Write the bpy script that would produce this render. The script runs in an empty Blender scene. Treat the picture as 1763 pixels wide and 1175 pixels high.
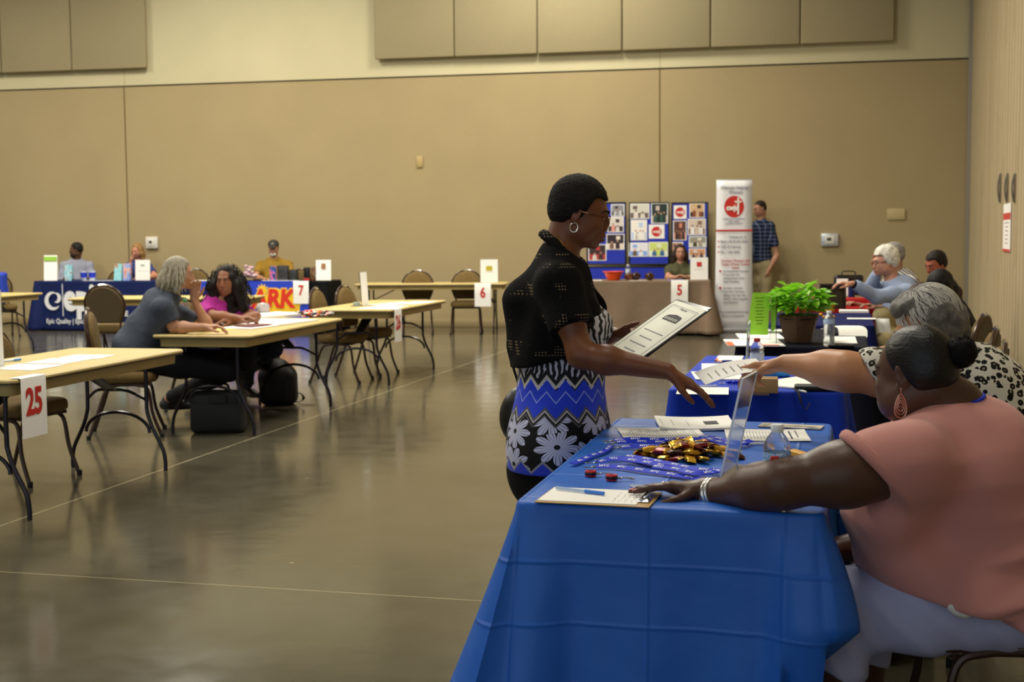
import bpy, math, random
import numpy as np
from mathutils import Vector, Matrix, Euler

# ---------------------------------------------------------------- camera
FPX = 2300.0; CAMH = 1.43; PITCH = math.atan(182.5/FPX); ROLL = math.radians(.45)
Fv = np.array([0, math.cos(PITCH), -math.sin(PITCH)]); Uv = np.array([0, math.sin(PITCH), math.cos(PITCH)]); Rv = np.array([1., 0, 0])
R2 = Rv*math.cos(ROLL)-Uv*math.sin(ROLL); U2 = Uv*math.cos(ROLL)+Rv*math.sin(ROLL)
def ray(px, py): return Fv+R2*(px-881.5)/FPX-U2*(py-587.5)/FPX
def G(px, py, z=0.):            # point at height z seen at a photo pixel
    r = ray(px, py); return np.array([0, 0, CAMH])+r*((z-CAMH)/r[2])
def Q(px, py, Y):               # point at depth Y seen at a photo pixel
    r = ray(px, py); return np.array([0, 0, CAMH])+r*(Y/r[1])
def PX(p):
    v = np.array(p, float)-[0, 0, CAMH]; d = v@Fv
    return (881.5+FPX*(v@R2)/d, 587.5-FPX*(v@U2)/d)

S = bpy.context.scene
COL = S.collection
cam = bpy.data.cameras.new('camera'); camo = bpy.data.objects.new('camera', cam); COL.objects.link(camo)
cam.sensor_width = 36; cam.lens = 36*FPX/1763; cam.clip_end = 200; cam.clip_start = .05
camo.matrix_world = Matrix(((R2[0], U2[0], -Fv[0], 0), (R2[1], U2[1], -Fv[1], 0), (R2[2], U2[2], -Fv[2], CAMH), (0, 0, 0, 1)))
cam.dof.use_dof = True; cam.dof.focus_distance = 4.5; cam.dof.aperture_fstop = 5.6
S.camera = camo

# ---------------------------------------------------------------- light
S.view_settings.view_transform = 'Standard'; S.view_settings.look = 'None'
S.view_settings.gamma = 1; S.view_settings.use_curve_mapping = False
S.view_settings.exposure = 0.0
W = bpy.data.worlds.new('world'); S.world = W; W.use_nodes = True
W.node_tree.nodes['Background'].inputs[0].default_value = (.80, .90, 1.0, 1)
W.node_tree.nodes['Background'].inputs[1].default_value = .9
CEIL = 7.0
LAMPS = [(x, y, p) for y, p in ((3.5, .28), (8.5, .85), (13.5, 1.2), (18.3, 1.1)) for x in (-9.5, -4.6, .4)]
LAMP_W = 245
for i, (x, y, p) in enumerate(LAMPS):
    l = bpy.data.lights.new('lamp_light', 'AREA'); l.shape = 'SQUARE'; l.size = 1.15; l.energy = LAMP_W*p
    l.color = (1.0, .94, .80); l.spread = math.radians(165)
    o = bpy.data.objects.new('lamp_light', l); o.location = (x, y, CEIL-.16); COL.objects.link(o)

# ---------------------------------------------------------------- helpers
def lin(c):
    if isinstance(c, str): c = tuple(int(c[i:i+2], 16)/255 for i in (0, 2, 4))
    return tuple(x/12.92 if x <= .04045 else ((x+.055)/1.055)**2.4 for x in c)
_M = {}
def mat(name, c, rough=.7, metal=0., spec=.5, var=0., vs=8., bump=0., bs=60., trans=0., ior=1.45, alpha=1., sheen=0., coat=0., sub=0., emit=0., bdist=.01):
    if name in _M: return _M[name]
    m = bpy.data.materials.new(name); m.use_nodes = True; nt = m.node_tree; b = nt.nodes['Principled BSDF']
    c = lin(c); b.inputs['Base Color'].default_value = (*c, 1); b.inputs['Roughness'].default_value = rough
    b.inputs['Metallic'].default_value = metal; b.inputs['Specular IOR Level'].default_value = spec
    b.inputs['Transmission Weight'].default_value = trans; b.inputs['IOR'].default_value = ior; b.inputs['Alpha'].default_value = alpha
    b.inputs['Sheen Weight'].default_value = sheen; b.inputs['Coat Weight'].default_value = coat
    if sub: b.inputs['Subsurface Weight'].default_value = sub; b.inputs['Subsurface Radius'].default_value = (.02, .008, .005)
    if var or bump: tc = nt.nodes.new('ShaderNodeTexCoord')
    if var:
        n = nt.nodes.new('ShaderNodeTexNoise'); n.inputs['Scale'].default_value = vs; n.inputs['Detail'].default_value = 4
        nt.links.new(tc.outputs['Object'], n.inputs['Vector'])
        x = nt.nodes.new('ShaderNodeMix'); x.data_type = 'RGBA'; r = nt.nodes.new('ShaderNodeMapRange')
        r.inputs[1].default_value = .3; r.inputs[2].default_value = .7
        nt.links.new(n.outputs['Fac'], r.inputs[0]); nt.links.new(r.outputs[0], x.inputs[0])
        x.inputs[6].default_value = (*[v*(1-var) for v in c], 1); x.inputs[7].default_value = (*[min(1, v*(1+var)) for v in c], 1)
        nt.links.new(x.outputs[2], b.inputs['Base Color'])
    if bump:
        n = nt.nodes.new('ShaderNodeTexNoise'); n.inputs['Scale'].default_value = bs; n.inputs['Detail'].default_value = 3
        nt.links.new(tc.outputs['Object'], n.inputs['Vector'])
        u = nt.nodes.new('ShaderNodeBump'); u.inputs['Strength'].default_value = bump; u.inputs['Distance'].default_value = bdist
        nt.links.new(n.outputs['Fac'], u.inputs['Height']); nt.links.new(u.outputs[0], b.inputs['Normal'])
    _M[name] = m; return m
class NT:                       # small wrapper for writing node graphs
    def __init__(s, m): s.t = m.node_tree; s.b = s.t.nodes['Principled BSDF']
    def n(s, typ, **k):
        o = s.t.nodes.new('ShaderNode'+typ)
        for a, v in k.items(): setattr(o, a, v)
        return o
    def l(s, a, b): s.t.links.new(a, b)
    def math(s, op, a, b=None, c=None):
        o = s.n('Math', operation=op)
        for i, v in enumerate((a, b, c)):
            if v is None: continue
            if hasattr(v, 'links') or hasattr(v, 'is_output'): s.l(v, o.inputs[i])
            else: o.inputs[i].default_value = v
        return o.outputs[0]
    def mix(s, f, a, b):
        o = s.n('Mix', data_type='RGBA')
        for i, v in ((0, f), (6, a), (7, b)):
            if hasattr(v, 'is_output'): s.l(v, o.inputs[i])
            elif i == 0: o.inputs[0].default_value = v
            else: o.inputs[i].default_value = (*lin(v), 1)
        return o.outputs[2]
    def obj(s): return s.n('TexCoord').outputs['Object']
    def xyz(s, v):
        o = s.n('SeparateXYZ'); s.l(v, o.inputs[0]); return o.outputs
def link_mesh(name, V, F, mats, parent=None, smooth=False, mi=None, loc=None, rot=None):
    me = bpy.data.meshes.new(name)
    V = np.asarray(V, np.float32).reshape(-1, 3)
    if isinstance(F, np.ndarray) and F.ndim == 2:
        n = F.shape[1]; me.vertices.add(len(V)); me.vertices.foreach_set('co', V.ravel())
        me.loops.add(F.size); me.loops.foreach_set('vertex_index', F.astype(np.int32).ravel())
        me.polygons.add(len(F)); me.polygons.foreach_set('loop_start', np.arange(0, F.size, n, dtype=np.int32))
        me.polygons.foreach_set('loop_total', np.full(len(F), n, np.int32)); me.update(calc_edges=True)
    else: me.from_pydata([tuple(map(float, v)) for v in V], [], [tuple(int(i) for i in f) for f in F])
    for m in (mats if isinstance(mats, (list, tuple)) else [mats]): me.materials.append(m)
    if mi is not None: me.polygons.foreach_set('material_index', np.asarray(mi, np.int32))
    if smooth is True: me.polygons.foreach_set('use_smooth', np.ones(len(me.polygons), bool))
    elif smooth: me.polygons.foreach_set('use_smooth', np.ones(len(me.polygons), bool)); me.set_sharp_from_angle(angle=math.radians(smooth))
    me.validate(); me.update()
    o = bpy.data.objects.new(name, me); COL.objects.link(o)
    if parent is not None: o.parent = parent
    if loc is not None: o.location = loc
    if rot is not None: o.rotation_euler = (0, 0, rot) if np.isscalar(rot) else rot
    return o
def tag(o, label=None, cat=None, group=None, kind=None):
    for k, v in (('label', label), ('category', cat), ('group', group), ('kind', kind)):
        if v: o[k] = v
    return o
def thing(name, label, cat, loc=(0, 0, 0), rz=0, group=None):
    o = bpy.data.objects.new(name, None); o.empty_display_size = .1; COL.objects.link(o)
    o.location = tuple(float(x) for x in loc); o.rotation_euler = (0, 0, rz)
    return tag(o, label, cat, group)
def dup(root, loc=None, rz=None, label=None, group=None):
    def cp(o, par):
        c = o.copy(); COL.objects.link(c)
        if par is not None: c.parent = par
        for ch in list(o.children): cp(ch, c)
        return c
    r = cp(root, None)
    if loc is not None: r.location = tuple(float(x) for x in loc)
    if rz is not None: r.rotation_euler = (0, 0, rz)
    if label: r['label'] = label
    if group: r['group'] = group
    return r
def rotz(a): c, s = math.cos(a), math.sin(a); return np.array([[c, -s, 0], [s, c, 0], [0, 0, 1.]])
def rotx(a): c, s = math.cos(a), math.sin(a); return np.array([[1., 0, 0], [0, c, -s], [0, s, c]])
def roty(a): c, s = math.cos(a), math.sin(a); return np.array([[c, 0, s], [0, 1., 0], [-s, 0, c]])
def unit(v): v = np.asarray(v, float); return v/(np.linalg.norm(v)+1e-12)
class MB:
    def __init__(s): s.V = []; s.F = []; s.M = []; s.mi = 0
    def add(s, V, F, R=None, t=None):
        V = np.asarray(V, float).reshape(-1, 3)
        if R is not None: V = V@np.asarray(R).T
        if t is not None: V = V+np.asarray(t, float)
        b = len(s.V); s.V.extend(V.tolist()); s.F.extend([tuple(int(b+i) for i in f) for f in F]); s.M.extend([s.mi]*len(F)); return s
    def box(s, c, d, R=None, bev=0., taper=1.):
        x, y, z = [v/2 for v in d]; b = min(bev, x*.98, y*.98, z*.98)
        if b <= 0:
            V = [(i*x*(taper if k < 0 else 1), j*y*(taper if k < 0 else 1), k*z) for k in (-1, 1) for j in (-1, 1) for i in (-1, 1)]
            F = [(0, 2, 3, 1), (4, 5, 7, 6), (0, 1, 5, 4), (2, 6, 7, 3), (0, 4, 6, 2), (1, 3, 7, 5)]
            return s.add(V, F, R, c)
        rings = []; n = 4
        def ring(hx, hy, r, zz):
            P = []
            for q, (sx, sy) in enumerate(((1, 1), (-1, 1), (-1, -1), (1, -1))):
                for k in range(n+1):
                    a = math.pi/2*(q+k/n); P.append((sx*(hx-r)+r*math.cos(a), sy*(hy-r)+r*math.sin(a), zz))
            return P
        for zz, ins in ((-z, b), (-z+b*.3, b*.3), (-z+b, 0), (z-b, 0), (z-b*.3, b*.3), (z, b)):
            rings.append(ring(x-ins, y-ins, max(b-ins*.9, b*.12), zz))
        return s.loft(rings, R=R, t=c)
    def loft(s, rings, R=None, t=None, caps=True, close=True):
        n = len(rings[0]); V = [p for r in rings for p in r]; F = []
        for i in range(len(rings)-1):
            for j in range(n if close else n-1):
                a = i*n+j; b = i*n+(j+1) % n; F.append((a, b, b+n, a+n))
        if caps: F.append(tuple(range(n-1, -1, -1))); F.append(tuple((len(rings)-1)*n+j for j in range(n)))
        return s.add(V, F, R, t)
    def tube(s, P, r, n=8, caps=True, closed=False, R=None, t=None, flat=1.):
        P = [np.asarray(p, float) for p in P]; m = len(P); rs = r if hasattr(r, '__len__') else [r]*m; rings = []
        up = None
        for i in range(m):
            d = unit(P[(i+1) % m]-P[i-1]) if closed else unit(P[min(i+1, m-1)]-P[max(i-1, 0)])
            if up is None:
                up = np.array([0, 0, 1.]) if abs(d[2]) < .9 else np.array([1., 0, 0])
            up = unit(up-d*(up@d)); sd = np.cross(d, up)
            rings.append([P[i]+rs[i]*(math.cos(2*math.pi*k/n)*sd+flat*math.sin(2*math.pi*k/n)*up) for k in range(n)])
        if closed: rings.append(rings[0]); caps = False
        return s.loft(rings, caps=caps, R=R, t=t)
    def lathe(s, prof, n=20, R=None, t=None, caps=True):
        rings = [[(r*math.cos(2*math.pi*k/n), r*math.sin(2*math.pi*k/n), z) for k in range(n)] for r, z in prof]
        return s.loft(rings, R=R, t=t, caps=caps)
    def ell(s, c, r, R=None, n=14, m=9):
        prof = [(max(1e-4, math.sin(math.pi*i/m)), -math.cos(math.pi*i/m)) for i in range(m+1)]
        rings = [[(r[0]*a*math.cos(2*math.pi*k/n), r[1]*a*math.sin(2*math.pi*k/n), r[2]*z) for k in range(n)] for a, z in prof]
        return s.loft(rings, R=R, t=c)
    def prism(s, poly, th, R=None, t=None):   # polygon in xy, thickness in z
        n = len(poly); V = [(x, y, 0) for x, y in poly]+[(x, y, th) for x, y in poly]
        F = [tuple(range(n-1, -1, -1)), tuple(range(n, 2*n))]+[(i, (i+1) % n, n+(i+1) % n, n+i) for i in range(n)]
        return s.add(V, F, R, t)
    def grid(s, fn, nu, nv, th=0.):           # fn(u,v)->xyz, optional thickness downward
        V = [fn(i/nu, j/nv) for j in range(nv+1) for i in range(nu+1)]; a = nu+1
        F = [(j*a+i, j*a+i+1, (j+1)*a+i+1, (j+1)*a+i) for j in range(nv) for i in range(nu)]
        if th:
            N = len(V); V = V+[(x, y, z-th) for x, y, z in V]; F = F+[tuple(N+k for k in f[::-1]) for f in F]
            ed = [j for j in range(nu+1)]+[j*a+nu for j in range(1, nv+1)]+[nv*a+i for i in range(nu-1, -1, -1)]+[j*a for j in range(nv-1, 0, -1)]
            F += [(ed[k], N+ed[k], N+ed[(k+1) % len(ed)], ed[(k+1) % len(ed)]) for k in range(len(ed))]
        return s.add(V, F)
    def build(s, name, mats, parent=None, smooth=40, loc=None, rot=None):
        return link_mesh(name, s.V, s.F, mats, parent, smooth, s.M, loc, rot)
_TX = {}
def text_geo(body, size, shear=0., bold=0., ext=.0006, align='CENTER', sx=1., base=False):
    k = (body, size, shear, bold, ext, align, sx, base)
    if k not in _TX:
        c = bpy.data.curves.new('t', 'FONT'); c.body = body; c.size = size; c.shear = shear; c.offset = bold; c.extrude = ext
        c.align_x = align; c.align_y = 'TOP_BASELINE' if base else 'CENTER'; c.resolution_u = 3
        o = bpy.data.objects.new('t', c); me = bpy.data.meshes.new_from_object(o)
        V = np.array([v.co[:] for v in me.vertices]).reshape(-1, 3); F = [tuple(p.vertices) for p in me.polygons]
        if len(V): V = V*[sx, 1, 1]
        bpy.data.objects.remove(o); bpy.data.curves.remove(c); bpy.data.meshes.remove(me); _TX[k] = (V, F)
    return _TX[k]
def spline(P, n=8):
    P = [np.asarray(p, float) for p in P]; out = []
    Q_ = [2*P[0]-P[1]]+P+[2*P[-1]-P[-2]]
    for i in range(1, len(Q_)-2):
        for k in range(n):
            t = k/n; a, b, c, d = Q_[i-1:i+3]
            out.append(.5*((2*b)+(c-a)*t+(2*a-5*b+4*c-d)*t*t+(-a+3*b-3*c+d)*t**3))
    out.append(P[-1]); return out
VUP = np.array([[1, 0, 0], [0, 0, -1], [0, 1, 0]], float)   # xy plane -> xz plane (faces -y)
# ---------------------------------------------------------------- smooth-union solids meshed as one continuous surface
class Body:
    def __init__(s): s.p = []; s.disp = None
    def cone(s, a, b, ra, rb=None, k=.02, op=0):
        a = np.asarray(a, float); b = np.asarray(b, float); rb = ra if rb is None else rb
        ba = b-a; L2 = float(ba@ba)+1e-12
        def f(P):
            h = np.clip(((P-a)@ba)/L2, 0, 1); q = P-a-h[:, None]*ba
            return np.sqrt((q*q).sum(1))-(ra+(rb-ra)*h)
        r = max(ra, rb); s.p.append((f, np.minimum(a, b)-r, np.maximum(a, b)+r, k, op)); return s
    def chain(s, pts, rs, k=.02, op=0):
        for i in range(len(pts)-1): s.cone(pts[i], pts[i+1], rs[i], rs[i+1], k, op)
        return s
    def ell(s, c, r, R=None, k=.03, op=0):
        c = np.asarray(c, float); r = np.asarray(r, float) if hasattr(r, '__len__') else np.array([r]*3, float); R = np.eye(3) if R is None else np.asarray(R)
        def f(P):
            q = (P-c)@R; k0 = np.sqrt(((q/r)**2).sum(1)); k1 = np.sqrt(((q/(r*r))**2).sum(1))+1e-9
            return k0*(k0-1)/k1
        m = max(r); s.p.append((f, c-m, c+m, k, op)); return s
    def box(s, c, h, R=None, rad=.01, k=.02, op=0):
        c = np.asarray(c, float); h = np.asarray(h, float)-rad; R = np.eye(3) if R is None else np.asarray(R)
        def f(P):
            q = np.abs((P-c)@R)-h
            return np.sqrt((np.maximum(q, 0)**2).sum(1))+np.minimum(q.max(1), 0)-rad
        m = np.linalg.norm(h+rad); s.p.append((f, c-m, c+m, k, op)); return s
    def sleeve(s, pts, rs, n=None, k=.03):      # limb covering that ends in a clean plane
        m = len(s.p); s.chain(pts, rs, k=k); e = np.asarray(pts[-1], float); n = unit(e-pts[-2]) if n is None else unit(n)
        fs = [q[0] for q in s.p[m:]]; lo = np.min([q[1] for q in s.p[m:]], 0); hi = np.max([q[2] for q in s.p[m:]], 0); del s.p[m:]
        s.p.append((lambda P: np.maximum(np.min([f(P) for f in fs], 0), (P-e)@n), lo, hi, k, 0)); return s
    def cut(s, p, n, k=.004):    # keep the side opposite to n
        p = np.asarray(p, float); n = unit(n)
        s.p.append((lambda P: (P-p)@n, None, None, k, 2)); return s
    def eval(s, P, idx=None):
        d = np.full(len(P), 10.)
        for i, (f, lo, hi, k, op) in enumerate(s.p):
            if idx is not None and i not in idx: continue
            e = f(P)
            if op == 0:
                h = np.maximum(k-np.abs(d-e), 0)/k; d = np.minimum(d, e)-h*h*k*.25
            else:
                if op == 1: e = -e
                h = np.maximum(k-np.abs(d-e), 0)/k; d = np.maximum(d, e)+h*h*k*.25
        return d
    def mesh(s, vox):
        los = np.min([p[1] for p in s.p if p[4] == 0], 0)-vox*3-.01; his = np.max([p[2] for p in s.p if p[4] == 0], 0)+vox*3+.01
        B = 12; nb = np.maximum(1, np.ceil((his-los)/(vox*B)).astype(int)); dims = nb*B+1
        F = np.full(dims, 1., np.float32)
        bi = np.stack(np.meshgrid(*[np.arange(n) for n in nb], indexing='ij'), -1).reshape(-1, 3)
        cen = los+(bi+.5)*B*vox; half = B*vox*.5*math.sqrt(3)
        each = np.stack([np.abs(f(cen)) if False else f(cen) for f, *_ in s.p], 1)
        dt = s.eval(cen)
        dm = .02 if s.disp else 0
        act = np.abs(dt) < half*1.35+.02+dm
        full = (~act) & (dt < 0)
        loc = np.stack(np.meshgrid(*[np.arange(B+1)]*3, indexing='ij'), -1).reshape(-1, 3)*vox
        for j in np.nonzero(full)[0]:
            a = bi[j]*B; F[a[0]:a[0]+B+1, a[1]:a[1]+B+1, a[2]:a[2]+B+1] = -1.
        for j in np.nonzero(act)[0]:
            idx = set()
            for i, pr in enumerate(s.p):
                e = each[j, i]; op = pr[4]; kk = pr[3]
                if op == 0 and e < half*1.4+.04+kk+max(dt[j], 0): idx.add(i)
                elif op == 1 and e < half*1.4+.04+kk: idx.add(i)
                elif op == 2: idx.add(i)
            a = bi[j]*B; P = los+a*vox+loc; d = s.eval(P, idx)
            if s.disp is not None: d = d+s.disp(P)
            F[a[0]:a[0]+B+1, a[1]:a[1]+B+1, a[2]:a[2]+B+1] = d.reshape((B+1,)*3)
        return surface_net(F, los, vox)
def surface_net(F, lo, vox):
    I = F < 0
    c = [(i, j, k) for i in (0, 1) for j in (0, 1) for k in (0, 1)]
    sh = tuple(n-1 for n in F.shape)
    cnt = np.zeros(sh, np.int8)
    for i, j, k in c: cnt += I[i:i+sh[0], j:j+sh[1], k:k+sh[2]]
    cells = np.argwhere((cnt > 0) & (cnt < 8))
    vals = np.stack([F[cells[:, 0]+i, cells[:, 1]+j, cells[:, 2]+k] for i, j, k in c], 1)
    ed = [(a, b) for a in range(8) for b in range(a+1, 8) if sum(abs(x-y) for x, y in zip(c[a], c[b])) == 1]
    acc = np.zeros((len(cells), 3)); num = np.zeros(len(cells))
    ca = np.array(c, float)
    for a, b in ed:
        va, vb = vals[:, a], vals[:, b]; m = (va < 0) != (vb < 0)
        t = np.where(m, va/(va-vb+1e-20), 0); p = ca[a]+(ca[b]-ca[a])*t[:, None]
        acc[m] += p[m]; num[m] += 1
    V = lo+(cells+acc/num[:, None])*vox
    idx = np.full(sh, -1, np.int64); idx[cells[:, 0], cells[:, 1], cells[:, 2]] = np.arange(len(cells))
    Fs = []
    for ax in range(3):
        u, v = [(1, 2), (2, 0), (0, 1)][ax]
        sl0 = [slice(None)]*3; sl1 = [slice(None)]*3; sl0[ax] = slice(0, -1); sl1[ax] = slice(1, None)
        a = I[tuple(sl0)]; b = I[tuple(sl1)]
        e = np.argwhere(a != b)
        e = e[(e[:, u] > 0) & (e[:, v] > 0) & (e[:, u] < F.shape[u]-1) & (e[:, v] < F.shape[v]-1)]
        if not len(e): continue
        def at(du, dv):
            q = e.copy(); q[:, u] -= du; q[:, v] -= dv; return idx[q[:, 0], q[:, 1], q[:, 2]]
        q = np.stack([at(1, 1), at(0, 1), at(0, 0), at(1, 0)], 1)
        ins = a[e[:, 0], e[:, 1], e[:, 2]]
        q[~ins] = q[~ins][:, ::-1]; Fs.append(q)
    Q4 = np.concatenate(Fs) if Fs else np.zeros((0, 4), int)
    return V, Q4[(Q4 >= 0).all(1)]
def smooth_mesh(V, F, n=2, lam=.5):
    e = np.concatenate([F[:, [0, 1]], F[:, [1, 2]], F[:, [2, 3]], F[:, [3, 0]]])
    cnt = np.bincount(e.ravel(), minlength=len(V)).astype(float)
    for _ in range(n):
        s_ = np.zeros_like(V)
        for ax in range(3):
            s_[:, ax] = np.bincount(e[:, 0], V[e[:, 1], ax], len(V))+np.bincount(e[:, 1], V[e[:, 0], ax], len(V))
        V = V+lam*(s_/np.maximum(cnt, 1)[:, None]-V)
    return V
def sdf_obj(name, b, vox, m, parent, sm=1):
    V, F = b.mesh(vox)
    if sm: V = smooth_mesh(V, F, sm)
    pl = np.array(parent.location) if parent is not None else np.zeros(3)
    rz = parent.rotation_euler[2] if parent is not None else 0.
    V = (V-pl)@rotz(rz)
    return link_mesh(name, V, F, m, parent, True)
def wob(P, f, seed=0):           # smooth pseudo-noise in about [-1, 1]
    x, y, z = (P*f).T; s_ = seed*1.7
    return (np.sin(x+1.3*np.sin(y*1.1+s_)+s_)+np.sin(y*1.2+1.4*np.sin(z*.9+s_*2)+2+s_)+np.sin(z*1.1+1.2*np.sin(x*1.3-s_)+4))/3
def frame(fwd, up):              # columns: right, forward, up
    f = unit(fwd); u = np.asarray(up, float); u = unit(u-f*(u@f)); return np.stack([np.cross(f, u), f, u], 1)
# ---------------------------------------------------------------- room
AL = math.radians(14.0)                       # the tables run along this direction
ALONG = np.array([math.sin(AL), math.cos(AL), 0]); ACR = np.array([math.cos(AL), -math.sin(AL), 0])
WC, WM = 20.7, .21
WANG = -math.atan(WM)
def wall_pt(px, py, off=0.):                  # photo pixel -> (along wall, height) in the wall's own frame
    r = ray(px, py); c = WC-off*math.sqrt(1+WM*WM); t = c/(r[1]+WM*r[0]); p = np.array([0, 0, CAMH])+r*t
    return p[0]/math.cos(WANG), p[2]
ZT = 3.88
def struct(name, mb, m, **k):
    o = mb.build(name, m, **k); o['kind'] = 'structure'; return o
def fabric(name, c, seams=(), seam_w=.012, seam_c=None, scale=1.):
    if name in _M: return _M[name]
    m = mat(name, c, .92, spec=.15); g = NT(m); P = g.obj(); x, y, z = g.xyz(P)
    n = g.n('TexNoise'); n.inputs['Scale'].default_value = 1.1*scale; n.inputs['Detail'].default_value = 5; g.l(P, n.inputs['Vector'])
    n2 = g.n('TexNoise'); n2.inputs['Scale'].default_value = 90*scale; n2.inputs['Detail'].default_value = 2; g.l(P, n2.inputs['Vector'])
    base = lin(c); cr = g.n('Mix', data_type='RGBA'); g.l(n.outputs['Fac'], cr.inputs[0])
    cr.inputs[6].default_value = (*[v*.90 for v in base], 1); cr.inputs[7].default_value = (*[v*1.08 for v in base], 1)
    o = cr.outputs[2]
    k2 = g.n('Mix', data_type='RGBA', blend_type='MULTIPLY'); k2.inputs[0].default_value = .35; g.l(o, k2.inputs[6]); g.l(n2.outputs['Color'], k2.inputs[7])
    o = k2.outputs[2]
    for s_ in seams:
        d = g.math('LESS_THAN', g.math('ABSOLUTE', g.math('SUBTRACT', x, s_)), seam_w)
        mx = g.n('Mix', data_type='RGBA'); g.l(d, mx.inputs[0]); g.l(o, mx.inputs[6]); mx.inputs[7].default_value = (*lin(seam_c or '6a5a3c'), 1); o = mx.outputs[2]
    g.l(o, g.b.inputs['Base Color'])
    bp = g.n('Bump'); bp.inputs['Strength'].default_value = .15; bp.inputs['Distance'].default_value = .004; g.l(n2.outputs['Fac'], bp.inputs['Height']); g.l(bp.outputs[0], g.b.inputs['Normal'])
    return m
xc = wall_pt(1668, 400)[0]                    # the corner with the folding partition
seams = [wall_pt(218, 300)[0], wall_pt(1136, 200)[0]]
seams.append(2*seams[0]-seams[1])
M_FAB = fabric('wall_fabric', 'b2a079', seams, .012)
M_CREAM = fabric('cream_paint', 'd4cba6', [seams[1], seams[0]], .008, 'a89c78')
mb = MB(); mb.box(((xc-16)/2, .10, ZT/2), (xc+16, .2, ZT)); mb.mi = 1
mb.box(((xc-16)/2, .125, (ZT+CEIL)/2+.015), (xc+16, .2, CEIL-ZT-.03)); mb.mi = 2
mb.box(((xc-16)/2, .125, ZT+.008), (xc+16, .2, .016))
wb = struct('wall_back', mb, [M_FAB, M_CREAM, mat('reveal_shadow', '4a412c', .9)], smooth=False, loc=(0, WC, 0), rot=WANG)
mb = MB(); mb.box(((xc-16)/2, -.012, .055), (xc+16, .024, .11), bev=.004)
struct('baseboard_back', mb, mat('base_tan', '8d7c58', .5), loc=(0, WC, 0), rot=WANG)
cw = math.cos(WANG); sw = math.sin(WANG)
CORNER = np.array([xc*cw, WC+xc*sw, 0.])
RDIR = unit(np.array([4.448, 11.671, 0])-CORNER)       # runs from the corner towards the camera
RANG = math.atan2(RDIR[1], RDIR[0])
# right: operable partition with vertical seams
m = fabric('partition_fabric', 'b5a482', (), scale=1.); g = NT(m)
x, y, z = g.xyz(g.obj())
src = g.b.inputs['Base Color'].links[0].from_socket
fr = g.math('FRACT', g.math('MULTIPLY', x, 1/.31)); wn = g.n('TexWhiteNoise', noise_dimensions='2D')
cb = g.n('CombineXYZ'); g.l(g.math('FLOOR', g.math('MULTIPLY', x, 1/.31)), cb.inputs[0]); g.l(g.math('FLOOR', g.math('MULTIPLY', z, 1/1.1)), cb.inputs[1]); g.l(cb.outputs[0], wn.inputs['Vector'])
f = g.math('MULTIPLY', g.math('LESS_THAN', g.math('ABSOLUTE', g.math('SUBTRACT', fr, .5)), .022), g.math('GREATER_THAN', wn.outputs['Value'], .25))
mx = g.n('Mix', data_type='RGBA'); g.l(f, mx.inputs[0]); g.l(src, mx.inputs[6]); mx.inputs[7].default_value = (*lin('e6dcc4'), 1)
fr2 = g.math('LESS_THAN', g.math('FRACT', g.math('MULTIPLY', x, 1/1.24)), .012); mx2 = g.n('Mix', data_type='RGBA'); g.l(fr2, mx2.inputs[0]); g.l(mx.outputs[2], mx2.inputs[6]); mx2.inputs[7].default_value = (*lin('6b5d44'), 1)
g.l(mx2.outputs[2], g.b.inputs['Base Color'])
mb = MB(); mb.box((11.1, .1, CEIL/2), (22.1, .2, CEIL))
struct('wall_right', mb, m, smooth=False, loc=tuple(CORNER+RDIR*.05), rot=RANG)
mb = MB(); mb.box((11.1, -.02, .05), (22.1, .04, .10), bev=.004)
struct('baseboard_right', mb, mat('base_dark', '2c2a28', .5), loc=tuple(CORNER+RDIR*.05), rot=RANG)
mb = MB(); mb.box((-.0, -.02, CEIL/2), (.055, .05, CEIL), bev=.004); mb.mi = 1; mb.box((.045, -.02, CEIL/2), (.03, .06, CEIL)); mb.mi = 0
mb.box((-.02, -.045, 1.43+.02), (.03, .02, .16), bev=.004)
struct('trim_1', mb, [mat('gap_black', '15130f', .6), mat('alu', '9a9384', .4, .6)], loc=tuple(CORNER), rot=RANG)
# floor: polished concrete with saw-cut joints
m = mat('polished_concrete', '6e6750', .17, spec=.5); g = NT(m); P = g.obj()
rot = g.n('Mapping'); rot.inputs['Rotation'].default_value = (0, 0, AL); g.l(P, rot.inputs['Vector']); x, y, z = g.xyz(rot.outputs[0])
def Rl(p): c, s = math.cos(AL), math.sin(AL); return p[0]*c-p[1]*s, p[0]*s+p[1]*c
jx = [Rl(G(480, 735))[0], Rl(G(860, 610))[0]]; jy = Rl(G(400, 1009))[1]
JX = sum(jx)/2
n1 = g.n('TexNoise'); n1.inputs['Scale'].default_value = .55; n1.inputs['Detail'].default_value = 6; n1.inputs['Roughness'].default_value = .6; g.l(P, n1.inputs['Vector'])
n2 = g.n('TexNoise'); n2.inputs['Scale'].default_value = 5; n2.inputs['Detail'].default_value = 6; g.l(P, n2.inputs['Vector'])
n3 = g.n('TexNoise'); n3.inputs['Scale'].default_value = 130; n3.inputs['Detail'].default_value = 2; g.l(P, n3.inputs['Vector'])
mix = g.mix(g.math('MULTIPLY_ADD', n1.outputs['Fac'], 1.8, -.4), '474337', '625d4c')
mm = g.n('Mix', data_type='RGBA', blend_type='OVERLAY'); mm.inputs[0].default_value = .3; g.l(mix, mm.inputs[6]); g.l(n2.outputs['Color'], mm.inputs[7])
bw = g.n('RGBToBW'); g.l(mm.outputs[2], bw.inputs[0]); m3 = g.n('Mix', data_type='RGBA', blend_type='MULTIPLY'); m3.inputs[0].default_value = .25; g.l(mix, m3.inputs[6]); g.l(n2.outputs['Fac'], m3.inputs[7])
o = m3.outputs[2]
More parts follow.
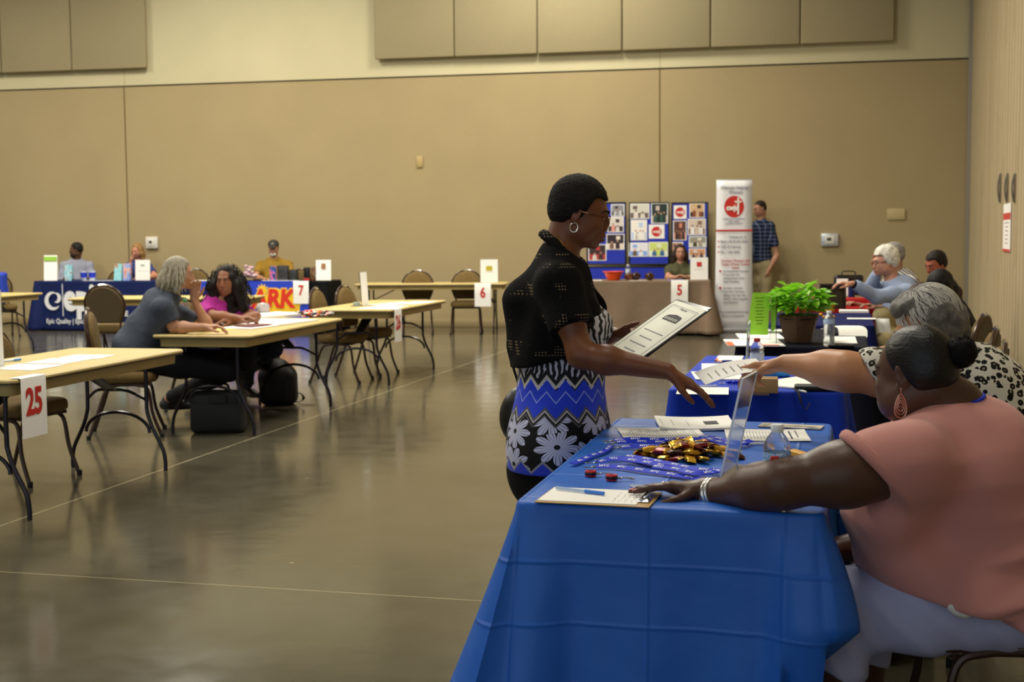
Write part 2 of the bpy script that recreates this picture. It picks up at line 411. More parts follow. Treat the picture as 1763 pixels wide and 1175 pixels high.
def line(o, c, pos, per, w, col):
    fr = g.math('ABSOLUTE', g.math('SUBTRACT', g.math('FRACT', g.math('MULTIPLY_ADD', c, 1/per, .5-pos/per)), .5))
    f = g.math('MULTIPLY', g.math('LESS_THAN', fr, w/per), g.math('MULTIPLY_ADD', n2.outputs['Fac'], .9, .3)); mx = g.n('Mix', data_type='RGBA'); g.l(f, mx.inputs[0]); g.l(o, mx.inputs[6]); mx.inputs[7].default_value = (*lin(col), 1); return mx.outputs[2]
o = line(o, x, JX, 6.1, .007, 'b3a988'); o = line(o, y, jy, 6.1, .0035, 'a89f82')
# scattered pale scuffs and spots
v = g.n('TexVoronoi'); v.inputs['Scale'].default_value = 1.6; g.l(P, v.inputs['Vector'])
sp = g.math('LESS_THAN', g.math('ADD', v.outputs['Distance'], g.math('MULTIPLY', n2.outputs['Fac'], .06)), .052)
mx = g.n('Mix', data_type='RGBA'); g.l(g.math('MULTIPLY', sp, .45), mx.inputs[0]); g.l(o, mx.inputs[6]); mx.inputs[7].default_value = (*lin('a39a80'), 1)
g.l(mx.outputs[2], g.b.inputs['Base Color'])
g.l(g.math('MULTIPLY_ADD', n2.outputs['Fac'], .15, .07), g.b.inputs['Roughness'])
bp = g.n('Bump'); bp.inputs['Strength'].default_value = .12; bp.inputs['Distance'].default_value = .01; g.l(n2.outputs['Fac'], bp.inputs['Height']); g.l(bp.outputs[0], g.b.inputs['Normal'])
mb = MB(); mb.box((-3.5, 10.5, -.1), (27, 30, .2)); struct('floor', mb, m, smooth=False)
mb = MB(); mb.box((-3.5, 10.5, CEIL+.1), (27, 30, .2)); struct('ceiling', mb, mat('ceiling_grey', '8f8a7a', .9), smooth=False)
mb = MB(); mb.box((-15.1, 10.5, CEIL/2), (.2, 30, CEIL)); struct('wall_left', mb, M_FAB, smooth=False)
# lamps
fx = None
lamps = [o for o in COL.objects if o.type == 'LIGHT']
for i, (x_, y_, p) in enumerate(LAMPS):
    t = thing('ceiling_light', 'square white high bay lamp under the ceiling, one of the rows over the hall', 'light', (x_, y_, CEIL-.13), 0, 'high bay lamps')
    if fx is None:
        mb = MB(); mb.box((0, 0, .05), (1.25, 1.25, .10), bev=.01); mb.box((0, 0, .115), (.3, .3, .03)); fx = mb
    fx.build('housing', mat('lamp_white', 'dddddd', .5), t)
    lamps[i].parent = t; lamps[i].location = (0, 0, -.03)

# acoustic panels on the upper wall
M_PAN = fabric('acoustic_fabric', 'aa9e7c')
def panels(xs, ybot, which):
    n = len(xs)-1
    for i in range(n):
        u0 = wall_pt(xs[i], ybot[i], .06)[0]; u1 = wall_pt(xs[i+1], ybot[i+1], .06)[0]; zb = 4.17
        mb = MB(); mb.box((0, 0, (CEIL-1.0-zb)/2), (u1-u0-.012, .07, CEIL-1.0-zb), bev=.022)
        c = (u0+u1)/2
        o = mb.build('acoustic_panel', M_PAN, None, loc=(c*cw+.06*sw, WC+c*sw-.06*cw, zb), rot=WANG)
        if which == 'l': lab = 'acoustic panel above the navy table, %s' % (['cut off by the left edge of the picture', 'left of the last one', 'last one beside the bare cream wall', 'x'][i])
        else: lab = 'beige acoustic panel, %s in the long row high on the wall' % (['leftmost', 'second from the left', 'third from the left', 'third from the right', 'second from the right', 'rightmost'][i])
        tag(o, lab, 'wall panel', 'upper wall acoustic panels')
panels([-118, 5, 126, 255], [130, 127, 124, 120], 'l')
panels([647, 784, 927, 1073, 1225, 1379, 1541], [104]*7, 'r')
def on_wall(px, py, off=0.):
    u, z = wall_pt(px, py, off); return (u*cw+off*sw, WC+u*sw-off*cw, z)
# thermostats and blank plates
def wallbox(px, py, w, h, label, name, c, metal=0., d=.05, disp=True):
    t = thing(name, label, 'thermostat' if disp else 'wall plate', on_wall(px, py, d/2), WANG)
    mb = MB(); mb.box((0, 0, 0), (w, d-.002, h), bev=.012 if disp else .004); mb.build('cover', mat(name+'_cover'+c, c, .25 if metal else .5, metal), t)
    if disp:
        mb = MB(); mb.box((.0, -d/2-.004, 0), (w*.52, .008, h*.62), bev=.003); mb.build('control_unit', mat('ivory', 'd9d6cc', .4), t)
        mb = MB(); mb.box((-.01, -d/2-.010, .01), (w*.24, .006, h*.22)); mb.build('display', mat('lcd_dark', '45483f', .3), t)
    return t
wallbox(262, 418, .21, .19, 'small pale thermostat in a clear guard above the blonde woman', 'thermostat', 'd2cfc4')
wallbox(1429, 413, .25, .19, 'shiny silver thermostat guard on the back wall right of the man in plaid', 'thermostat', 'c9ccd0', .5)
wallbox(723, 279, .10, .17, 'small tan blank plate alone on the middle of the back wall', 'wall_plate', 'ad9763', 0, .02, False)
wallbox(1543, 369, .25, .16, 'pale yellowish blank plate on the back wall near the corner', 'wall_plate', 'b7a777', 0, .02, False)
# on the partition
def on_right(px, z=None, py=None, off=.01):
    n = np.array([RDIR[1], -RDIR[0], 0]); n = n if n@(-CORNER) > 0 else -n
    r = ray(px, py); t = ((CORNER+n*off)@n)/(r@n); return np.array([0, 0, CAMH])+r*t-0*n
NR = unit(np.array([RDIR[1], -RDIR[0], 0])); NR = NR if NR@(-CORNER) > 0 else -NR
def right_pt(px, py, off=.0):
    o = np.array([0, 0, CAMH]); r = ray(px, py); p0 = CORNER+NR*off; t = ((p0-o)@NR)/(r@NR); return o+r*t
# ---------------------------------------------------------------- chairs and tables
M_CHF = mat('chair_fabric', '6b5836', .85, spec=.2, var=.15, vs=60, bump=.3, bs=400, bdist=.002)
M_CHD = mat('chair_back_board', '1b1611', .6)
M_TUBE = mat('brown_tube', '3a261d', .3, .25)
M_TUBEB = mat('tube_dark', '24212a', .25, .4)
M_CHROME = mat('chrome', 'c9c9c9', .2, 1.)
def back_outline(sc=1., n=28):
    P = []
    for i in range(n+1):            # from bottom left, over the top, to bottom right
        a = math.pi*(1-i/n); P.append((.225*math.cos(a)*sc, .70+.215*math.sin(a)*sc))
    L = [(-.165*sc, .50), (-.195*sc, .56), (-.218*sc, .63)]
    return L+P+[(-x, z) for x, z in reversed(L)]
def back_y(z): return -.215-.13*(z-.46)
def make_chair(label, group=None):
    t = thing('banquet_chair', label, 'chair', group=group)
    # seat: thick waterfall cushion
    rings = []
    def ring(s_, z):
        P = []
        for k in range(28):
            a = 2*math.pi*k/28; c, s2 = math.cos(a), math.sin(a); e = .42
            x = math.copysign(abs(c)**e, c)*.225; y = math.copysign(abs(s2)**e, s2)*.215; x *= 1-.10*(y < 0)*abs(y)/.215
            P.append((x*s_, y*s_, z+(.012 if y > .15 else 0)*0))
        return P
    for s_, z in ((.80, .392), (.93, .398), (.985, .412), (1, .435), (.985, .458), (.93, .472), (.8, .480), (.4, .484)): rings.append(ring(s_, z))
    MB().loft(rings).build('seat', M_CHF, t)
    O = back_outline(.96); n = len(O)
    def lay(s_, dy):
        cx, cz = 0, .68
        return [(x*s_, back_y(cz+(z-cz)*s_)+dy, cz+(z-cz)*s_) for x, z in O]
    mb = MB(); mb.loft([lay(.97, -.012), lay(1., -.004), lay(1., .012), lay(.96, .032), lay(.85, .043), lay(.5, .048)]); mb.build('backrest', M_CHF, t)
    mb = MB(); mb.loft([lay(.93, -.022), lay(.95, -.012)]); mb.build('back_board', mat('back_vinyl', '4a3c26', .7), t)
    fr = [(x, back_y(z), z) for x, z in back_outline(1.02)]
    low = lambda s_: [(s_*.17, -.20, .40), (s_*.165, -.225, .44), (s_*.165, -.225, .48)]
    P = low(-1)+fr+low(1)[::-1]
    MB().tube(P, .0115, 8).build('back_frame', M_TUBE, t)
    mb = MB(); mb.tube([(-.05, back_y(.9), .918), (0, back_y(.9), .925), (.05, back_y(.9), .918)], .014, 8); mb.build('hand_grip', M_CHROME, t)
    mb = MB()
    for s_ in (-1, 1): mb.tube([(s_*.17, -.20, .395), (s_*.19, .17, .388)], .011, 8)
    mb.tube([(-.19, .15, .385), (.19, .15, .385)], .010, 8); mb.tube([(-.17, -.18, .388), (.17, -.18, .388)], .010, 8); mb.build('seat_frame', M_TUBE, t)
    for s_ in (-1, 1):
        for q, (yt, yf) in ((1, (.10, .235)), (-1, (-.10, -.27))):
            P = spline([(s_*.19, 0, .384), (s_*.192, yt*.75, .380), (s_*.196, yt+q*.045, .345), (s_*.205, yf-q*.06, .17), (s_*.215, yf, .005)], 5)
            lg = MB().tube(P, .0125, 8).build('leg', M_TUBE, t)
            MB().lathe([(.012, 0), (.016, .001), (.016, .03), (.012, .034)], 8, t=(s_*.215, yf, 0)).build('foot_cap', mat('rubber', '141211', .6), lg)
    return t
def face(dx, dy): return math.atan2(-dx, dy)
FB = face(ACR[0], ACR[1])            # facing across the aisle to the right
FL = face(-ACR[0], -ACR[1])          # facing left
chair0 = None
def chair(x, y, rz, label, group=None):
    global chair0
    if chair0 is None:
        chair0 = make_chair(label, group); chair0.location = (float(x), float(y), 0); chair0.rotation_euler = (0, 0, rz); return chair0
    c = dup(chair0, (x, y, 0), rz, label)
    if group: c['group'] = group
    elif 'group' in c: del c['group']
    return c
M_WOOD = mat('maple_laminate', 'cbb472', .42, spec=.4); g = NT(M_WOOD)
wv = g.n('TexNoise'); wv.inputs['Scale'].default_value = 3; wv.inputs['Detail'].default_value = 6
mp = g.n('Mapping'); mp.inputs['Scale'].default_value = (9, .9, 1); g.l(g.obj(), mp.inputs['Vector']); g.l(mp.outputs[0], wv.inputs['Vector'])
g.l(g.mix(wv.outputs['Fac'], 'b79f63', 'cdbb7f'), g.b.inputs['Base Color'])
M_APR = mat('table_apron', 'b09a62', .5, var=.08, vs=5)
M_EDGE = mat('table_edge', '4b3f26', .4)
def chamfer_rect(w, l, c):
    x, y = w/2, l/2; P = []
    for sx, sy, a0 in ((1, 1, 0), (-1, 1, 90), (-1, -1, 180), (1, -1, 270)):
        for k in range(5):
            a = math.radians(a0+k*22.5); P.append((sx*(x-c)+c*math.cos(a), sy*(y-c)+c*math.sin(a)))
    return P
def folding_table(cx, cy, w, l, rz, label, group='bare folding tables', z=.74):
    t = thing('folding_table', label, 'table', (cx, cy, 0), rz, group)
    mb = MB(); r = lambda ins, zz: [(x, y, zz) for x, y in chamfer_rect(w-2*ins, l-2*ins, .06-ins*.5)]
    mb.loft([r(.012, z-.022), r(0, z-.016), r(0, z-.006), r(.006, z)]); mb.build('tabletop', M_WOOD, t)
    mb = MB(); mb.loft([r(.004, z-.020), r(.004, z-.028)]); mb.build('edge_trim', M_EDGE, t)
    mb = MB(); mb.loft([r(.045, z-.085), r(.040, z-.026)]); mb.build('apron', M_APR, t)
    for q in (-1, 1):
        yl = q*(l/2-.19)
        for s_ in (-1, 1):
            P = spline([(s_*.20, yl, z-.09), (s_*.20, yl, .42), (s_*.205, yl, .36), (s_*.235, yl, .27), (s_*.30, yl, .14), (s_*.315, yl, .06), (s_*.315, yl, .003)], 5)
            MB().tube(P, .0125, 8).build('leg', M_TUBEB, t)
        P = [(.20*math.cos(math.pi*k/14)*1.08, yl, .235+.125*math.sin(math.pi*k/14)) for k in range(15)]
        MB().tube(P, .011, 8).build('leg_arch', M_TUBEB, t)
        P = spline([(-.20, yl, .44), (-.10, yl-q*.05, .50), (0, yl-q*.06, .505), (.10, yl-q*.05, .50), (.20, yl, .44)], 4)
        mb = MB(); mb.tube(P, .010, 8); mb.build('crossbar', M_TUBEB, t)
        mb = MB(); a = np.array([0, yl-q*.06, .505]); b = np.array([0, yl-q*.36, z-.09])
        mb.tube([a+[-.03, 0, 0], b+[-.045, 0, 0]], .012, 6, flat=.6); mb.tube([a+[.03, 0, 0], b+[.045, 0, 0]], .012, 6, flat=.6)
        mb.box((a+b)/2*[1, 1, 1], (.07, .006, np.linalg.norm(b-a)*.9), R=rotx(q*math.atan2(np.linalg.norm((b-a)[:2]), (b-a)[2])))
        mb.build('folding_brace', M_TUBEB, t)
    return t
# draped cloth: top plus skirt with folds; u runs round the rounded rectangle
def drape(name, label, cx, cy, w, l, rz, drop, m, z=.745, flare=.10, waves=.012, nw=9, seed=1, cornerflare=.10, fn=None, cat='tablecloth', group=None, thick=.0, vs=14):
    rng = random.Random(seed); per = []
    c = .035; nseg = 12
    cor = [(w/2-c, l/2-c, 0), (-w/2+c, l/2-c, 90), (-w/2+c, -l/2+c, 180), (w/2-c, -l/2+c, 270)]
    for q in range(4):
        x0, y0, a0 = cor[q]; x1, y1, a1 = cor[(q+1) % 4]
        for k in range(nseg+1):
            a = math.radians(a0+90*k/nseg); per.append((x0+c*math.cos(a), y0+c*math.sin(a), math.cos(a), math.sin(a), 1-abs(2*k/nseg-1)))
        ax, ay = x0+c*math.cos(math.radians(a0+90)), y0+c*math.sin(math.radians(a0+90)); bx, by = x1+c*math.cos(math.radians(a1)), y1+c*math.sin(math.radians(a1))
        L = math.hypot(bx-ax, by-ay); n = max(8, int(L/.022))
        for k in range(1, n):
            f = k/n; nx, ny = math.cos(math.radians(a1)), math.sin(math.radians(a1))
            per.append((ax+(bx-ax)*f, ay+(by-ay)*f, nx, ny, -min(f, 1-f)*L))
    n = len(per); ph = [rng.uniform(0, 6.28) for _ in range(6)]
    V = []; s_ = 0; S_ = [0]
    for i in range(1, n): s_ += math.hypot(per[i][0]-per[i-1][0], per[i][1]-per[i-1][1])+(.02 if per[i][4] > 0 else 0); S_.append(s_)
    T = s_+.02; rows = [0, .006, .014, .03]+[.03+(drop-.03)*k/vs for k in range(1, vs+1)]
    top = []
    for ins in (.028, .010):
        for x, y, nx, ny, e in per: V.append((x-nx*ins, y-ny*ins, z))
    for j, d in enumerate(rows):
        f = max(0, d-.02)/drop
        for i, (x, y, nx, ny, e) in enumerate(per):
            a = 2*math.pi*S_[i]/T
            wv_ = math.sin(a*nw+ph[0]+f*.6)*.6+math.sin(a*(nw*1.7//1)+ph[1])*.3+math.sin(a*(nw*.5//1)+ph[2])*.45
            cf = math.exp(-(max(0, -e)/.10)**2) if e < 0 else 1
            o = (.0 if d == 0 else .004)+flare*f*f**.3+waves*wv_*(f**.8)*(1-.3*cf)+cornerflare*cf*f
            # a fold line beside each corner
            o -= .035*f*math.exp(-((max(0, -e)-.11)/.035)**2)*(1 if e < 0 else 0)
            if fn: o += fn(x, y, nx, ny, f)
            zz = z-d-(0 if d < .006 else 0)
            if d <= .014: o -= (.014-d)*.25
            V.append((x+nx*o, y+ny*o, zz+.0*f))
    R_ = len(rows)+2; F = []
    for r in range(R_-1):
        for i in range(n):
            a = r*n+i; b = r*n+(i+1) % n; F.append((a, a+n, b+n, b))
    cv = len(V); V.append((0, 0, z)); F += [(i, (i+1) % n, cv) for i in range(n)]
    V = np.array(V)
    o = link_mesh(name, V, F, m, None, 60, loc=(cx, cy, 0), rot=rz)
    md = o.modifiers.new('thickness', 'SOLIDIFY'); md.thickness = .0015; md.offset = -1
    return tag(o, label, cat, group)
def cloth_mat(name, c, rough=.6, spec=.3, bump=.25, bs=8, crease=None, sheen=0., tl=0., var=.06, weave=True):
    if name in _M: return _M[name]
    m = mat(name, c, rough, spec=spec, sheen=sheen); g = NT(m); P = g.obj(); x, y, z = g.xyz(P)
    n = g.n('TexNoise'); n.inputs['Scale'].default_value = bs; n.inputs['Detail'].default_value = 4; g.l(P, n.inputs['Vector'])
    h = n.outputs['Fac']
    if crease:
        for ax, per in ((x, crease[0]), (y, crease[1]), (z, crease[2])):
            fr = g.math('ABSOLUTE', g.math('SUBTRACT', g.math('FRACT', g.math('MULTIPLY_ADD', ax, 1/per, .5+.13)), .5))
            rid = g.math('SUBTRACT', 1.0, g.math('MINIMUM', g.math('MULTIPLY', fr, per/.008), 1.0))
            h = g.math('MULTIPLY_ADD', rid, .35, h)
    if var:
        base = lin(c); mx = g.n('Mix', data_type='RGBA'); g.l(n.outputs['Fac'], mx.inputs[0]); mx.inputs[6].default_value = (*[v*(1-var) for v in base], 1); mx.inputs[7].default_value = (*[v*(1+var) for v in base], 1); g.l(mx.outputs[2], g.b.inputs['Base Color'])
    bp = g.n('Bump'); bp.inputs['Strength'].default_value = bump; bp.inputs['Distance'].default_value = .02; g.l(h, bp.inputs['Height']); g.l(bp.outputs[0], g.b.inputs['Normal'])
    if tl:
        tr = g.n('BsdfTranslucent'); tr.inputs['Color'].default_value = (*lin(c), 1); ms = g.n('MixShader'); ms.inputs[0].default_value = tl
        out = [o for o in g.t.nodes if o.type == 'OUTPUT_MATERIAL'][0]
        g.l(g.b.outputs[0], ms.inputs[1]); g.l(tr.outputs[0], ms.inputs[2]); g.l(ms.outputs[0], out.inputs[0])
    return m
def plain_legs(cx, cy, w, l, rz, label, group='tables under cloths', z=.74):
    return folding_table(cx, cy, w, l, rz, label, group, z)
TZ = .74
def tbl_from(fr_pt, w, l, ang, corner=(1, 1)):    # table centre from one corner (signs in the table's frame)
    R = rotz(-ang); d = R@np.array([corner[0]*w/2, corner[1]*l/2, 0]); return (fr_pt[0]-d[0], fr_pt[1]-d[1])
def loc_at(t, x, y, z=0.):                        # world point of a local point of a placed thing
    return np.array(t.location)+rotz(t.rotation_euler[2])@np.array([x, y, z])
# table A (25)
aA = math.radians(13.0)
cA = tbl_from(G(321, 601, TZ), .76, 1.83, aA)
tA = folding_table(*cA, .76, 1.83, -aA, 'bare maple folding table in the left foreground with number 25 hanging from it')
aM = math.radians(12.0)
cM = tbl_from(G(592, 548, TZ), .76, 2.0, aM)
tM = folding_table(*cM, .76, 2.0, -aM, 'folding table where the two women sit, with candy, papers and a cup on it')
a26 = math.radians(13.0)
c26 = tbl_from(G(770, 517, TZ), .84, 1.9, a26)
t26 = folding_table(*c26, .84, 1.9, -a26, 'bare folding table with number 26 hanging from its corner')
p = G(870, 484, TZ); q = G(633, 486, TZ)
t6 = folding_table((p[0]+q[0])/2-.02, 19.55, .76, 2.2, math.pi/2-.06, 'empty folding table number 6 against the back wall')
p7 = G(455, 508, TZ); q7 = G(135, 512, TZ)
t7 = folding_table((p7[0]+q7[0])/2, (p7[1]+q7[1])/2-.2, .76, abs(p7[0]-q7[0]), math.pi/2-.10, 'bare folding table seen behind the two seated women')
p0 = G(20, 508, TZ)
t0 = folding_table(p0[0]-.38, p0[1]-.2, .76, 1.83, -aA, 'far table whose corner peeks in at the left edge of the picture')
# chairs on the left side
def ch(px, py, f, label, z=0., dx=0, dy=0):
    p = G(px, py, z); return chair(p[0]+dx, p[1]+dy, f, label)
ch(55, 826, face(.9, -.35), 'padded chair pushed in at the left of the table numbered 25', dx=-.06, dy=.03)
chair(*(loc_at(t26, -.27, -.42)[:2]), FB+.05, 'brown padded chair at the left side of table 26, nearer the camera')
chair(*(loc_at(t26, -.24, .26)[:2]), FB-.1, 'brown padded chair at the left side of table 26, farther one')
chair(-1.37, 19.42, math.pi+.05, 'tan padded chair left of the pair behind table 6')
chair(-.66, 19.42, math.pi-.03, 'tan padded chair behind table 6, next to its white sign')
# large brown backs behind the grey haired woman
chc = Q(202, 488, 15.0); chair(chc[0], 14.85, face(.12, 1), 'empty brown chair seen from behind at the bare table before the navy cloth')
# ---------------------------------------------------------------- small item builders
M_PAPER = mat('paper_white', 'f2f1ec', .7)
M_INK = mat('ink', '3c3c40', .7); M_RED = mat('sign_red', 'c4261d', .6)
M_CLEAR = mat('acrylic', 'f4f8fa', .04, trans=1., ior=1.45)
M_GLASSY = mat('thin_plastic', 'eef4f8', .06, trans=.92, ior=1.15, alpha=.75)
def picmat(seed, cols, scale=3.):
    n_ = 'picture_%d' % seed
    if n_ in _M: return _M[n_]
    m = mat(n_, cols[0], .35); g = NT(m); mp = g.n('Mapping'); mp.inputs['Location'].default_value = (seed*1.37, seed*.71, seed*2.3); g.l(g.n('TexCoord').outputs['Generated'], mp.inputs['Vector'])
    n = g.n('TexNoise'); n.inputs['Scale'].default_value = scale; n.inputs['Detail'].default_value = 1.0; n.inputs['Distortion'].default_value = .25; g.l(mp.outputs[0], n.inputs['Vector'])
    cr = g.n('ValToRGB'); e = cr.color_ramp.elements; e[0].position = .3; e[0].color = (*lin(cols[0]), 1); e[1].position = .68; e[1].color = (*lin(cols[-1]), 1)
    for i, c in enumerate(cols[1:-1]):
        x = e.new(.3+.38*(i+1)/(len(cols)-1)); x.color = (*lin(c), 1)
    g.l(n.outputs['Fac'], cr.inputs[0]); g.l(cr.outputs[0], g.b.inputs['Base Color']); return m
def quadframe(P):                 # world frame from 4 table points: BL, BR, TR, TL
    P = [np.asarray(p, float) for p in P]; c = sum(P)/4; x = unit((P[1]+P[2])/2-(P[0]+P[3])/2); w = np.linalg.norm((P[1]+P[2])/2-(P[0]+P[3])/2); h = np.linalg.norm((P[2]+P[3])/2-(P[0]+P[1])/2)
    return c, math.atan2(x[1], x[0]), w, h
def paper(name, label, cat, c, rz, w, h, z, lines=12, th=.0015, curl=0., m=None, group=None, marks=(), seed=0, heading=True, pages=1):
    """flat sheet with printed lines; c = centre xy, z = resting height"""
    rng = random.Random(seed+int(c[0]*1000)); mb = MB(); t0 = th*pages
    f = lambda u, v, zz=0: ((u-.5)*w, (v-.5)*h, zz+t0+curl*(2*u-1)**2*.5+curl*max(0, v-.6)**2*3)
    mb.grid(lambda u, v: f(u, v), 10, 8, th=t0)
    mb.mi = 1
    if lines:
        y = .92; k = 0
        while y > .08 and k < lines:
            x0 = .08; x1 = rng.uniform(.55, .93); hh = .010 if not (heading and k == 0) else .028
            if heading and k == 0: x0, x1 = .3, .7
            V = []; n = 6
            for i in range(n+1):
                u = x0+(x1-x0)*i/n; V += [f(u, y, .0004), f(u, y-hh, .0004)]
            mb.add(V, [(2*i, 2*i+1, 2*i+3, 2*i+2) for i in range(n)]); y -= .86/lines; k += 1
    for (a, b, a2, b2, mi) in marks:
        mb.mi = mi; n = 4; V = []
        for i in range(n+1): u = a+(a2-a)*i/n; V += [f(u, b2, .0006), f(u, b, .0006)]
        mb.add(V, [(2*i, 2*i+1, 2*i+3, 2*i+2) for i in range(n)])
    ms = [m or M_PAPER, mat('print_grey', '8d8d90', .8), mat('orange_print', 'd9652a', .6), mat('print_dark', '2a2a2e', .7), mat('print_blue', '2c4fae', .6)]
    o = mb.build(name, ms, None, smooth=60, loc=(c[0], c[1], z), rot=rz)
    return tag(o, label, cat, group)
def paper_px(name, label, cat, pix, z, **k):
    c, a, w, h = quadframe([G(*p, z) for p in pix]); return paper(name, label, cat, c, a, w, h, z, **k)
def placard(text, pos, rz, label, w=.216, h=.28, flap=.06, size=.17, tilt=0.):
    """paper sheet taped over a table edge: hangs down with a flap on top; local x along the edge, faces -y"""
    t = thing('number_sign', label, 'sign', pos, rz, None)
    mb = MB(); P = [(-.0035, -h), (-.0045, -h*.5), (-.004, -.005), (-.001, .0025), (.006, .004), (flap, .004)]
    V = []; n = len(P)
    for (y, z) in P: V += [(-w/2, y-(.01*tilt*(-z)), z), (w/2, y-(.01*tilt*(-z)), z)]
    V2 = [(x, y-.0008, z+.0008) for x, y, z in V]; N = len(V)
    F = [(2*i, 2*i+1, 2*i+3, 2*i+2) for i in range(n-1)]
    mb.add(V, [f[::-1] for f in F]); mb.add(V2, F); mb.build('sheet', M_PAPER, t, smooth=30)
    TV, TF = text_geo(text, size, bold=size*.035, sx=.78); V = np.asarray(TV)@VUP.T if len(TV) else TV
    MB().add(V, TF, t=(0, -.0068, -h*.42)).build('lettering', M_RED, t, smooth=False)
    return t
def sign_holder(label, pos, rz, w=.216, h=.28, lean=.08, content=None, logo=None, paper_m=None, lines=3):
    """acrylic easel with a white sheet; faces -y locally, stands on z=0"""
    t = thing('sign_holder', label, 'sign', pos, rz)
    R = rotx(-lean); th = .003
    mb = MB(); mb.box((0, 0, h/2), (w+.008, th, h), R=R); mb.box((0, .045, .0018), (w+.008, .10, .003)); mb.build('acrylic_stand', M_CLEAR, t, smooth=False)
    mb = MB(); mb.box((0, -th*.5-.0012, h/2+.002), (w, .0012, h-.006), R=R)
    mb.mi = 1; rng = random.Random(int(h*1000)+len(label))
    for i in range(lines):
        ww = w*rng.uniform(.45, .75); mb.box((0, -th*.5-.0024, h*(.46-.10*i)), (ww, .0006, h*.014), R=R)
    if logo:
        mb.mi = 2; x, z, lw, lh = logo[:4]; mb.box((x*w, -th*.5-.0026, z*h), (lw*w, .0008, lh*h), R=R, bev=.0)
    mb.build('insert_sheet', [paper_m or M_PAPER, mat('print_grey', '8d8d90', .8), (logo[4] if logo else M_INK)], t, smooth=False)
    return t
def bottle(label, pos, cap='e9eef0', lab='3d77c4', h=.205, r=.032, liquid=None, name='water_bottle', labz=(.085, .145), red=False, group=None):
    t = thing(name, label, 'bottle', pos, 0, group); s_ = h/.205
    prof = [(.001, .004), (r*.75, .0), (r*.97, .006), (r, .02), (r*.96, .03), (r, .04), (r*.96, .052), (r, .064), (r*.95, .076), (r*.98, .088), (r*.98, .135), (r*.95, .142), (r, .150), (r*.9, .163), (r*.62, .178), (r*.40, .187), (r*.38, .196)]
    mb = MB(); mb.lathe([(a, z*s_) for a, z in prof], 24, caps=False); mb.build('bottle_body', M_GLASSY, t, smooth=80)
    mb = MB(); mb.lathe([(r*.001, .186*s_), (r*.44, .187*s_), (r*.46, .190*s_), (r*.46, .203*s_), (r*.42, .205*s_), (.001, .205*s_)], 20); mb.build('cap', mat('cap_'+cap, cap, .4), t)
    mb = MB(); mb.lathe([(r*1.0, labz[0]*s_), (r*1.005, labz[0]*s_+.001), (r*1.005, labz[1]*s_-.001), (r*1.0, labz[1]*s_)], 24, caps=False)
    m = picmat(900+int(lab, 16) % 89, [lab, 'b9d4ee', lab, 'dfeaf4'], 5.); mb.build('bottle_label', m, t, smooth=60)
    if red:
        mb = MB(); mb.box((-.012, -r*.98, labz[1]*s_-.012), (.022, .006, .012), bev=.004); mb.build('label_logo', M_RED, t)
    if liquid:
        q = [(a*.93, z*s_) for a, z in prof if z < .13]; mb = MB(); mb.lathe([(.001, .006)]+q[1:]+[(.001, q[-1][1])], 20, caps=False); mb.build('drink', mat('drink_'+liquid, liquid, .1), t, smooth=60)
    return t
def candy(label, pos, rz, cols, group, L=.055, w=.028, h=.014, tilt=0., m2=None):
    """twist-free fin-seal bar: pillow body and two crimped wings"""
    mb = MB(); rings = []
    for x, sy, sz in ((-.5, .85, .06), (-.44, .95, .10), (-.40, .80, .12), (-.34, .92, .75), (-.2, 1, 1), (.2, 1, 1), (.34, .92, .75), (.40, .80, .12), (.44, .95, .10), (.5, .85, .06)):
        rings.append([(x*L, sy*w/2*math.copysign(abs(math.cos(a))**.35, math.cos(a)), h/2+sz*h/2*math.copysign(abs(math.sin(a))**.5, math.sin(a))) for a in [2*math.pi*k/10 for k in range(12)]])
    mb.loft(rings); F_mi = []
    for f in mb.F:
        x = sum(mb.V[i][0] for i in f)/len(f)/L; F_mi.append(1 if (x < -.30 or x > .22) else 0)
    mb.M = F_mi
    return mb
# candy prototypes share mesh data between copies
_cand = {}
def put_candy(key, c1, c2, pos, R, label, group, sc=1.):
    if key not in _cand:
        mb = candy('', None, 0, None, None, L=.064*sc, w=.031*sc, h=.014*sc)
        f1 = mat('foil_'+c1, c1, .32, .35); f2 = mat('foil_'+c2, c2, .28, .55)
        o = mb.build('candy_bar', [f1, f2], None, smooth=50); V, F = text_geo('Twix' if False else 'WIX', .001, ext=.0001); _cand[key] = o
    else:
        o = _cand[key].copy(); COL.objects.link(o)
    o.matrix_world = Matrix([[*R[i], pos[i]] for i in range(3)]+[[0, 0, 0, 1]])
    return tag(o, label, 'candy', group)
def pen(label, a, b, c='3f7fe0', r=.0042, name='pen'):
    a = np.asarray(a, float); b = np.asarray(b, float); L = np.linalg.norm(b-a); d = (b-a)/L
    t = thing(name, label, 'pen', a, math.atan2(d[1], d[0])); z = r
    MB().tube([(0, 0, z), (L*.62, 0, z)], r, 8).build('barrel', mat('pen_clear', 'b9cfee', .2, alpha=.9), t)
    MB().tube([(L*.60, 0, z), (L*.985, 0, z), (L, 0, z)], [r*1.25, r*1.2, r*.6], 8).build('pen_cap', mat('pen_'+c, c, .3), t)
    return t
def ribbon(mb, P, w, th=.0012, up=None):
    """flat strap following points; twist given by up vectors"""
    P = [np.asarray(p, float) for p in P]; n = len(P); rings = []
    for i in range(n):
        d = unit(P[min(i+1, n-1)]-P[max(i-1, 0)]); u = np.array([0, 0, 1.]) if up is None else np.asarray(up[i], float)
        u = unit(u-d*(u@d)); s_ = np.cross(d, u)
        rings.append([P[i]+s_*w/2+u*th/2, P[i]-s_*w/2+u*th/2, P[i]-s_*w/2-u*th/2, P[i]+s_*w/2-u*th/2])
    return mb.loft(rings)
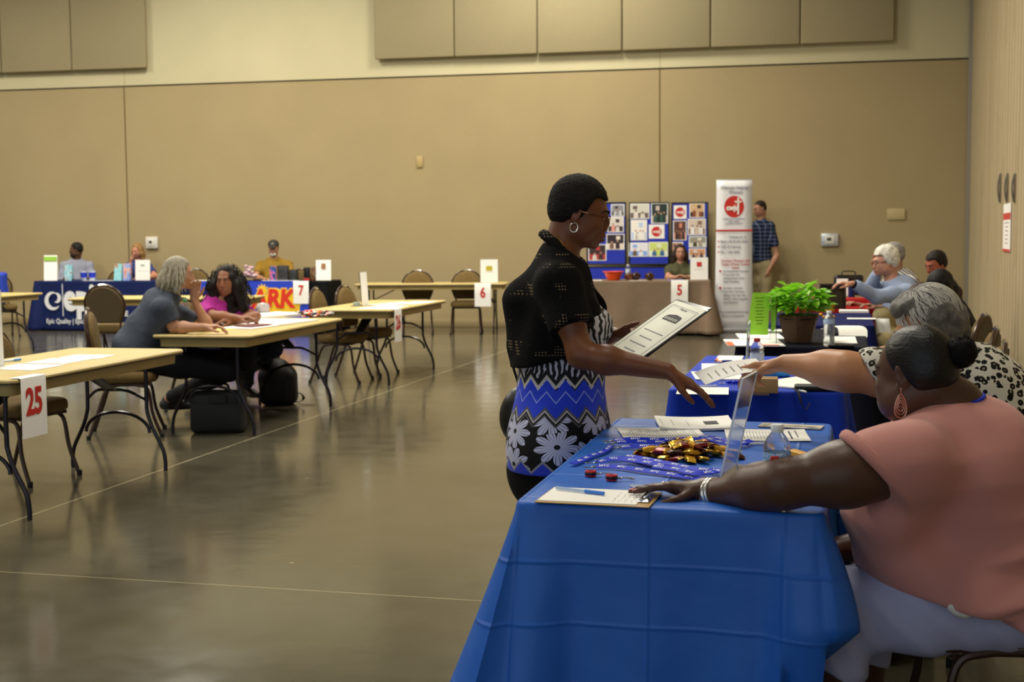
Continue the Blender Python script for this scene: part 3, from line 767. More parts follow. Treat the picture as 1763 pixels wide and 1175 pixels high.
def swivel(mb, p, d):
    p = np.asarray(p, float); d = unit(d); s_ = np.array([-d[1], d[0], 0])
    mb.tube([p, p+d*.012], .003, 6); mb.tube([p+d*.012, p+d*.02+s_*.005, p+d*.032+s_*.005, p+d*.038, p+d*.032-s_*.004, p+d*.022-s_*.004], .0014, 6); mb.ell(p+d*.012, (.004, .004, .003))
def lanyard(label, P, w, group=None, ups=None, text='MTC', clip_dir=None, seed=0):
    p0 = np.asarray(P[0], float); t = thing('lanyard', label, 'lanyard', p0, 0, group)
    Ps = [np.asarray(p, float)-p0 for p in spline(P, 6)]
    tl = .42; u = [(0, -math.sin(tl), math.cos(tl))]*len(Ps); Ps = [p+np.array([0, 0, w*.5*math.sin(tl)]) for p in Ps]
    mb = MB(); ribbon(mb, Ps, w, .0016, u); mb.build('strap', mat('lanyard_blue', '1230c8', .6, spec=.2), t, smooth=50)
    # white lettering along the strap
    tv, tf = text_geo(text, w*.66, bold=w*.012, ext=.0002); mb = MB(); s_ = 0; nxt = .02
    for i in range(1, len(Ps)):
        d = Ps[i]-Ps[i-1]; L = np.linalg.norm(d); s_ += L
        if s_ > nxt:
            nxt += .058; d = unit(d); uu = np.array(u[0]); uu = unit(uu-d*(uu@d)); side = np.cross(uu, d)
            if d[0] < 0: d = -d; side = -side
            R = np.stack([d, side, uu], 1); mb.add(np.asarray(tv)@R.T+(Ps[i]+Ps[i-1])/2+uu*.0016, tf)
    if mb.V: mb.build('lettering', mat('print_white', 'e8ecff', .6), t, smooth=False)
    if clip_dir is not None:
        mb = MB(); swivel(mb, (0, 0, .002), clip_dir); mb.build('metal_clip', M_CHROME, t)
    return t
def box_item(name, label, cat, pos, rz, d, m, bev=.002, flaps=False):
    t = thing(name, label, cat, pos, rz)
    mb = MB(); mb.box((0, 0, d[2]/2), d, bev=bev); mb.build('carton', m, t)
    if flaps:
        mb = MB(); mb.box((0, 0, d[2]+.0006), (d[0]*.98, .004, .001)); mb.box((0, d[1]*.12, d[2]+.0008), (d[0]*.7, d[1]*.2, .001)); mb.build('tape', mat('tape', 'b89a6a', .3), t)
    return t
# ---------------------------------------------------------------- the row of covered tables on the right
CL1 = cloth_mat('blue_plastic_cloth', '2a6fd6', .42, .45, .35, 5, crease=(.335, .335, .155), tl=.22, var=.08)
CL2 = cloth_mat('royal_cloth', '173bb8', .6, .2, .3, 6, tl=.05)
CL3 = cloth_mat('black_navy_cloth', '10121f', .8, .15, .3, 6)
CL4 = cloth_mat('navy_cloth', '10184e', .8, .15, .3, 6)
CLR = cloth_mat('red_cloth', 'a3141a', .8, .15, .3, 6)
def row_table(FL, w, l, clothname, label, tlabel, drop, m, ang=AL, **k):
    R = rotz(-ang); c = np.array([FL[0], FL[1], 0])+R@np.array([w/2, l/2, 0])
    folding_table(c[0], c[1], w-.03, l-.03, -ang, tlabel, 'tables hidden under cloths')
    return c, drape(clothname, label, c[0], c[1], w, l, -ang, drop, m, **k)
TT = .747
aT1 = math.radians(14.)
def t1fn(x, y, nx, ny, f):
    o = 0
    if ny < -.3 and x > .2: o += .05*f*math.exp(-((x-.40)/.12)**2)*(1-f)
    if x > .30 and y < -.35: w_ = math.exp(-((y+.80)/.25)**2); o += (.025*math.sin(math.pi*min(1., f/.62))-min(.16, .7*max(0, f-.42)))*w_*(1 if nx > .5 else .35)
    if nx < -.5: o += .10*f*math.exp(-((y+.80)/.5)**2)
    return o
cT1, clothT1 = row_table((.004, 3.385), .775, 1.60, 'tablecloth', 'bright blue plastic tablecloth on the nearest table, with candy and lanyards on it', 'folding table under the bright blue plastic cloth nearest the camera', .62, CL1, z=TT, flare=.05, waves=.014, nw=15, cornerflare=.10, seed=4, vs=26, fn=t1fn, group=None)
cT2, clothT2 = row_table((.690, 5.865), .75, 1.66, 'tablecloth', 'royal blue tablecloth on the second table, under the reaching hands', 'folding table under the royal blue cloth', .60, CL2, z=TT, flare=.05, waves=.012, nw=13, cornerflare=.06, seed=7)
cT3, clothT3 = row_table((1.36, 8.10), .78, 1.55, 'tablecloth', 'near-black tablecloth under the potted plant', 'folding table under the near-black cloth', .66, CL3, z=TT, flare=.04, waves=.01, nw=11, seed=9)
cT4, clothT4 = row_table((1.90, 9.95), .78, 1.55, 'tablecloth', 'dark navy tablecloth behind the potted plant table', 'folding table under the dark navy cloth', .66, CL4, z=TT, flare=.04, waves=.01, nw=11, seed=11)
cT5, clothT5 = row_table((2.62, 12.3), .95, 1.9, 'tablecloth', 'red tablecloth in front of the white haired man', 'folding table under the red cloth', .68, CLR, z=TT, flare=.04, waves=.01, nw=11, seed=13)
# gingham runner over the red cloth
m = mat('gingham', 'c8202a', .8); g = NT(m); x, y, z = g.xyz(g.obj())
ck = lambda v, s_: g.math('GREATER_THAN', g.math('FRACT', g.math('MULTIPLY', v, s_)), .5)
s1 = g.math('MULTIPLY', g.math('ADD', ck(x, 14.), ck(g.math('ADD', y, z), 14.)), .5)
g.l(g.mix(s1, 'c2333a', 'eadedb'), g.b.inputs['Base Color'])
drape('table_runner', 'red and white checked cloth over the far end of the red table', cT5[0]+.22, cT5[1]+.62, .96, .55, -AL, .55, m, z=TT+.003, flare=.05, waves=.008, nw=7, cat='tablecloth', cornerflare=.0)
T = lambda px, py, z=.7495: G(px, py, z)
z1 = .749
# --- nearest table
c, a, w, h = quadframe([T(921, 867), T(1108, 874), T(1150, 851), T(951, 840)])
cb = thing('clipboard', 'brown clipboard with a handwritten white form at the front edge of the blue table', 'clipboard', (c[0], c[1], z1), a)
MB().box((0, 0, .0018), (w, h, .0032), bev=.0015).build('board', mat('hardboard', 'b08d4e', .5, var=.1), cb)
mb = MB(); mb.box((-.015, .003, .0045), (w*.86, h*.90, .0018)); mb.mi = 1
rng = random.Random(5)
for i in range(5):
    for j in range(7): mb.box((w*.16+i*.016+rng.uniform(-.002, .002), -h*.30+j*h*.09+rng.uniform(-.002, .002), .0057), (.0022, .012*rng.uniform(.4, 1), .0003), R=rotz(.2))
mb.build('form', [M_PAPER, mat('pencil', '8f8f96', .8)], cb, smooth=False)
mb = MB(); mb.box((w*.42, 0, .006), (.03, .11, .004), bev=.002); mb.tube([(w*.42, -.04, .012), (w*.45, -.035, .02), (w*.45, .035, .02), (w*.42, .04, .012)], .003, 6); mb.tube([(w*.40, -.05, .009), (w*.40, .05, .009)], .005, 8); mb.build('clip', M_CHROME, cb)
pen('translucent blue pen lying on the clipboard form', (*T(958, 843, .756)[:2], .756), (*T(1041, 853, .756)[:2], .756))
def reel(px, py, label, rz):
    p = T(px, py); t = thing('badge_reel', label, 'badge reel', (p[0], p[1], z1), rz, 'red badge reels')
    mb = MB(); mb.lathe([(.0155, 0), (.0165, .002), (.0165, .004)], 8); mb.lathe([(.0165, .012), (.0165, .014), (.0150, .0162)], 8); mb.build('case', mat('reel_red', 'cf2630', .35), t)
    MB().lathe([(.0163, .004), (.0170, .005), (.0170, .011), (.0163, .012)], 16).build('rim', mat('reel_black', '191516', .4), t)
    mb = MB(); mb.box((0, 0, .0168), (.014, .006, .0015)); mb.build('front_badge', mat('reel_black', '191516', .4), t)
    mb = MB(); swivel(mb, (.016, 0, .006), (1, .1, 0)); mb.tube([(.05, .004, .004), (.06, .006, .004), (.064, 0, .004), (.058, -.004, .004), (.05, 0, .004)], .0015, 6); mb.build('snap', M_CHROME, t)
reel(1017, 820, 'red and black badge reel on the left, beside the lanyard clips', .1)
reel(1053, 827, 'red and black badge reel on the right, nearer the clipboard', -.1)
def badge(px, py, rz, label, w=.085, h=.055):
    p = T(px, py); t = thing('badge_holder', label, 'badge holder', (p[0], p[1], z1), rz, 'clear badge holders')
    mb = MB(); mb.box((0, 0, .002), (w, h, .0015), bev=.0007); mb.build('sleeve', mat('sleeve', 'c7d3ea', .1, alpha=.45), t)
    mb = MB(); mb.box((w*.44, 0, .0035), (.006, h*.5, .0015)); mb.build('slot_bar', mat('sleeve2', 'e4e9f2', .2, alpha=.8), t)
badge(1113, 838, .2, 'clear plastic badge holder just left of the resting hand'); badge(1160, 836, -.1, 'clear plastic badge holder behind the resting hand'); badge(1303, 764, .1, 'clear plastic badge holder between sign and water bottle')
# lanyards
def lany(pts, label, z0=.003, cd=None, w=.022):
    n = len(pts)
    P = [(*T(x, y)[:2], z1+z0+(zz if len(q) > 2 else 0)) for q in pts for x, y, zz in [(*q, 0) if len(q) == 2 else q]]
    return lanyard(label, P, w, clip_dir=cd, group='blue lettered lanyards')
LG = 'blue lettered lanyards'
lany([(1030, 803), (1060, 797), (1110, 803), (1160, 812), (1215, 824)], 'blue lanyard of the front bundle, its upper strap', .008, (-1, .05, 0))
lany([(1046, 795), (1085, 794), (1130, 803), (1190, 811), (1238, 817)], 'blue lanyard at the back of the front bundle', .003, (-1, .1, 0))
lany([(1027, 807), (1060, 808), (1105, 814), (1160, 822), (1205, 829)], 'blue lanyard lowest and nearest the red reels', .003, (-1, -.1, 0))
lany([(1078, 795), (1110, 800), (1150, 808), (1200, 818), (1245, 822)], 'blue lanyard of the front bundle ending at the acrylic sign', .013)
lany([(1125, 814), (1160, 818), (1195, 826), (1225, 824), (1232, 818)], 'blue lanyard end folded over at the right of the front bundle', .014)
lany([(1052, 771), (1040, 781), (1018, 789), (1000, 797), (985, 803)], 'short blue lanyard folded toward the left table edge', .003, (.3, 1, 0), .021)
lany([(1058, 762), (1090, 760), (1140, 761), (1190, 760), (1235, 762)], 'blue lanyard behind the candy, farthest strap', .003, (-1, 0, 0))
lany([(1062, 767), (1095, 766), (1140, 767), (1185, 767)], 'blue lanyard tucked behind the candy', .006, (-1, .1, 0))
lany([(1070, 774), (1100, 772), (1140, 774), (1175, 775)], 'blue lanyard touching the back of the candy pile', .003, (-1, .1, 0))
lany([(1205, 756), (1235, 760), (1262, 766), (1290, 769)], 'blue lanyard passing behind the acrylic sign to its right', .006)
lany([(1215, 762), (1245, 770), (1270, 772), (1294, 766)], 'blue lanyard looped at the foot of the acrylic sign', .010)
# candy pile
rng = random.Random(21); pc = T(1185, 786)
kinds = [('gold', 'd9a021', 'e7b93a'), ('dark', '2c1613', '47201a'), ('redbrown', '7c1820', 'c99b3a'), ('goldred', 'c8921c', '6e1418'), ('brown', '3a1d14', 'd8a52c')]
nm = {'gold': 'gold foil', 'dark': 'dark brown', 'redbrown': 'dark red', 'goldred': 'gold and red', 'brown': 'brown and gold'}
spots = []
for k in range(62):
    lay = 0 if k < 30 else (1 if k < 50 else 2); R_ = (.135, .095, .05)[lay]
    for tries in range(60):
        u = rng.uniform(-1, 1); v = rng.uniform(-1, 1)
        if u*u+v*v > 1: continue
        x = u*R_*1.05; y = v*R_*.95
        if all(math.hypot(x-a, y-b) > (.024 if l == lay else 0) for a, b, l in spots): break
    spots.append((x, y, lay)); kd = kinds[(k*7+k//5) % 5]
    R = rotz(rng.uniform(0, 6.28))@rotx(rng.uniform(-.35, .35)*(1+lay*.5))@roty(rng.uniform(-.3, .3)*(1+lay*.3))
    where = ['at the bottom of', 'in the middle of', 'on top of'][lay]
    put_candy(kd[0], kd[1], kd[2], (pc[0]+x*1.05, pc[1]+y, z1+.004+lay*.0135), R, '%s wrapped candy bar %s the pile on the blue table' % (nm[kd[0]], where), 'candy bars piled on the blue table')
# one large gold wrapper at the left of the pile
p = T(1125, 787); R = rotz(.25)@rotx(-.25)
mb = candy('', None, 0, None, None, L=.12, w=.05, h=.020); o = mb.build('candy_bar', [mat('foil_d9a021', 'd9a021', .3, .5), mat('foil_2c1613', '2c1613', .3, .3)], None, smooth=50, loc=(p[0], p[1], z1+.012)); o.rotation_euler = (-.2, 0, .2)
tag(o, 'large gold wrapped candy bar at the left end of the pile', 'candy')
# papers
o = paper_px('paper_stack', 'stack of white pages with a small logo at the back of the nearest table', 'papers', [(1130, 742), (1262, 742), (1262, 724), (1132, 725)], z1, lines=0, pages=5, curl=.012, marks=[(.62, .35, .80, .68, 3), (.06, .2, .065, .8, 1), (.2, .2, .205, .8, 1), (.4, .2, .405, .8, 1)])
paper_px('printed_sheet', 'white list sheet with rows of text behind the blue lanyards', 'papers', [(1075, 760), (1217, 759), (1203, 738), (1063, 740)], z1, lines=0, curl=.006, marks=[(.08+i*.036, .12, .086+i*.036, .75+.12*((i*7) % 3-1), 1) for i in range(24)])
paper_px('printed_sheet', 'white sheet with two black bars behind the water bottle', 'papers', [(1255, 759), (1402, 761), (1380, 742), (1243, 741)], z1, lines=0, curl=.004, marks=[(.10+i*.04, .12, .106+i*.04, .8, 1) for i in range(14)]+[(.70, .15, .72, .85, 3), (.78, .15, .80, .85, 3), (.86, .3, .88, .9, 1)])
paper_px('brochure', 'narrow printed brochure lying alone at the far right of the blue table', 'papers', [(1306, 736), (1414, 741), (1418, 735), (1312, 730)], z1, lines=0, pages=3, m=picmat(5, ['e8e4da', 'cfc9bd', '6f6d66', 'e6e2d8'], 2.))
p = T(1376, 795); box_item('candy_carton', 'small open yellow carton right of the water bottle', 'box', (p[0], p[1]+.02, z1), .35, (.035, .085, .028), mat('carton_yellow', 'd69b25', .5, var=.2, vs=30))
p = T(1337, 878); bottle('clear water bottle with blue label partly hidden by the dark forearm', (p[0], p[1], z1), 'e8eef2', '3f86cf', h=.213, r=.034, labz=(.088, .140), red=True)
# acrylic sign seen nearly edge on
def edge_sign(base, top, label, h, rz, w=.216, lean=.16, insert=True):
    b = T(*base); t = thing('sign_holder', label, 'sign', (b[0], b[1], z1+.001), rz)
    R = rotx(-lean)
    mb = MB(); mb.box((0, 0, 0), (w, .0035, h), R=None); V = (np.array(mb.V)+[0, 0, h/2])@R.T; mb.V = V.tolist()
    mb.box((0, .05, .002), (w, .11, .0035)); mb.build('acrylic_stand', M_CLEAR, t, smooth=False)
    mb = MB(); mb.box((w/2-.001, 0, h/2), (.003, .0062, h)); mb.box((-w/2+.001, 0, h/2), (.003, .0062, h)); mb.box((0, 0, h), (w, .0062, .003)); mb.V = (np.array(mb.V)@R.T).tolist(); mb.build('painted_edge_glow', mat('edge_glow_white', 'e2e8ea', .3), t, smooth=False)  # opaque white strips paint the glow along the clear acrylic's polished edges
    if insert:
        mb = MB(); mb.box((0, -.0032, h/2), (w-.004, .0012, h-.004)); mb.V = (np.array(mb.V)@R.T).tolist(); mb.build('insert_sheet', M_PAPER, t, smooth=False)
    return t
edge_sign((1254, 812), None, 'leaning acrylic sign on the nearest blue table seen almost edge on', .285, math.radians(249), lean=.21, insert=False)
# --- second table
edge_sign((1282, 676), None, 'upright acrylic sign on the royal blue table beside the cardboard box', .30, math.radians(258), lean=.06, insert=False)
c, a, w, h = quadframe([T(1297, 681), T(1338, 681), T(1341, 672), T(1299, 672)])
box_item('cardboard_box', 'small plain cardboard box at the front of the royal blue table', 'box', (c[0], c[1]+.03, z1), -.18, (.112, .10, .062), mat('kraft', 'ab8a5e', .7, var=.05), flaps=True)
p = T(1303, 652); bottle('cola bottle with a red cap behind the reaching hand', (p[0], p[1], z1), 'a3202c', 'c9c9c9', h=.19, r=.033, liquid='1d0f0a', name='soda_bottle', labz=(.09, .13))
paper_px('form_sheet', 'white sheet at the front left corner of the royal blue table', 'papers', [(1157, 679), (1250, 680), (1259, 668), (1175, 667)], z1, lines=4, heading=False)
paper_px('booklet', 'white booklet with orange edge at the back left of the royal blue table', 'papers', [(1224, 625), (1276, 625), (1280, 615), (1242, 614)], z1, lines=0, pages=4, marks=[(.0, .0, .3, .16, 2), (0, 0, .1, .5, 2)])
paper_px('booklet', 'white booklet with a wide orange band, middle of the royal blue table', 'papers', [(1190, 640), (1290, 640), (1300, 629), (1225, 628)], z1, lines=0, pages=4, marks=[(.25, .12, .95, .42, 2)])
paper_px('booklet', 'white booklet just behind the handed-over paper', 'papers', [(1187, 654), (1272, 655), (1280, 641), (1200, 642)], z1, lines=5, pages=3, heading=False)
box_item('highlighter', 'stubby navy marker beside the orange edged booklet', 'pen', (*T(1252, 628)[:2], z1+.006), -.1, (.055, .02, .018), mat('navy_plastic', '14207c', .4), bev=.006)
badge(1217, 665, .1, 'grey card beside the white sheet on the royal blue table', .09, .05)
t = thing('keys', 'blue keyring beside the upright acrylic sign', 'keys', (*T(1262, 661)[:2], z1))
mb = MB()
for i in range(5): mb.ell((.012*i-.02, .01*math.sin(i*2), .008), (.013, .009, .008))
mb.build('fob', mat('royal_plastic', '1a2fd0', .3), t); MB().tube([(-.05+.012*math.cos(a_), .012*math.sin(a_), .003) for a_ in [k*.7 for k in range(9)]], .0015, 6).build('ring', M_CHROME, t)
paper_px('large_envelope', 'large white envelope with an orange corner under the reaching arm', 'papers', [(1345, 668), (1440, 672), (1450, 655), (1342, 643)], z1, lines=0, pages=4, marks=[(.93, .0, 1., .28, 2)])
t = thing('tablet_case', 'black zipped tablet case with a strap at the front of the royal blue table', 'case', (*T(1406, 672)[:2], z1), -.2)
MB().box((0, 0, .012), (.19, .10, .022), bev=.009).build('case', mat('black_nylon', '141416', .6), t)
P = spline([(-.06, -.03, .02), (-.10, -.05, .012), (-.08, -.095, .004), (-.07, -.125, -.03), (-.05, -.13, -.07), (-.03, -.125, -.04)], 5)
mb = MB(); ribbon(mb, P, .010, .002); mb.build('strap', mat('black_nylon', '141416', .6), t)
pen('silver pen lying against the black tablet case', (*T(1368, 672)[:2], z1), (*T(1388, 677)[:2], z1), 'c8c8c8')
box_item('tissue_pack', 'light blue pack behind the reaching hand', 'box', (*T(1335, 648)[:2], z1), -.1, (.13, .08, .03), mat('cyan_pack', '3f9fd0', .4, var=.2, vs=20), bev=.01)
# handed-over paper held between the two hands is added with the people
# --- third table
def basket_plant():
    p = T(1381, 592); t = thing('potted_plant', 'leafy bright green plant in a brown wicker basket on the near-black table', 'plant', (p[0], p[1]+.11, z1))
    n = 6; prof = [(.085, 0), (.09, .004), (.130, .150), (.137, .155), (.137, .172), (.128, .174), (.122, .150), (.02, .148)]
    m = mat('wicker', '4a3120', .6, var=.3, vs=40); g = NT(m); x, y, z = g.xyz(g.obj())
    w1 = g.math('SINE', g.math('MULTIPLY', z, 380.)); at = g.math('ARCTAN2', y, x); w2 = g.math('SINE', g.math('MULTIPLY', at, 40.))
    ws = g.math('MULTIPLY', w1, w2); bp = g.n('Bump'); bp.inputs['Strength'].default_value = .9; bp.inputs['Distance'].default_value = .008; g.l(ws, bp.inputs['Height']); g.l(bp.outputs[0], g.b.inputs['Normal'])
    g.l(g.mix(g.math('MULTIPLY_ADD', ws, .5, .5), '2c1a10', '8a6240'), g.b.inputs['Base Color'])
    MB().lathe(prof, n, R=rotz(.2)).build('basket', m, t, smooth=20)
    MB().lathe([(.001, .145), (.12, .146), (.118, .152), (.001, .165)], 12).build('soil', mat('soil', '1c130c', .9), t)
    mb = MB(); rng = random.Random(3); ms = MB()
    for k in range(300):
        a = rng.uniform(0, 6.283); rr = rng.random()**.5; el = rng.uniform(.15, 1.0)
        r0 = .155*rr; hgt = .18+rng.uniform(.02, .20)*(1-.40*rr)
        base = np.array([r0*math.cos(a), r0*math.sin(a)*.9, hgt])
        L = rng.uniform(.055, .10); wd = L*.62; d = unit([math.cos(a)*(.3+rr), math.sin(a)*(.3+rr), rng.uniform(-.1, .9)]); s_ = unit(np.cross(d, [0, 0, 1])); u = np.cross(s_, d); s_ = unit(s_+u*rng.uniform(-.6, .6)); u = np.cross(s_, d)
        V = []; 
        for j, (f, wv) in enumerate(((0, .08), (.2, .75), (.45, 1), (.7, .75), (.9, .3), (1., .02))):
            c = base+d*L*f-u*0+np.array([0, 0, -.25*L*f*f]); V += [c+s_*wd*wv*.5+u*.12*wd*wv, c-u*.06*wd*wv, c-s_*wd*wv*.5+u*.12*wd*wv]
        F = []
        for j in range(5): F += [(3*j, 3*j+1, 3*j+4, 3*j+3), (3*j+1, 3*j+2, 3*j+5, 3*j+4)]
        mb.add(V, F)
        if k % 4 == 0: ms.tube([(base[0]*.5, base[1]*.5, .15), base*[.8, .8, .8]+[0, 0, .02], base], .0016, 5)
    m = mat('leaf_green', '5fb21e', .45, sub=0.); g = NT(m); n_ = g.n('TexNoise'); n_.inputs['Scale'].default_value = 28; g.l(g.obj(), n_.inputs['Vector'])
    g.l(g.mix(n_.outputs['Fac'], '4d9a18', 'b4e648'), g.b.inputs['Base Color'])
    tr = g.n('BsdfTranslucent'); tr.inputs['Color'].default_value = (*lin('8fdc30'), 1); msx = g.n('MixShader'); msx.inputs[0].default_value = .35; out = [o for o in g.t.nodes if o.type == 'OUTPUT_MATERIAL'][0]
    g.l(g.b.outputs[0], msx.inputs[1]); g.l(tr.outputs[0], msx.inputs[2]); g.l(msx.outputs[0], out.inputs[0])
    mb.build('foliage', m, t, smooth=True); ms.build('stems', mat('stem', '4d7a22', .6), t)
basket_plant()
p = T(1427, 597); bottle('clear water bottle right of the wicker basket', (p[0], p[1], z1), 'eef2f2', 'a9c6e4', h=.215, r=.034, labz=(.13, .155))
box_item('phone', 'black phone lying behind the bottle on the near-black table', 'phone', (*T(1448, 597)[:2], z1), -.2, (.15, .075, .012), mat('black_plastic', '111113', .3), bev=.005)
paper_px('form_sheet', 'white sheet right of the bottle on the near-black table', 'papers', [(1418, 591), (1470, 592), (1478, 580), (1432, 580)], z1, lines=3, heading=False)
paper_px('booklet', 'white booklet with an orange corner left of the basket on the near-black table', 'papers', [(1240, 597), (1345, 597), (1345, 586), (1258, 586)], z1, lines=0, pages=4, marks=[(.0, .0, .12, .6, 2), (.55, .0, .9, .12, 2)])
paper_px('booklet', 'white booklet behind the orange cornered one, left of the basket', 'papers', [(1268, 585), (1346, 585), (1346, 576), (1272, 576)], z1, lines=3, pages=4, heading=False)
t = thing('spiral_notebook', 'spiral notebook with a blue pen left of the basket', 'notebook', (*T(1318, 572)[:2], z1), -.15)
MB().box((0, 0, .007), (.24, .17, .013), bev=.002).build('pages', M_PAPER, t)
mb = MB()
for k in range(16): mb.tube([(-.11+k*.0146, -.085+.007*math.cos(a_), .008+.008*math.sin(a_)) for a_ in [j*.9 for j in range(8)]], .001, 5)
mb.build('spiral', M_INK, t)
pen('blue pen on the spiral notebook', (*T(1300, 569, .765)[:2], .765), (*T(1335, 566, .765)[:2], .765), '2436a8')
b = T(1332, 592); t = thing('sign_holder', 'bright lime green sheet in an acrylic holder left of the plant', 'sign', (b[0], b[1]+.02, z1), math.radians(12))
mb = MB(); mb.box((0, 0, .15), (.004, .10, .30)); mb.box((.0, 0, .002), (.09, .14, .003)); mb.build('acrylic_stand', M_CLEAR, t, smooth=False)
mb = MB(); P0 = [(-.155, .05, .055), (-.012, .05, .05), (-.006, .05, .31), (-.115, .05, .315)]; mb.add(P0+[(x_, y_+.001, z_) for x_, y_, z_ in P0], [(0, 1, 2, 3), (7, 6, 5, 4), (0, 4, 5, 1), (1, 5, 6, 2), (2, 6, 7, 3), (3, 7, 4, 0)])
P1 = [(.006, .04, .07), (.03, .04, .08), (.055, .04, .27), (.006, .04, .27)]; mb.add(P1+[(x_, y_+.001, z_) for x_, y_, z_ in P1], [(0, 1, 2, 3), (7, 6, 5, 4), (0, 4, 5, 1), (1, 5, 6, 2), (2, 6, 7, 3), (3, 7, 4, 0)])
mb.mi = 1
for i in range(9): mb.box((-.07, .0492, .28-.02*i), (.06-.01*(i % 3), .0005, .005))
mb.build('insert_sheet', [mat('lime', 'aef545', .6), mat('lime_ink', '6a9c22', .7)], t, smooth=False)
# --- fourth table
def T4(px, py, z=.752): return G(px, py, z)
t = thing('magazine_fan', 'row of white pages curling over the front of the navy table', 'papers', (*T4(1447, 575)[:2], .748), -.3)
mb = MB()
for k in range(4):
    th = .003
    P = [(-.10+.022*k+.0, .10, .03), (-.02+.03*k, .02, .055), (.03+.03*k, -.05, .045), (.045+.028*k, -.10, .0), (.04+.028*k, -.115, -.03)]
    ribbon(mb, spline(P, 5), .10-.0*k, th, up=None)
mb.build('pages', M_PAPER, t)
t = thing('display_box', 'open dark wooden box standing upright behind the plant', 'box', (*T4(1433, 531)[:2], .748), -.05)
mb = MB(); W_, H_ = .215, .225
for x_, z_, dx, dz in ((-W_/2, H_/2, .018, H_), (W_/2, H_/2, .018, H_), (0, .009, W_, .018), (0, H_-.009, W_, .018)): mb.box((x_, 0, z_), (dx, .05, dz), bev=.002)
mb.build('frame', mat('dark_wood', '2a1c12', .5), t); MB().box((0, .015, H_/2), (W_, .012, H_)).build('back_panel', mat('olive_wood', '3a2b17', .6, var=.2, vs=12), t)
paper('paper_stack', 'white stack of papers right of the dark wooden box', 'papers', T4(1470, 537)[:2], -.2, .24, .2, .748, lines=2, pages=12, heading=False)
paper('form_sheet', 'white sheet at the right edge of the navy table', 'papers', T4(1483, 548)[:2], -.25, .22, .16, .748, lines=2, heading=False)
t = thing('hanging_sheet', 'white paper sheet hanging off the right side of the navy table', 'papers', (*G(1500, 550, .74)[:2], 0), -.2)
mb = MB(); mb.grid(lambda u, v: (.03+.10*v*v+.18*u*(.6+.4*v), -.06*v+.01*math.sin(u*6), .745-.42*v-.06*u*v), 8, 10); mb.build('sheet', mat('grey_paper', 'd8d8d4', .8), t, smooth=True)
m_ = t.children[0].modifiers.new('thickness', 'SOLIDIFY'); m_.thickness = .001
t = thing('yellow_flowers', 'small bunch of yellow flowers behind the water bottle', 'flowers', (*T4(1424, 560)[:2], .748)); mb = MB(); rng = random.Random(2)
for k in range(26): mb.ell((rng.uniform(-.05, .05), rng.uniform(-.04, .04), rng.uniform(.04, .17)), (.016, .014, .012))
mb.build('petals', mat('petal_yellow', 'd99b12', .6), t); MB().lathe([(.03, 0), (.034, .02), (.026, .05)], 10).build('pot', mat('dark_pot', '241d16', .6), t)
# --- red table
p = lambda px, py: G(px, py, .75)
def cyl(name, label, cat, pos, prof, m, n=18, parts=()):
    t = thing(name, label, cat, pos); MB().lathe(prof, n).build('body', m, t)
    for pn, pr, mm in parts: MB().lathe(pr, n).build(pn, mm, t)
    return t
cyl('tumbler', 'tall navy insulated bottle in front of the white haired man', 'bottle', (*p(1466, 518)[:2], .748), [(.03, 0), (.034, .004), (.034, .19), (.03, .2)], mat('tumbler_navy', '15205e', .3, .4), parts=(('lid', [(.03, .2), (.031, .203), (.031, .235), (.02, .24)], mat('black_plastic', '111113', .3)),))
cyl('drinking_glass', 'clear plastic cup left of the dark wooden box', 'cup', (*p(1415, 515)[:2], .748), [(.027, .0), (.028, .002), (.037, .15), (.035, .15), (.026, .004)], M_GLASSY)
q = p(1483, 512); t = thing('laptop_bag', 'black leather bag standing on the red table', 'bag', (q[0]-.05, q[1]+.35, .750), -.15)
bb = Body(); bb.box((q[0]-.05, q[1]+.35, .75+.115), (.16, .05, .11), rad=.035); bb.disp = lambda P: .006*wob(P, 28, 3)
sdf_obj('bag_body', bb, .012, mat('black_leather', '17171a', .35), t)
MB().tube(spline([(-.07, 0, .22), (-.06, 0, .26), (.06, 0, .26), (.07, 0, .22)], 5), .007, 6).build('handle', mat('black_leather', '17171a', .35), t)
q = p(1458, 512); sign_holder('white card standing left of the black leather bag', (q[0], q[1]+.2, .75), -.1, .12, .19, .15, lines=2)
q = p(1402, 515); box_item('gift_box', 'box with a pinkish red and white top left of the dark wooden box', 'box', (q[0], q[1], .75), -.1, (.17, .15, .10), picmat(31, ['c9404a', 'e8e0dc', 'd24a55', 'f0eae8'], 3.), bev=.006)
q = p(1470, 522); box_item('red_box', 'flat red box under the white haired man\'s wrist', 'box', (q[0], q[1], .75), -.15, (.30, .18, .05), mat('box_red', 'b31b20', .5), bev=.006)
# chairs behind the seated people along the partition
for k, (px, py, Y, lb) in enumerate(((1668, 556, 8.3, 'empty brown chair by the partition, farthest of the three chair backs'), (1680, 556, 7.1, 'empty brown chair by the partition, middle of the three chair backs'), (1690, 565, 6.2, 'empty brown chair by the partition, nearest of the three chair backs'))):
    q = Q(px, py, Y); chair(q[0]-.18, Y, FL+(-.35, -.2, -.1)[k], lb)
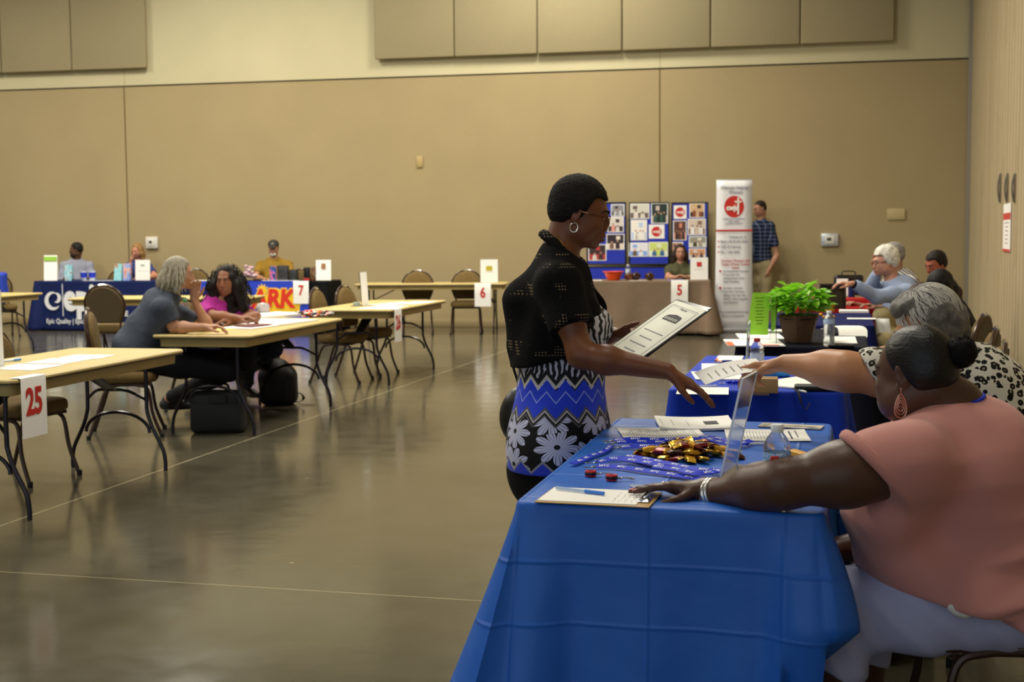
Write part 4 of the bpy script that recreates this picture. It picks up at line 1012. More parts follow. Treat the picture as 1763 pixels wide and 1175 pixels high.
# ---------------------------------------------------------------- people
def skin(name, c, rough=.5):
    if name in _M: return _M[name]
    m = mat(name, c, rough, spec=.4, var=.07, vs=14, sub=.06, bump=.12, bs=160, bdist=.003); return m
def hand(b, wrist, fdir, pn, side=1, curl=.35, spread=1., sc=1., thumb=.6, curls=None, k=.006):
    """fdir: towards the fingers, pn: out of the palm, side=+1: thumb on the +cross(fdir,pn) side"""
    W_ = np.asarray(wrist, float); f = unit(fdir); p = np.asarray(pn, float); p = unit(p-f*(p@f)); t = np.cross(f, p)*side
    lens = [(.043, .025, .020), (.047, .029, .021), (.043, .027, .020), (.034, .020, .018)]
    nails = []
    for i in range(4):
        off = (.030-.0195*i)*sc; kn = W_+f*(.088-.004*abs(i-1)-.003*i)*sc+t*off-p*.004*sc
        b.cone(W_+t*off*.55+f*.005, kn, .0150*sc, .0108*sc, k=.014)
        c = (curls[i] if curls else curl); d = unit(f+t*(.10-.07*i)*spread); q = kn; a = 0
        for j, L in enumerate(lens[i]):
            a += c*(.8, 1.05, .7)[j]; dd = d*math.cos(a)+p*math.sin(a); q2 = q+dd*L*sc
            r = (.0098, .0086, .0078, .0066)[j]*sc*(1 if i < 3 else .88); r2 = (.0086, .0078, .0064)[j]*sc*(1 if i < 3 else .88)
            b.cone(q, q2, r, r2, k=k if j else .009); q = q2
        nails.append((q-dd*.004*sc, dd, -p*math.cos(a)+d*math.sin(a)))
    b.ell(W_+f*.05*sc+p*.006*sc, (.036*sc, .030*sc, .014*sc), R=np.stack([f, t, p], 1), k=.012)
    base = W_+f*.018*sc+t*.022*sc+p*.006*sc; q = base; ang = thumb
    d1 = unit(f*.75+t*math.sin(ang)*1.1+p*.35); q1 = q+d1*.043*sc; d2 = unit(f*.95+t*math.sin(ang)*.6+p*.3); q2 = q1+d2*.032*sc; d3 = unit(f+t*math.sin(ang)*.25+p*.25); q3 = q2+d3*.024*sc
    b.cone(q, q1, .0150*sc, .0115*sc, k=.014); b.cone(q1, q2, .0108*sc, .0095*sc, k=.006); b.cone(q2, q3, .0092*sc, .0072*sc, k=.005)
    return nails
def head(b, C, H, sc=1., fem=True, mouth=0., jaw=1., nose=1., cheeks=1.):
    """C head centre, H frame (right, forward, up)"""
    s_ = sc; C = np.asarray(C, float); L = lambda x, y, z: C+H@(np.array([x, y, z])*s_)
    E_ = lambda c, r, k=.02, op=0, R=None: b.ell(L(*c), np.array(r)*s_, R=H if R is None else H@R, k=k*s_, op=op)
    E_((0, -.014, .030), (.074, .094, .084), .02)
    E_((0, .030, -.020), (.064, .062, .085), .03)
    E_((0, .030, -.068), (.050*jaw, .052, .042), .03)
    for q in (-1, 1):
        E_((q*.043, .005, -.060), (.018*jaw, .042, .034), .03)
        E_((q*.036, .060, -.030), (.024, .022*cheeks, .026), .02)
    E_((0, .072, -.098), (.020, .018, .016), .022)
    b.cone(L(-.032, .082, .020), L(.032, .082, .020), .011*s_, k=.018*s_)
    for q in (-1, 1): E_((q*.031, .098, .002), (.016, .013, .011), .012, 1)
    b.chain([L(0, .086, .012), L(0, .098, -.014), L(0, .108*(.5+.5*nose), -.034)], [.008*s_, .0095*s_, .012*s_], k=.012*s_)
    for q in (-1, 1): E_((q*.0125*nose, .096, -.038), (.0085, .010, .0085), .008)
    E_((0, .088, -.066), (.026, .014, .020), .012)
    b.chain([L(-.022, .092, -.0645), L(-.008, .100, -.0600), L(.008, .100, -.0600), L(.022, .092, -.0645)], [.003*s_, .0065*s_, .0065*s_, .003*s_], k=.005*s_)
    b.chain([L(-.020, .091, -.0685), L(0, .099, -.0745-mouth), L(.020, .091, -.0685)], [.003*s_, .0078*s_, .003*s_], k=.005*s_)
    E_((0, .106, -.0675-mouth*.5), (.024, .010, .0018+mouth*.4), .003, 1)
    # eyelids
    for q in (-1, 1):
        E_((q*.031, .079, .002), (.0150, .0150, .0140), .006)
        E_((q*.031, .096, .0005), (.0130, .010, .0043), .003, 1)
        # ears
        E_((q*.075, -.010, -.008), (.008, .019, .031), .008, R=rotz(q*-.35)@rotx(-.15))
        E_((q*.086, -.006, -.004), (.007, .010, .018), .006, 1, R=rotz(q*-.35)@rotx(-.15))
        E_((q*.074, -.002, -.036), (.006, .008, .009), .006)
def face_parts(t, C, H, lipc, browc='1c130e', sc=1., eyec='2a170d', brow=1., eyes=True, browth=.004):
    C = np.asarray(C, float); L = lambda x, y, z: C+H@(np.array([x, y, z])*sc)-np.array(t.location)
    if eyes:
        for q in (-1, 1):
            mb = MB(); c = L(q*.031, .0800, .001); mb.ell(c, np.array([.0125]*3)*sc, R=H, n=12, m=8); mb.mi = 1
            mb.ell(L(q*.031, .0868, .001), np.array([.0076, .0070, .0076])*sc, R=H, n=10, m=6)
            mb.build('eye', [mat('eye_white', 'cfc6bb', .25), mat('iris_'+eyec, eyec, .15)], t, smooth=True)
    mb = MB()
    for q in (-1, 1): mb.tube([L(q*.014, .096, .0215), L(q*.026, .096, .0265), L(q*.040, .086, .0255), L(q*.049, .074, .019)], [browth*.8*sc, browth*sc, browth*.9*sc, browth*.4*sc], 6, flat=1.)
    mb.build('eyebrows', mat('brow_'+browc, browc, .9), t)
    mb = MB()
    mb.tube([L(-.0225, .0935, -.0655), L(-.008, .1035, -.0610), (L(0, .1040, -.0625)), L(.008, .1035, -.0610), L(.0225, .0935, -.0655)], [.001*sc, .0042*sc, .0040*sc, .0042*sc, .001*sc], 8)
    mb.tube([L(-.0205, .0925, -.0690), L(0, .1025, -.0740), L(.0205, .0925, -.0690)], [.001*sc, .0055*sc, .001*sc], 8)
    mb.build('lips', mat('lips_'+lipc, lipc, .4), t)
def torso(b, pel, nk, sl, sr, fw, hip=.17, waist=.15, chest=.16, dep=.11, belly=1., bust=0., infl=0., k=.06, sh=.052):
    pel, nk, sl, sr = [np.asarray(v, float) for v in (pel, nk, sl, sr)]; ax = nk-pel; L = np.linalg.norm(ax); R = frame(fw, ax); f = R[:, 1]; i = infl
    R0 = frame(fw, unit(ax)+np.array([0, 0, .7]))
    b.ell(pel+ax*.06, (hip+i, dep*1.12+i, .13+i), R=R0, k=k)
    b.ell(pel+ax*.34+f*dep*.18*(belly-.8), (waist+i, dep*belly+i, .17+i), R=R, k=k)
    b.ell(pel+ax*.66, (chest+i, dep+i, .19+i), R=R, k=k)
    b.cone(sl, sr, sh+i, sh+i, k=k*.7)
    mid = (sl+sr)/2
    for s_ in (sl, sr): b.cone(s_*.65+mid*.35, nk, sh*.85+i, .045+i, k=.05)
    if bust:
        for q in (-1, 1): b.ell(pel+ax*.60+f*(dep*.62+bust*.45)+R[:, 0]*q*chest*.48, (bust*.95+i, bust+i, bust*.95+i), R=R, k=.05)
def arm(b, s_, e, w, rs=(.047, .040, .034, .024), k=.03, infl=0.):
    s_, e, w = [np.asarray(v, float) for v in (s_, e, w)]
    m = s_+(e-s_)*.45; m2 = e+(w-e)*.3
    b.chain([s_, m, e], [rs[0]+infl, rs[0]*.96+infl, rs[1]*.93+infl], k=k); b.chain([e, m2, w], [rs[1]*.95+infl, rs[2]*1.12+infl, rs[3]+infl], k=k)
def leg(b, h, kn, an, rs=(.088, .060, .052, .040), k=.03, infl=0.):
    h, kn, an = [np.asarray(v, float) for v in (h, kn, an)]
    b.chain([h, h+(kn-h)*.5, kn], [rs[0]+infl, rs[0]*.86+infl, rs[1]+infl], k=k); b.chain([kn, kn+(an-kn)*.3, an], [rs[1]*.97+infl, rs[2]*1.08+infl, rs[3]+infl], k=k)
def shoe(name, t, an, fd, m, L=.26, h=.09, vox=.008, sole=None):
    an = np.asarray(an, float); f = unit(fd); R = frame(f, [0, 0, 1]) if abs(f[2]) < .9 else frame(f, [1, 0, 0]); u = R[:, 2]
    b = Body(); b.chain([an-f*.03-u*.045, an+f*L*.35-u*.055, an+f*L*.62-u*.062], [.038, .036, .028], k=.03); b.cone(an+[0, 0, .0], an-u*.04, .040, .042, k=.03)
    b.cut(an-u*.088, -u)
    return sdf_obj(name, b, vox, m, t)
def woven(name, c, rough=.85, folds=.0, pat=None, spec=.2, sheen=.0):
    return mat(name, c, rough, spec=spec, var=.06, vs=10, bump=.5, bs=22, bdist=.012, sheen=sheen)
def short_hair(b, C, H, sc=1., th=.012, curly=.004, hairline=.052, back=-.055, top=.0, seed=0, fr=110):
    """cap over the skull; cut away from the face"""
    C = np.asarray(C, float); L = lambda x, y, z: C+H@(np.array([x, y, z])*sc)
    b.ell(L(0, -.018, .032+top*.5), np.array([.074+th, .094+th, .084+th+top])*sc, R=H, k=.01)
    b.ell(L(0, -.045, -.012), np.array([.066+th*.7, .062+th*.8, .060])*sc, R=H, k=.02)
    # face opening
    b.box(L(0, .095, -.055), np.array([.12, .085, .105])*sc, R=H@rotx(-.30), rad=.02*sc, k=.012, op=1)
    b.box(L(0, .02, -.115), np.array([.12, .058, .085])*sc, R=H, rad=.02*sc, k=.012, op=1)
    b.cut(L(0, 0, -.075), -H[:, 2])
    if curly:
        Rr = rotx(.7)@rotz(.5)@roty(.9); Rq = roty(1.3)@rotx(2.1)
        b.disp = lambda P: curly*sc*(.8*wob(P@Rr, fr/sc, seed)*wob(P@Rq, fr*.63/sc, seed+3)*1.8+.35*wob(P@Rq, fr*1.25/sc, seed+1))
def strands(t, name, m, n, fn, seed=0, r=.0022, seg=6):
    rng = random.Random(seed); mb = MB(); o = np.array(t.location)
    for i in range(n):
        P = fn(rng)
        if P is None: continue
        P = [np.asarray(p, float)-o for p in P]; k = len(P); mb.tube(P, [r*(1-.75*abs(2*j/(k-1)-1)**2) for j in range(k)], 4, caps=False)
    return mb.build(name, m, t, smooth=True)
def person(label, loc, group=None):
    return thing('person', label, 'person', loc, 0, group)
# ---------------------------------------------------------------- woman standing at the blue table
def standing_woman():
    Y0 = 4.75; s_ = 1.0
    t = person('woman with glasses and short dark hair in a black knit shrug, standing at the table', (*Q(940, 700, Y0)[:2], 0))
    SK = skin('skin_brown', '6e4127', .42)
    up = np.array([0, 0, 1.])
    neck = Q(972, 446, Y0); C = Q(1000, 366, Y0); fw = unit([.96, -.22, 0]); hf = unit([.965, -.12, -.26])
    H = frame(hf, [.05, 0, 1]); rt = np.cross(fw, up)      # her right = towards the camera
    pel = Q(961, 730, Y0); pel[1] = Y0
    nk = Q(965, 437, Y0)
    sr = Q(962, 492, Y0-.17); sl = Q(956, 480, Y0+.17)      # right shoulder nearer the camera
    er = Q(1000, 612, Y0-.27); wr = Q(1150, 640, Y0-.33)
    el = Q(985, 600, Y0+.24); wl = Q(1058, 576, Y0+.10)
    b = Body()
    torso(b, pel, nk, sl, sr, fw, .155, .14, .15, .115, 1.05, .06, k=.06)
    b.chain([nk-up*.02+fw*-.01, C+H@np.array([0, -.035, -.06])], [.066, .060], k=.03)
    head(b, C, H, 1.0, nose=.75, cheeks=1.25, jaw=1.2)
    arm(b, sr, er, wr, (.056, .045, .041, .028)); arm(b, sl, el, wl, (.056, .044, .040, .026))
    # legs inside the trousers
    hr = pel-rt*-.0+rt*.085-up*.02; hl = pel-rt*.085-up*.02
    kr = hr+fw*.03-up*.38; kl = hl+fw*.06-up*.38; ar = kr-fw*.03-up*.40; al = kl-fw*.02-up*.40
    leg(b, hr, kr, ar); leg(b, hl, kl, al)
    hd = unit(Q(1200, 670, Y0-.33)-wr); hand(b, wr+hd*.012, hd, unit([-.35, .15, -.92]), side=-1, curl=.16, spread=1.5, sc=1.0, thumb=.35)
    hd2 = unit([.80, -.45, .06]); hand(b, wl+hd2*.01, hd2, [.0, .05, 1.], side=1, curl=.12, spread=.8, sc=1.0, thumb=.35)
    sdf_obj('body', b, .0042, SK, t)
    face_parts(t, C, H, '5d2c22', '1a120e', 1.0)
    hb = Body(); short_hair(hb, C, H, 1.0, .012, .0026, seed=3, top=.004, fr=480); sdf_obj('hair', hb, .003, mat('hair_black', '16120f', .75, spec=.25, bump=.8, bs=220, bdist=.006, var=.4, vs=90), t, 0)
    # dress: long printed top
    d = Body(); torso(d, pel, nk-up*.03, sl-[0, 0, .01], sr-[0, 0, .01], fw, .160, .150, .150, .120, 1.22, .068, infl=.010, k=.07)
    hem = pel-up*.155
    d.ell(pel-up*.06+fw*.010, (.185, .165, .22), R=frame(fw, up), k=.08); d.cone(pel-up*.10-rt*.05, hem-rt*.05-up*.06, .160, .162, k=.08); d.cone(pel-up*.10+rt*.05, hem+rt*.05-up*.06, .160, .162, k=.08)
    d.cut(hem, -up); d.cone(nk+fw*.08+up*.05, nk+fw*.12-up*.08, .075, .045, k=.02, op=1); d.ell(nk+up*.06, (.10, .10, .10), k=.02, op=1)
    d.disp = lambda P: .0035*wob(P*[1, 1, .35], 22, 2)
    # printed material: chevrons, blue band and white flowers on black
    m = mat('printed_jersey', '111118', .6, spec=.25, sheen=.1, bump=.3, bs=14, bdist=.01); g = NT(m); x, y, z = g.xyz(g.obj())
    cen = np.array([pel[0], pel[1]])-np.array(t.location)[:2]
    an = g.math('ARCTAN2', g.math('SUBTRACT', y, float(cen[1])), g.math('SUBTRACT', x, float(cen[0])))
    u = g.math('MULTIPLY', an, .165)                                # arc length round the body
    zig = g.math('MULTIPLY', g.math('PINGPONG', u, .034), 1.15)
    zz = g.math('SUBTRACT', z, zig)                                 # chevron height
    def band(lo, hi): return g.math('MULTIPLY', g.math('GREATER_THAN', zz, float(lo)), g.math('LESS_THAN', zz, float(hi)))
    def put(f, a, col):
        mx = g.n('Mix', data_type='RGBA'); g.l(f, mx.inputs[0]); 
        if isinstance(a, str): mx.inputs[6].default_value = (*lin(a), 1)
        else: g.l(a, mx.inputs[6])
        if isinstance(col, str): mx.inputs[7].default_value = (*lin(col), 1)
        else: g.l(col, mx.inputs[7])
        return mx.outputs[2]
    # flowers
    cb = g.n('CombineXYZ'); g.l(u, cb.inputs[0]); g.l(z, cb.inputs[1])
    vo = g.n('TexVoronoi', voronoi_dimensions='2D'); vo.inputs['Scale'].default_value = 9.5; vo.inputs['Randomness'].default_value = .75; g.l(cb.outputs[0], vo.inputs['Vector'])
    sub = g.n('VectorMath', operation='SUBTRACT'); sc_ = g.n('VectorMath', operation='SCALE'); g.l(cb.outputs[0], sc_.inputs[0]); sc_.inputs['Scale'].default_value = 1.0
    g.l(sc_.outputs[0], sub.inputs[0]); g.l(vo.outputs['Position'], sub.inputs[1]); fx_, fy_, _ = g.xyz(sub.outputs[0])
    th = g.math('ARCTAN2', fy_, fx_); rr = g.math('SQRT', g.math('ADD', g.math('MULTIPLY', fx_, fx_), g.math('MULTIPLY', fy_, fy_)))
    wn = g.n('TexWhiteNoise', noise_dimensions='2D'); g.l(vo.outputs['Position'], wn.inputs['Vector']); th = g.math('ADD', th, g.math('MULTIPLY', wn.outputs['Value'], 6.))
    pet = g.math('ABSOLUTE', g.math('SINE', g.math('MULTIPLY', th, 4.5)))            # petals
    rad = g.math('MULTIPLY_ADD', g.math('POWER', pet, .45), .052, .012)
    inside = g.math('LESS_THAN', rr, rad); core = g.math('GREATER_THAN', rr, .0085)
    vein = g.math('GREATER_THAN', g.math('ABSOLUTE', g.math('SUBTRACT', g.math('ABSOLUTE', g.math('SINE', g.math('MULTIPLY', th, 13.5))), .0)), .22)
    fl = g.math('MULTIPLY', g.math('MULTIPLY', inside, core), vein)
    flow = put(fl, '08080c', 'c6c8e6')
    L_ = lambda py: float(Q(950, py, Y0)[2])
    zb = [L_(v) for v in (640, 652, 656, 692, 700, 712, 716, 780, 792, 800)]
    # scribble of the upper part
    nz = g.n('TexWave'); nz.inputs['Scale'].default_value = 17; nz.inputs['Distortion'].default_value = 9; nz.inputs['Detail'].default_value = 2; g.l(g.obj(), nz.inputs['Vector'])
    upc = put(g.math('GREATER_THAN', nz.outputs['Fac'], .62), '0d0d10', 'bdbcc6')
    col = put(g.math('GREATER_THAN', zz, zb[1]-.02), flow, upc)
    col = put(band(zb[1]-.022, zb[0]-.022), col, 'c9c4b8'); col = put(band(zb[1]-.010, zb[0]-.015), col, '1a1a1e')
    col = put(band(zb[4]-.02, zb[1]-.028), col, '2140d8'); col = put(band(zb[3]+.012, zb[3]+.018), col, '8fa2f0')
    col = put(band(zb[6]-.018, zb[4]-.02), col, '59575e'); col = put(band(zb[5]-.016, zb[4]-.03), col, 'b5b2b4'); col = put(band(zb[5]-.02, zb[5]-.012), col, '141418')
    col = put(band(zb[9]-.1, zb[8]-.018), col, '2a3fc0'); col = put(band(zb[8]-.018, zb[8]-.008), col, '8c8a92')
    g.l(col, g.b.inputs['Base Color'])
    sdf_obj('printed_top', d, .006, m, t)
    # black trousers
    p = Body(); leg(p, hr+up*.02, kr, ar+up*.0, (.125, .118, .100, .095), k=.05, infl=.0); leg(p, hl+up*.02, kl, al, (.125, .118, .100, .095), k=.05); p.ell(pel-up*.16-fw*.06, (.16, .13, .16), R=frame(fw, up), k=.05)
    p.ell(pel-up*.02-fw*.01, (.165, .135, .14), R=frame(fw, up), k=.05); p.cut(ar+up*.02, -up); p.cut(hem+up*.045, up); p.disp = lambda P: .004*wob(P*[1, 1, .4], 18, 5)
    sdf_obj('trousers', p, .009, mat('black_crepe', '09090b', .8, spec=.2), t)
    shoe('shoe', t, ar, fw, mat('shoe_black', '0f0f10', .4)); shoe('shoe', t, al, fw, mat('shoe_black', '0f0f10', .4))
    # knit shrug: short sleeves, open front, lace holes
    c = Body(); torso(c, pel+up*.10, nk-up*.005, sl, sr, fw, .16, .16, .16, .122, 1.0, .050, infl=.012, k=.06, sh=.058)
    for S_, E_ in ((sr, er), (sl, el)): c.sleeve([S_, S_+(E_-S_)*.4, S_+(E_-S_)*.62], [.072, .076, .080], k=.045)
    bk = -fw
    c.ell(pel+up*.22+bk*.035, (.165, .12, .20), R=frame(fw, up), k=.08)
    # flared lower back edge
    c.cone(Q(905, 520, Y0), Q(900, 588, Y0), .085, .05, k=.06)
    hemr = Q(1010, 640, Y0)[2]
    c.cut([0, 0, Q(940, 632, Y0)[2]], unit([.25, 0, -1.]))
    c.cut(sr+(er-sr)*.60, unit((er-sr)*.55+np.array([.10, 0, -.08]))) if False else None
    c.box(Q(1062, 560, Y0), (.042, .085, .34), R=frame(fw, unit([-.12, 0, 1])), rad=.02, k=.02, op=1)        # open front
    c.ell(nk+up*.035+fw*.05, (.070, .085, .075), R=frame(fw, up), k=.01, op=1)
    c.disp = lambda P: .003*wob(P, 30, 1)
    V, F = c.mesh(.0055)
    # lace: small holes on the shoulder, sleeve and back
    V = smooth_mesh(V, F, 1)
    sd = (V[F].mean(1)-sr)
    mk = mat('black_knit', '0c0c0d', .9, spec=.15, bump=.9, bs=170, bdist=.006); g = NT(mk); P = g.obj(); x, y, z = g.xyz(P)
    q = g.math('ADD', x, g.math('MULTIPLY', y, .3))
    hx = g.math('SINE', g.math('MULTIPLY', g.math('ADD', q, z), 300.)); hz = g.math('SINE', g.math('MULTIPLY', g.math('SUBTRACT', q, z), 300.))
    dots = g.math('GREATER_THAN', g.math('MULTIPLY', hx, hz), .35)
    rw = g.math('GREATER_THAN', g.math('SINE', g.math('MULTIPLY', z, 62.)), .05); nn = g.n('TexNoise'); nn.inputs['Scale'].default_value = 11; g.l(P, nn.inputs['Vector'])
    am = g.math('MULTIPLY', g.math('MULTIPLY', dots, rw), g.math('GREATER_THAN', nn.outputs['Fac'], .53))
    g.l(g.mix(am, '0b0b0c', '6a5a44'), g.b.inputs['Base Color'])
    o = link_mesh('knit_shrug', V-np.array(t.location), F, mk, t, True); sm_ = o.modifiers.new('thickness', 'SOLIDIFY'); sm_.thickness = .004; sm_.offset = -1
    # rolled collar
    LO = np.array(t.location)
    mb = MB(); P_ = spline([Q(1000, 520, Y0-.12), Q(985, 470, Y0-.10), Q(965, 430, Y0-.075), Q(938, 405, Y0-.02), Q(938, 405, Y0+.04), Q(962, 425, Y0+.09), Q(985, 468, Y0+.11)], 6)
    mb.tube([q_-LO for q_ in P_], [.008]+[.014]*(len(P_)-2)+[.008], 10, flat=1.3); mb.build('collar', mk, t, smooth=True)
    # glasses, earring, necklace
    LL = lambda x, y, z: C+H@np.array([x, y, z])-LO
    gl = MB()
    for q_ in (-1, 1):
        gl.tube([LL(q_*(.031+.023*math.cos(a)), .104-.010*abs(math.cos(a))*(q_*math.cos(a) > 0), -.004+.016*math.sin(a)) for a in [k*math.pi/9 for k in range(18)]], .0012, 6, closed=True)
        gl.tube([LL(q_*.054, .100, .004), LL(q_*.074, .06, .004), LL(q_*.081, .0, .002), LL(q_*.079, -.012, -.008)], .0018, 6)
    gl.tube([LL(-.009, .106, .0), LL(0, .108, .004), LL(.009, .106, .0)], .0012, 6)
    gl.build('glasses', mat('bronze_wire', '5b3a20', .25, .8), t)
    er_ = MB(); er_.tube([LL(.082, -.004+.014*math.cos(a), -.057+.016*math.sin(a)) for a in [k*math.pi/9 for k in range(18)]], .0022, 8, closed=True); er_.build('earring', mat('silver', 'd8d2c6', .15, 1.), t)
    nb = MB(); nb.tube(spline([Q(957, 402, Y0-.062)-LO, Q(968, 420, Y0-.075)-LO, Q(985, 450, Y0-.07)-LO, Q(1000, 478, Y0-.02)-LO], 5), .0016, 5); nb.build('necklace', mat('gold', 'c89a3c', .25, 1.), t)
    # shoulder bag behind her hip
    p_ = Q(898, 716, Y0+.05); bt = thing('shoulder_bag', 'rounded black bag hanging behind the standing woman', 'bag', (*p_[:2], p_[2]-.15))
    bb = Body(); bb.ell(p_+fw*.02, (.10, .055, .115), R=frame(rt, up), k=.03); bb.ell(p_-up*.02+fw*.03, (.10, .05, .10), R=frame(rt, up), k=.03); sdf_obj('bag_body', bb, .01, mat('black_leather', '17171a', .35), bt)
    MB().tube([q_-np.array(bt.location) for q_ in spline([p_+up*.08, Q(880, 600, Y0-.02), Q(915, 520, Y0+.0), Q(945, 470, Y0+.10)], 6)], .006, 6, flat=.5).build('strap', mat('black_leather', '17171a', .35), bt)
    # framed certificate folder in her left hand
    c4 = [Q(1048, 597, Y0-.02), Q(1113, 613, Y0-.30), Q(1212, 548, Y0-.24), Q(1138, 526, Y0+.02)]
    # rigid sheet: build from its centre and two axes
    c_ = sum(c4)/4; e1 = unit((c4[2]+c4[3])/2-(c4[0]+c4[1])/2); e2 = unit((c4[1]+c4[2])/2-(c4[0]+c4[3])/2); nrm = unit(np.cross(e1, -e2)); e2 = np.cross(nrm, e1)*-1
    Lg = .325; Wd = .245
    ft = thing('certificate_folder', 'open black folder showing a white certificate with a printed building, held by the standing woman', 'folder', c_)
    R = np.stack([e1, e2*-1, nrm], 1)
    if nrm[2] < 0: R = np.stack([e1, e2, -nrm], 1)
    MB().box((0, 0, -.004), (Lg+.01, Wd+.01, .004), R=R, bev=.001).build('folder_cover', mat('black_vinyl', '131316', .35), ft)
    MB().box((.0, 0, -.009), (Lg+.04, Wd-.0, .003), R=R@rotz(.05), bev=.001).build('inner_board', mat('black_vinyl', '131316', .35), ft)
    mb = MB(); mb.box((0, 0, -.001), (Lg-.006, Wd-.008, .0012), R=R); mb.mi = 1
    def bx(x_, y_, w_, h_, mi=1, z_=.0): mb.mi = mi; mb.box(R@np.array([x_, y_, z_]), (w_, h_, .0004), R=R)
    for sx in (-1, 1): bx(sx*(Lg/2-.025), 0, .0022, Wd-.05); bx(0, sx*(Wd/2-.022), Lg-.05, .0022); bx(sx*(Lg/2-.032), 0, .001, Wd-.064); bx(0, sx*(Wd/2-.029), Lg-.064, .001)
    for i_, w_ in enumerate((.15, .10, .13, .09)): bx(.0-.035*i_-.005, 0, .005, w_)
    # building picture, x runs from the reader's foot to the top of the page
    mb.mi = 2
    poly = [(-.055, -.004), (.055, -.004), (.055, .022), (.045, .030), (.0, .034), (-.045, .024), (-.055, .016)]
    Rb = R@np.array([[0, 1, 0], [-1, 0, 0], [0, 0, 1]]).astype(float)
    mb.add([Rb@np.array([a_, b_+.065, .0003]) for a_, b_ in poly], [tuple(range(len(poly)))])
    mb.mi = 0
    for i_ in range(6): mb.box(Rb@np.array([-.042+.016*i_, .073, .0008]), (.006, .012, .0003), R=Rb)
    V_, F_ = text_geo('You are', .016, shear=.3, ext=.0001); mb.mi = 2; mb.add(V_, F_, R=Rb, t=Rb@np.array([0, .128, .0006]))
    mb.build('certificate', [mat('cream_paper', 'e6e6d6', .6), mat('print_grey', '8d8d90', .8), mat('print_dark', '2a2a2e', .7)], ft, smooth=False)
    return t
WOMAN = standing_woman()
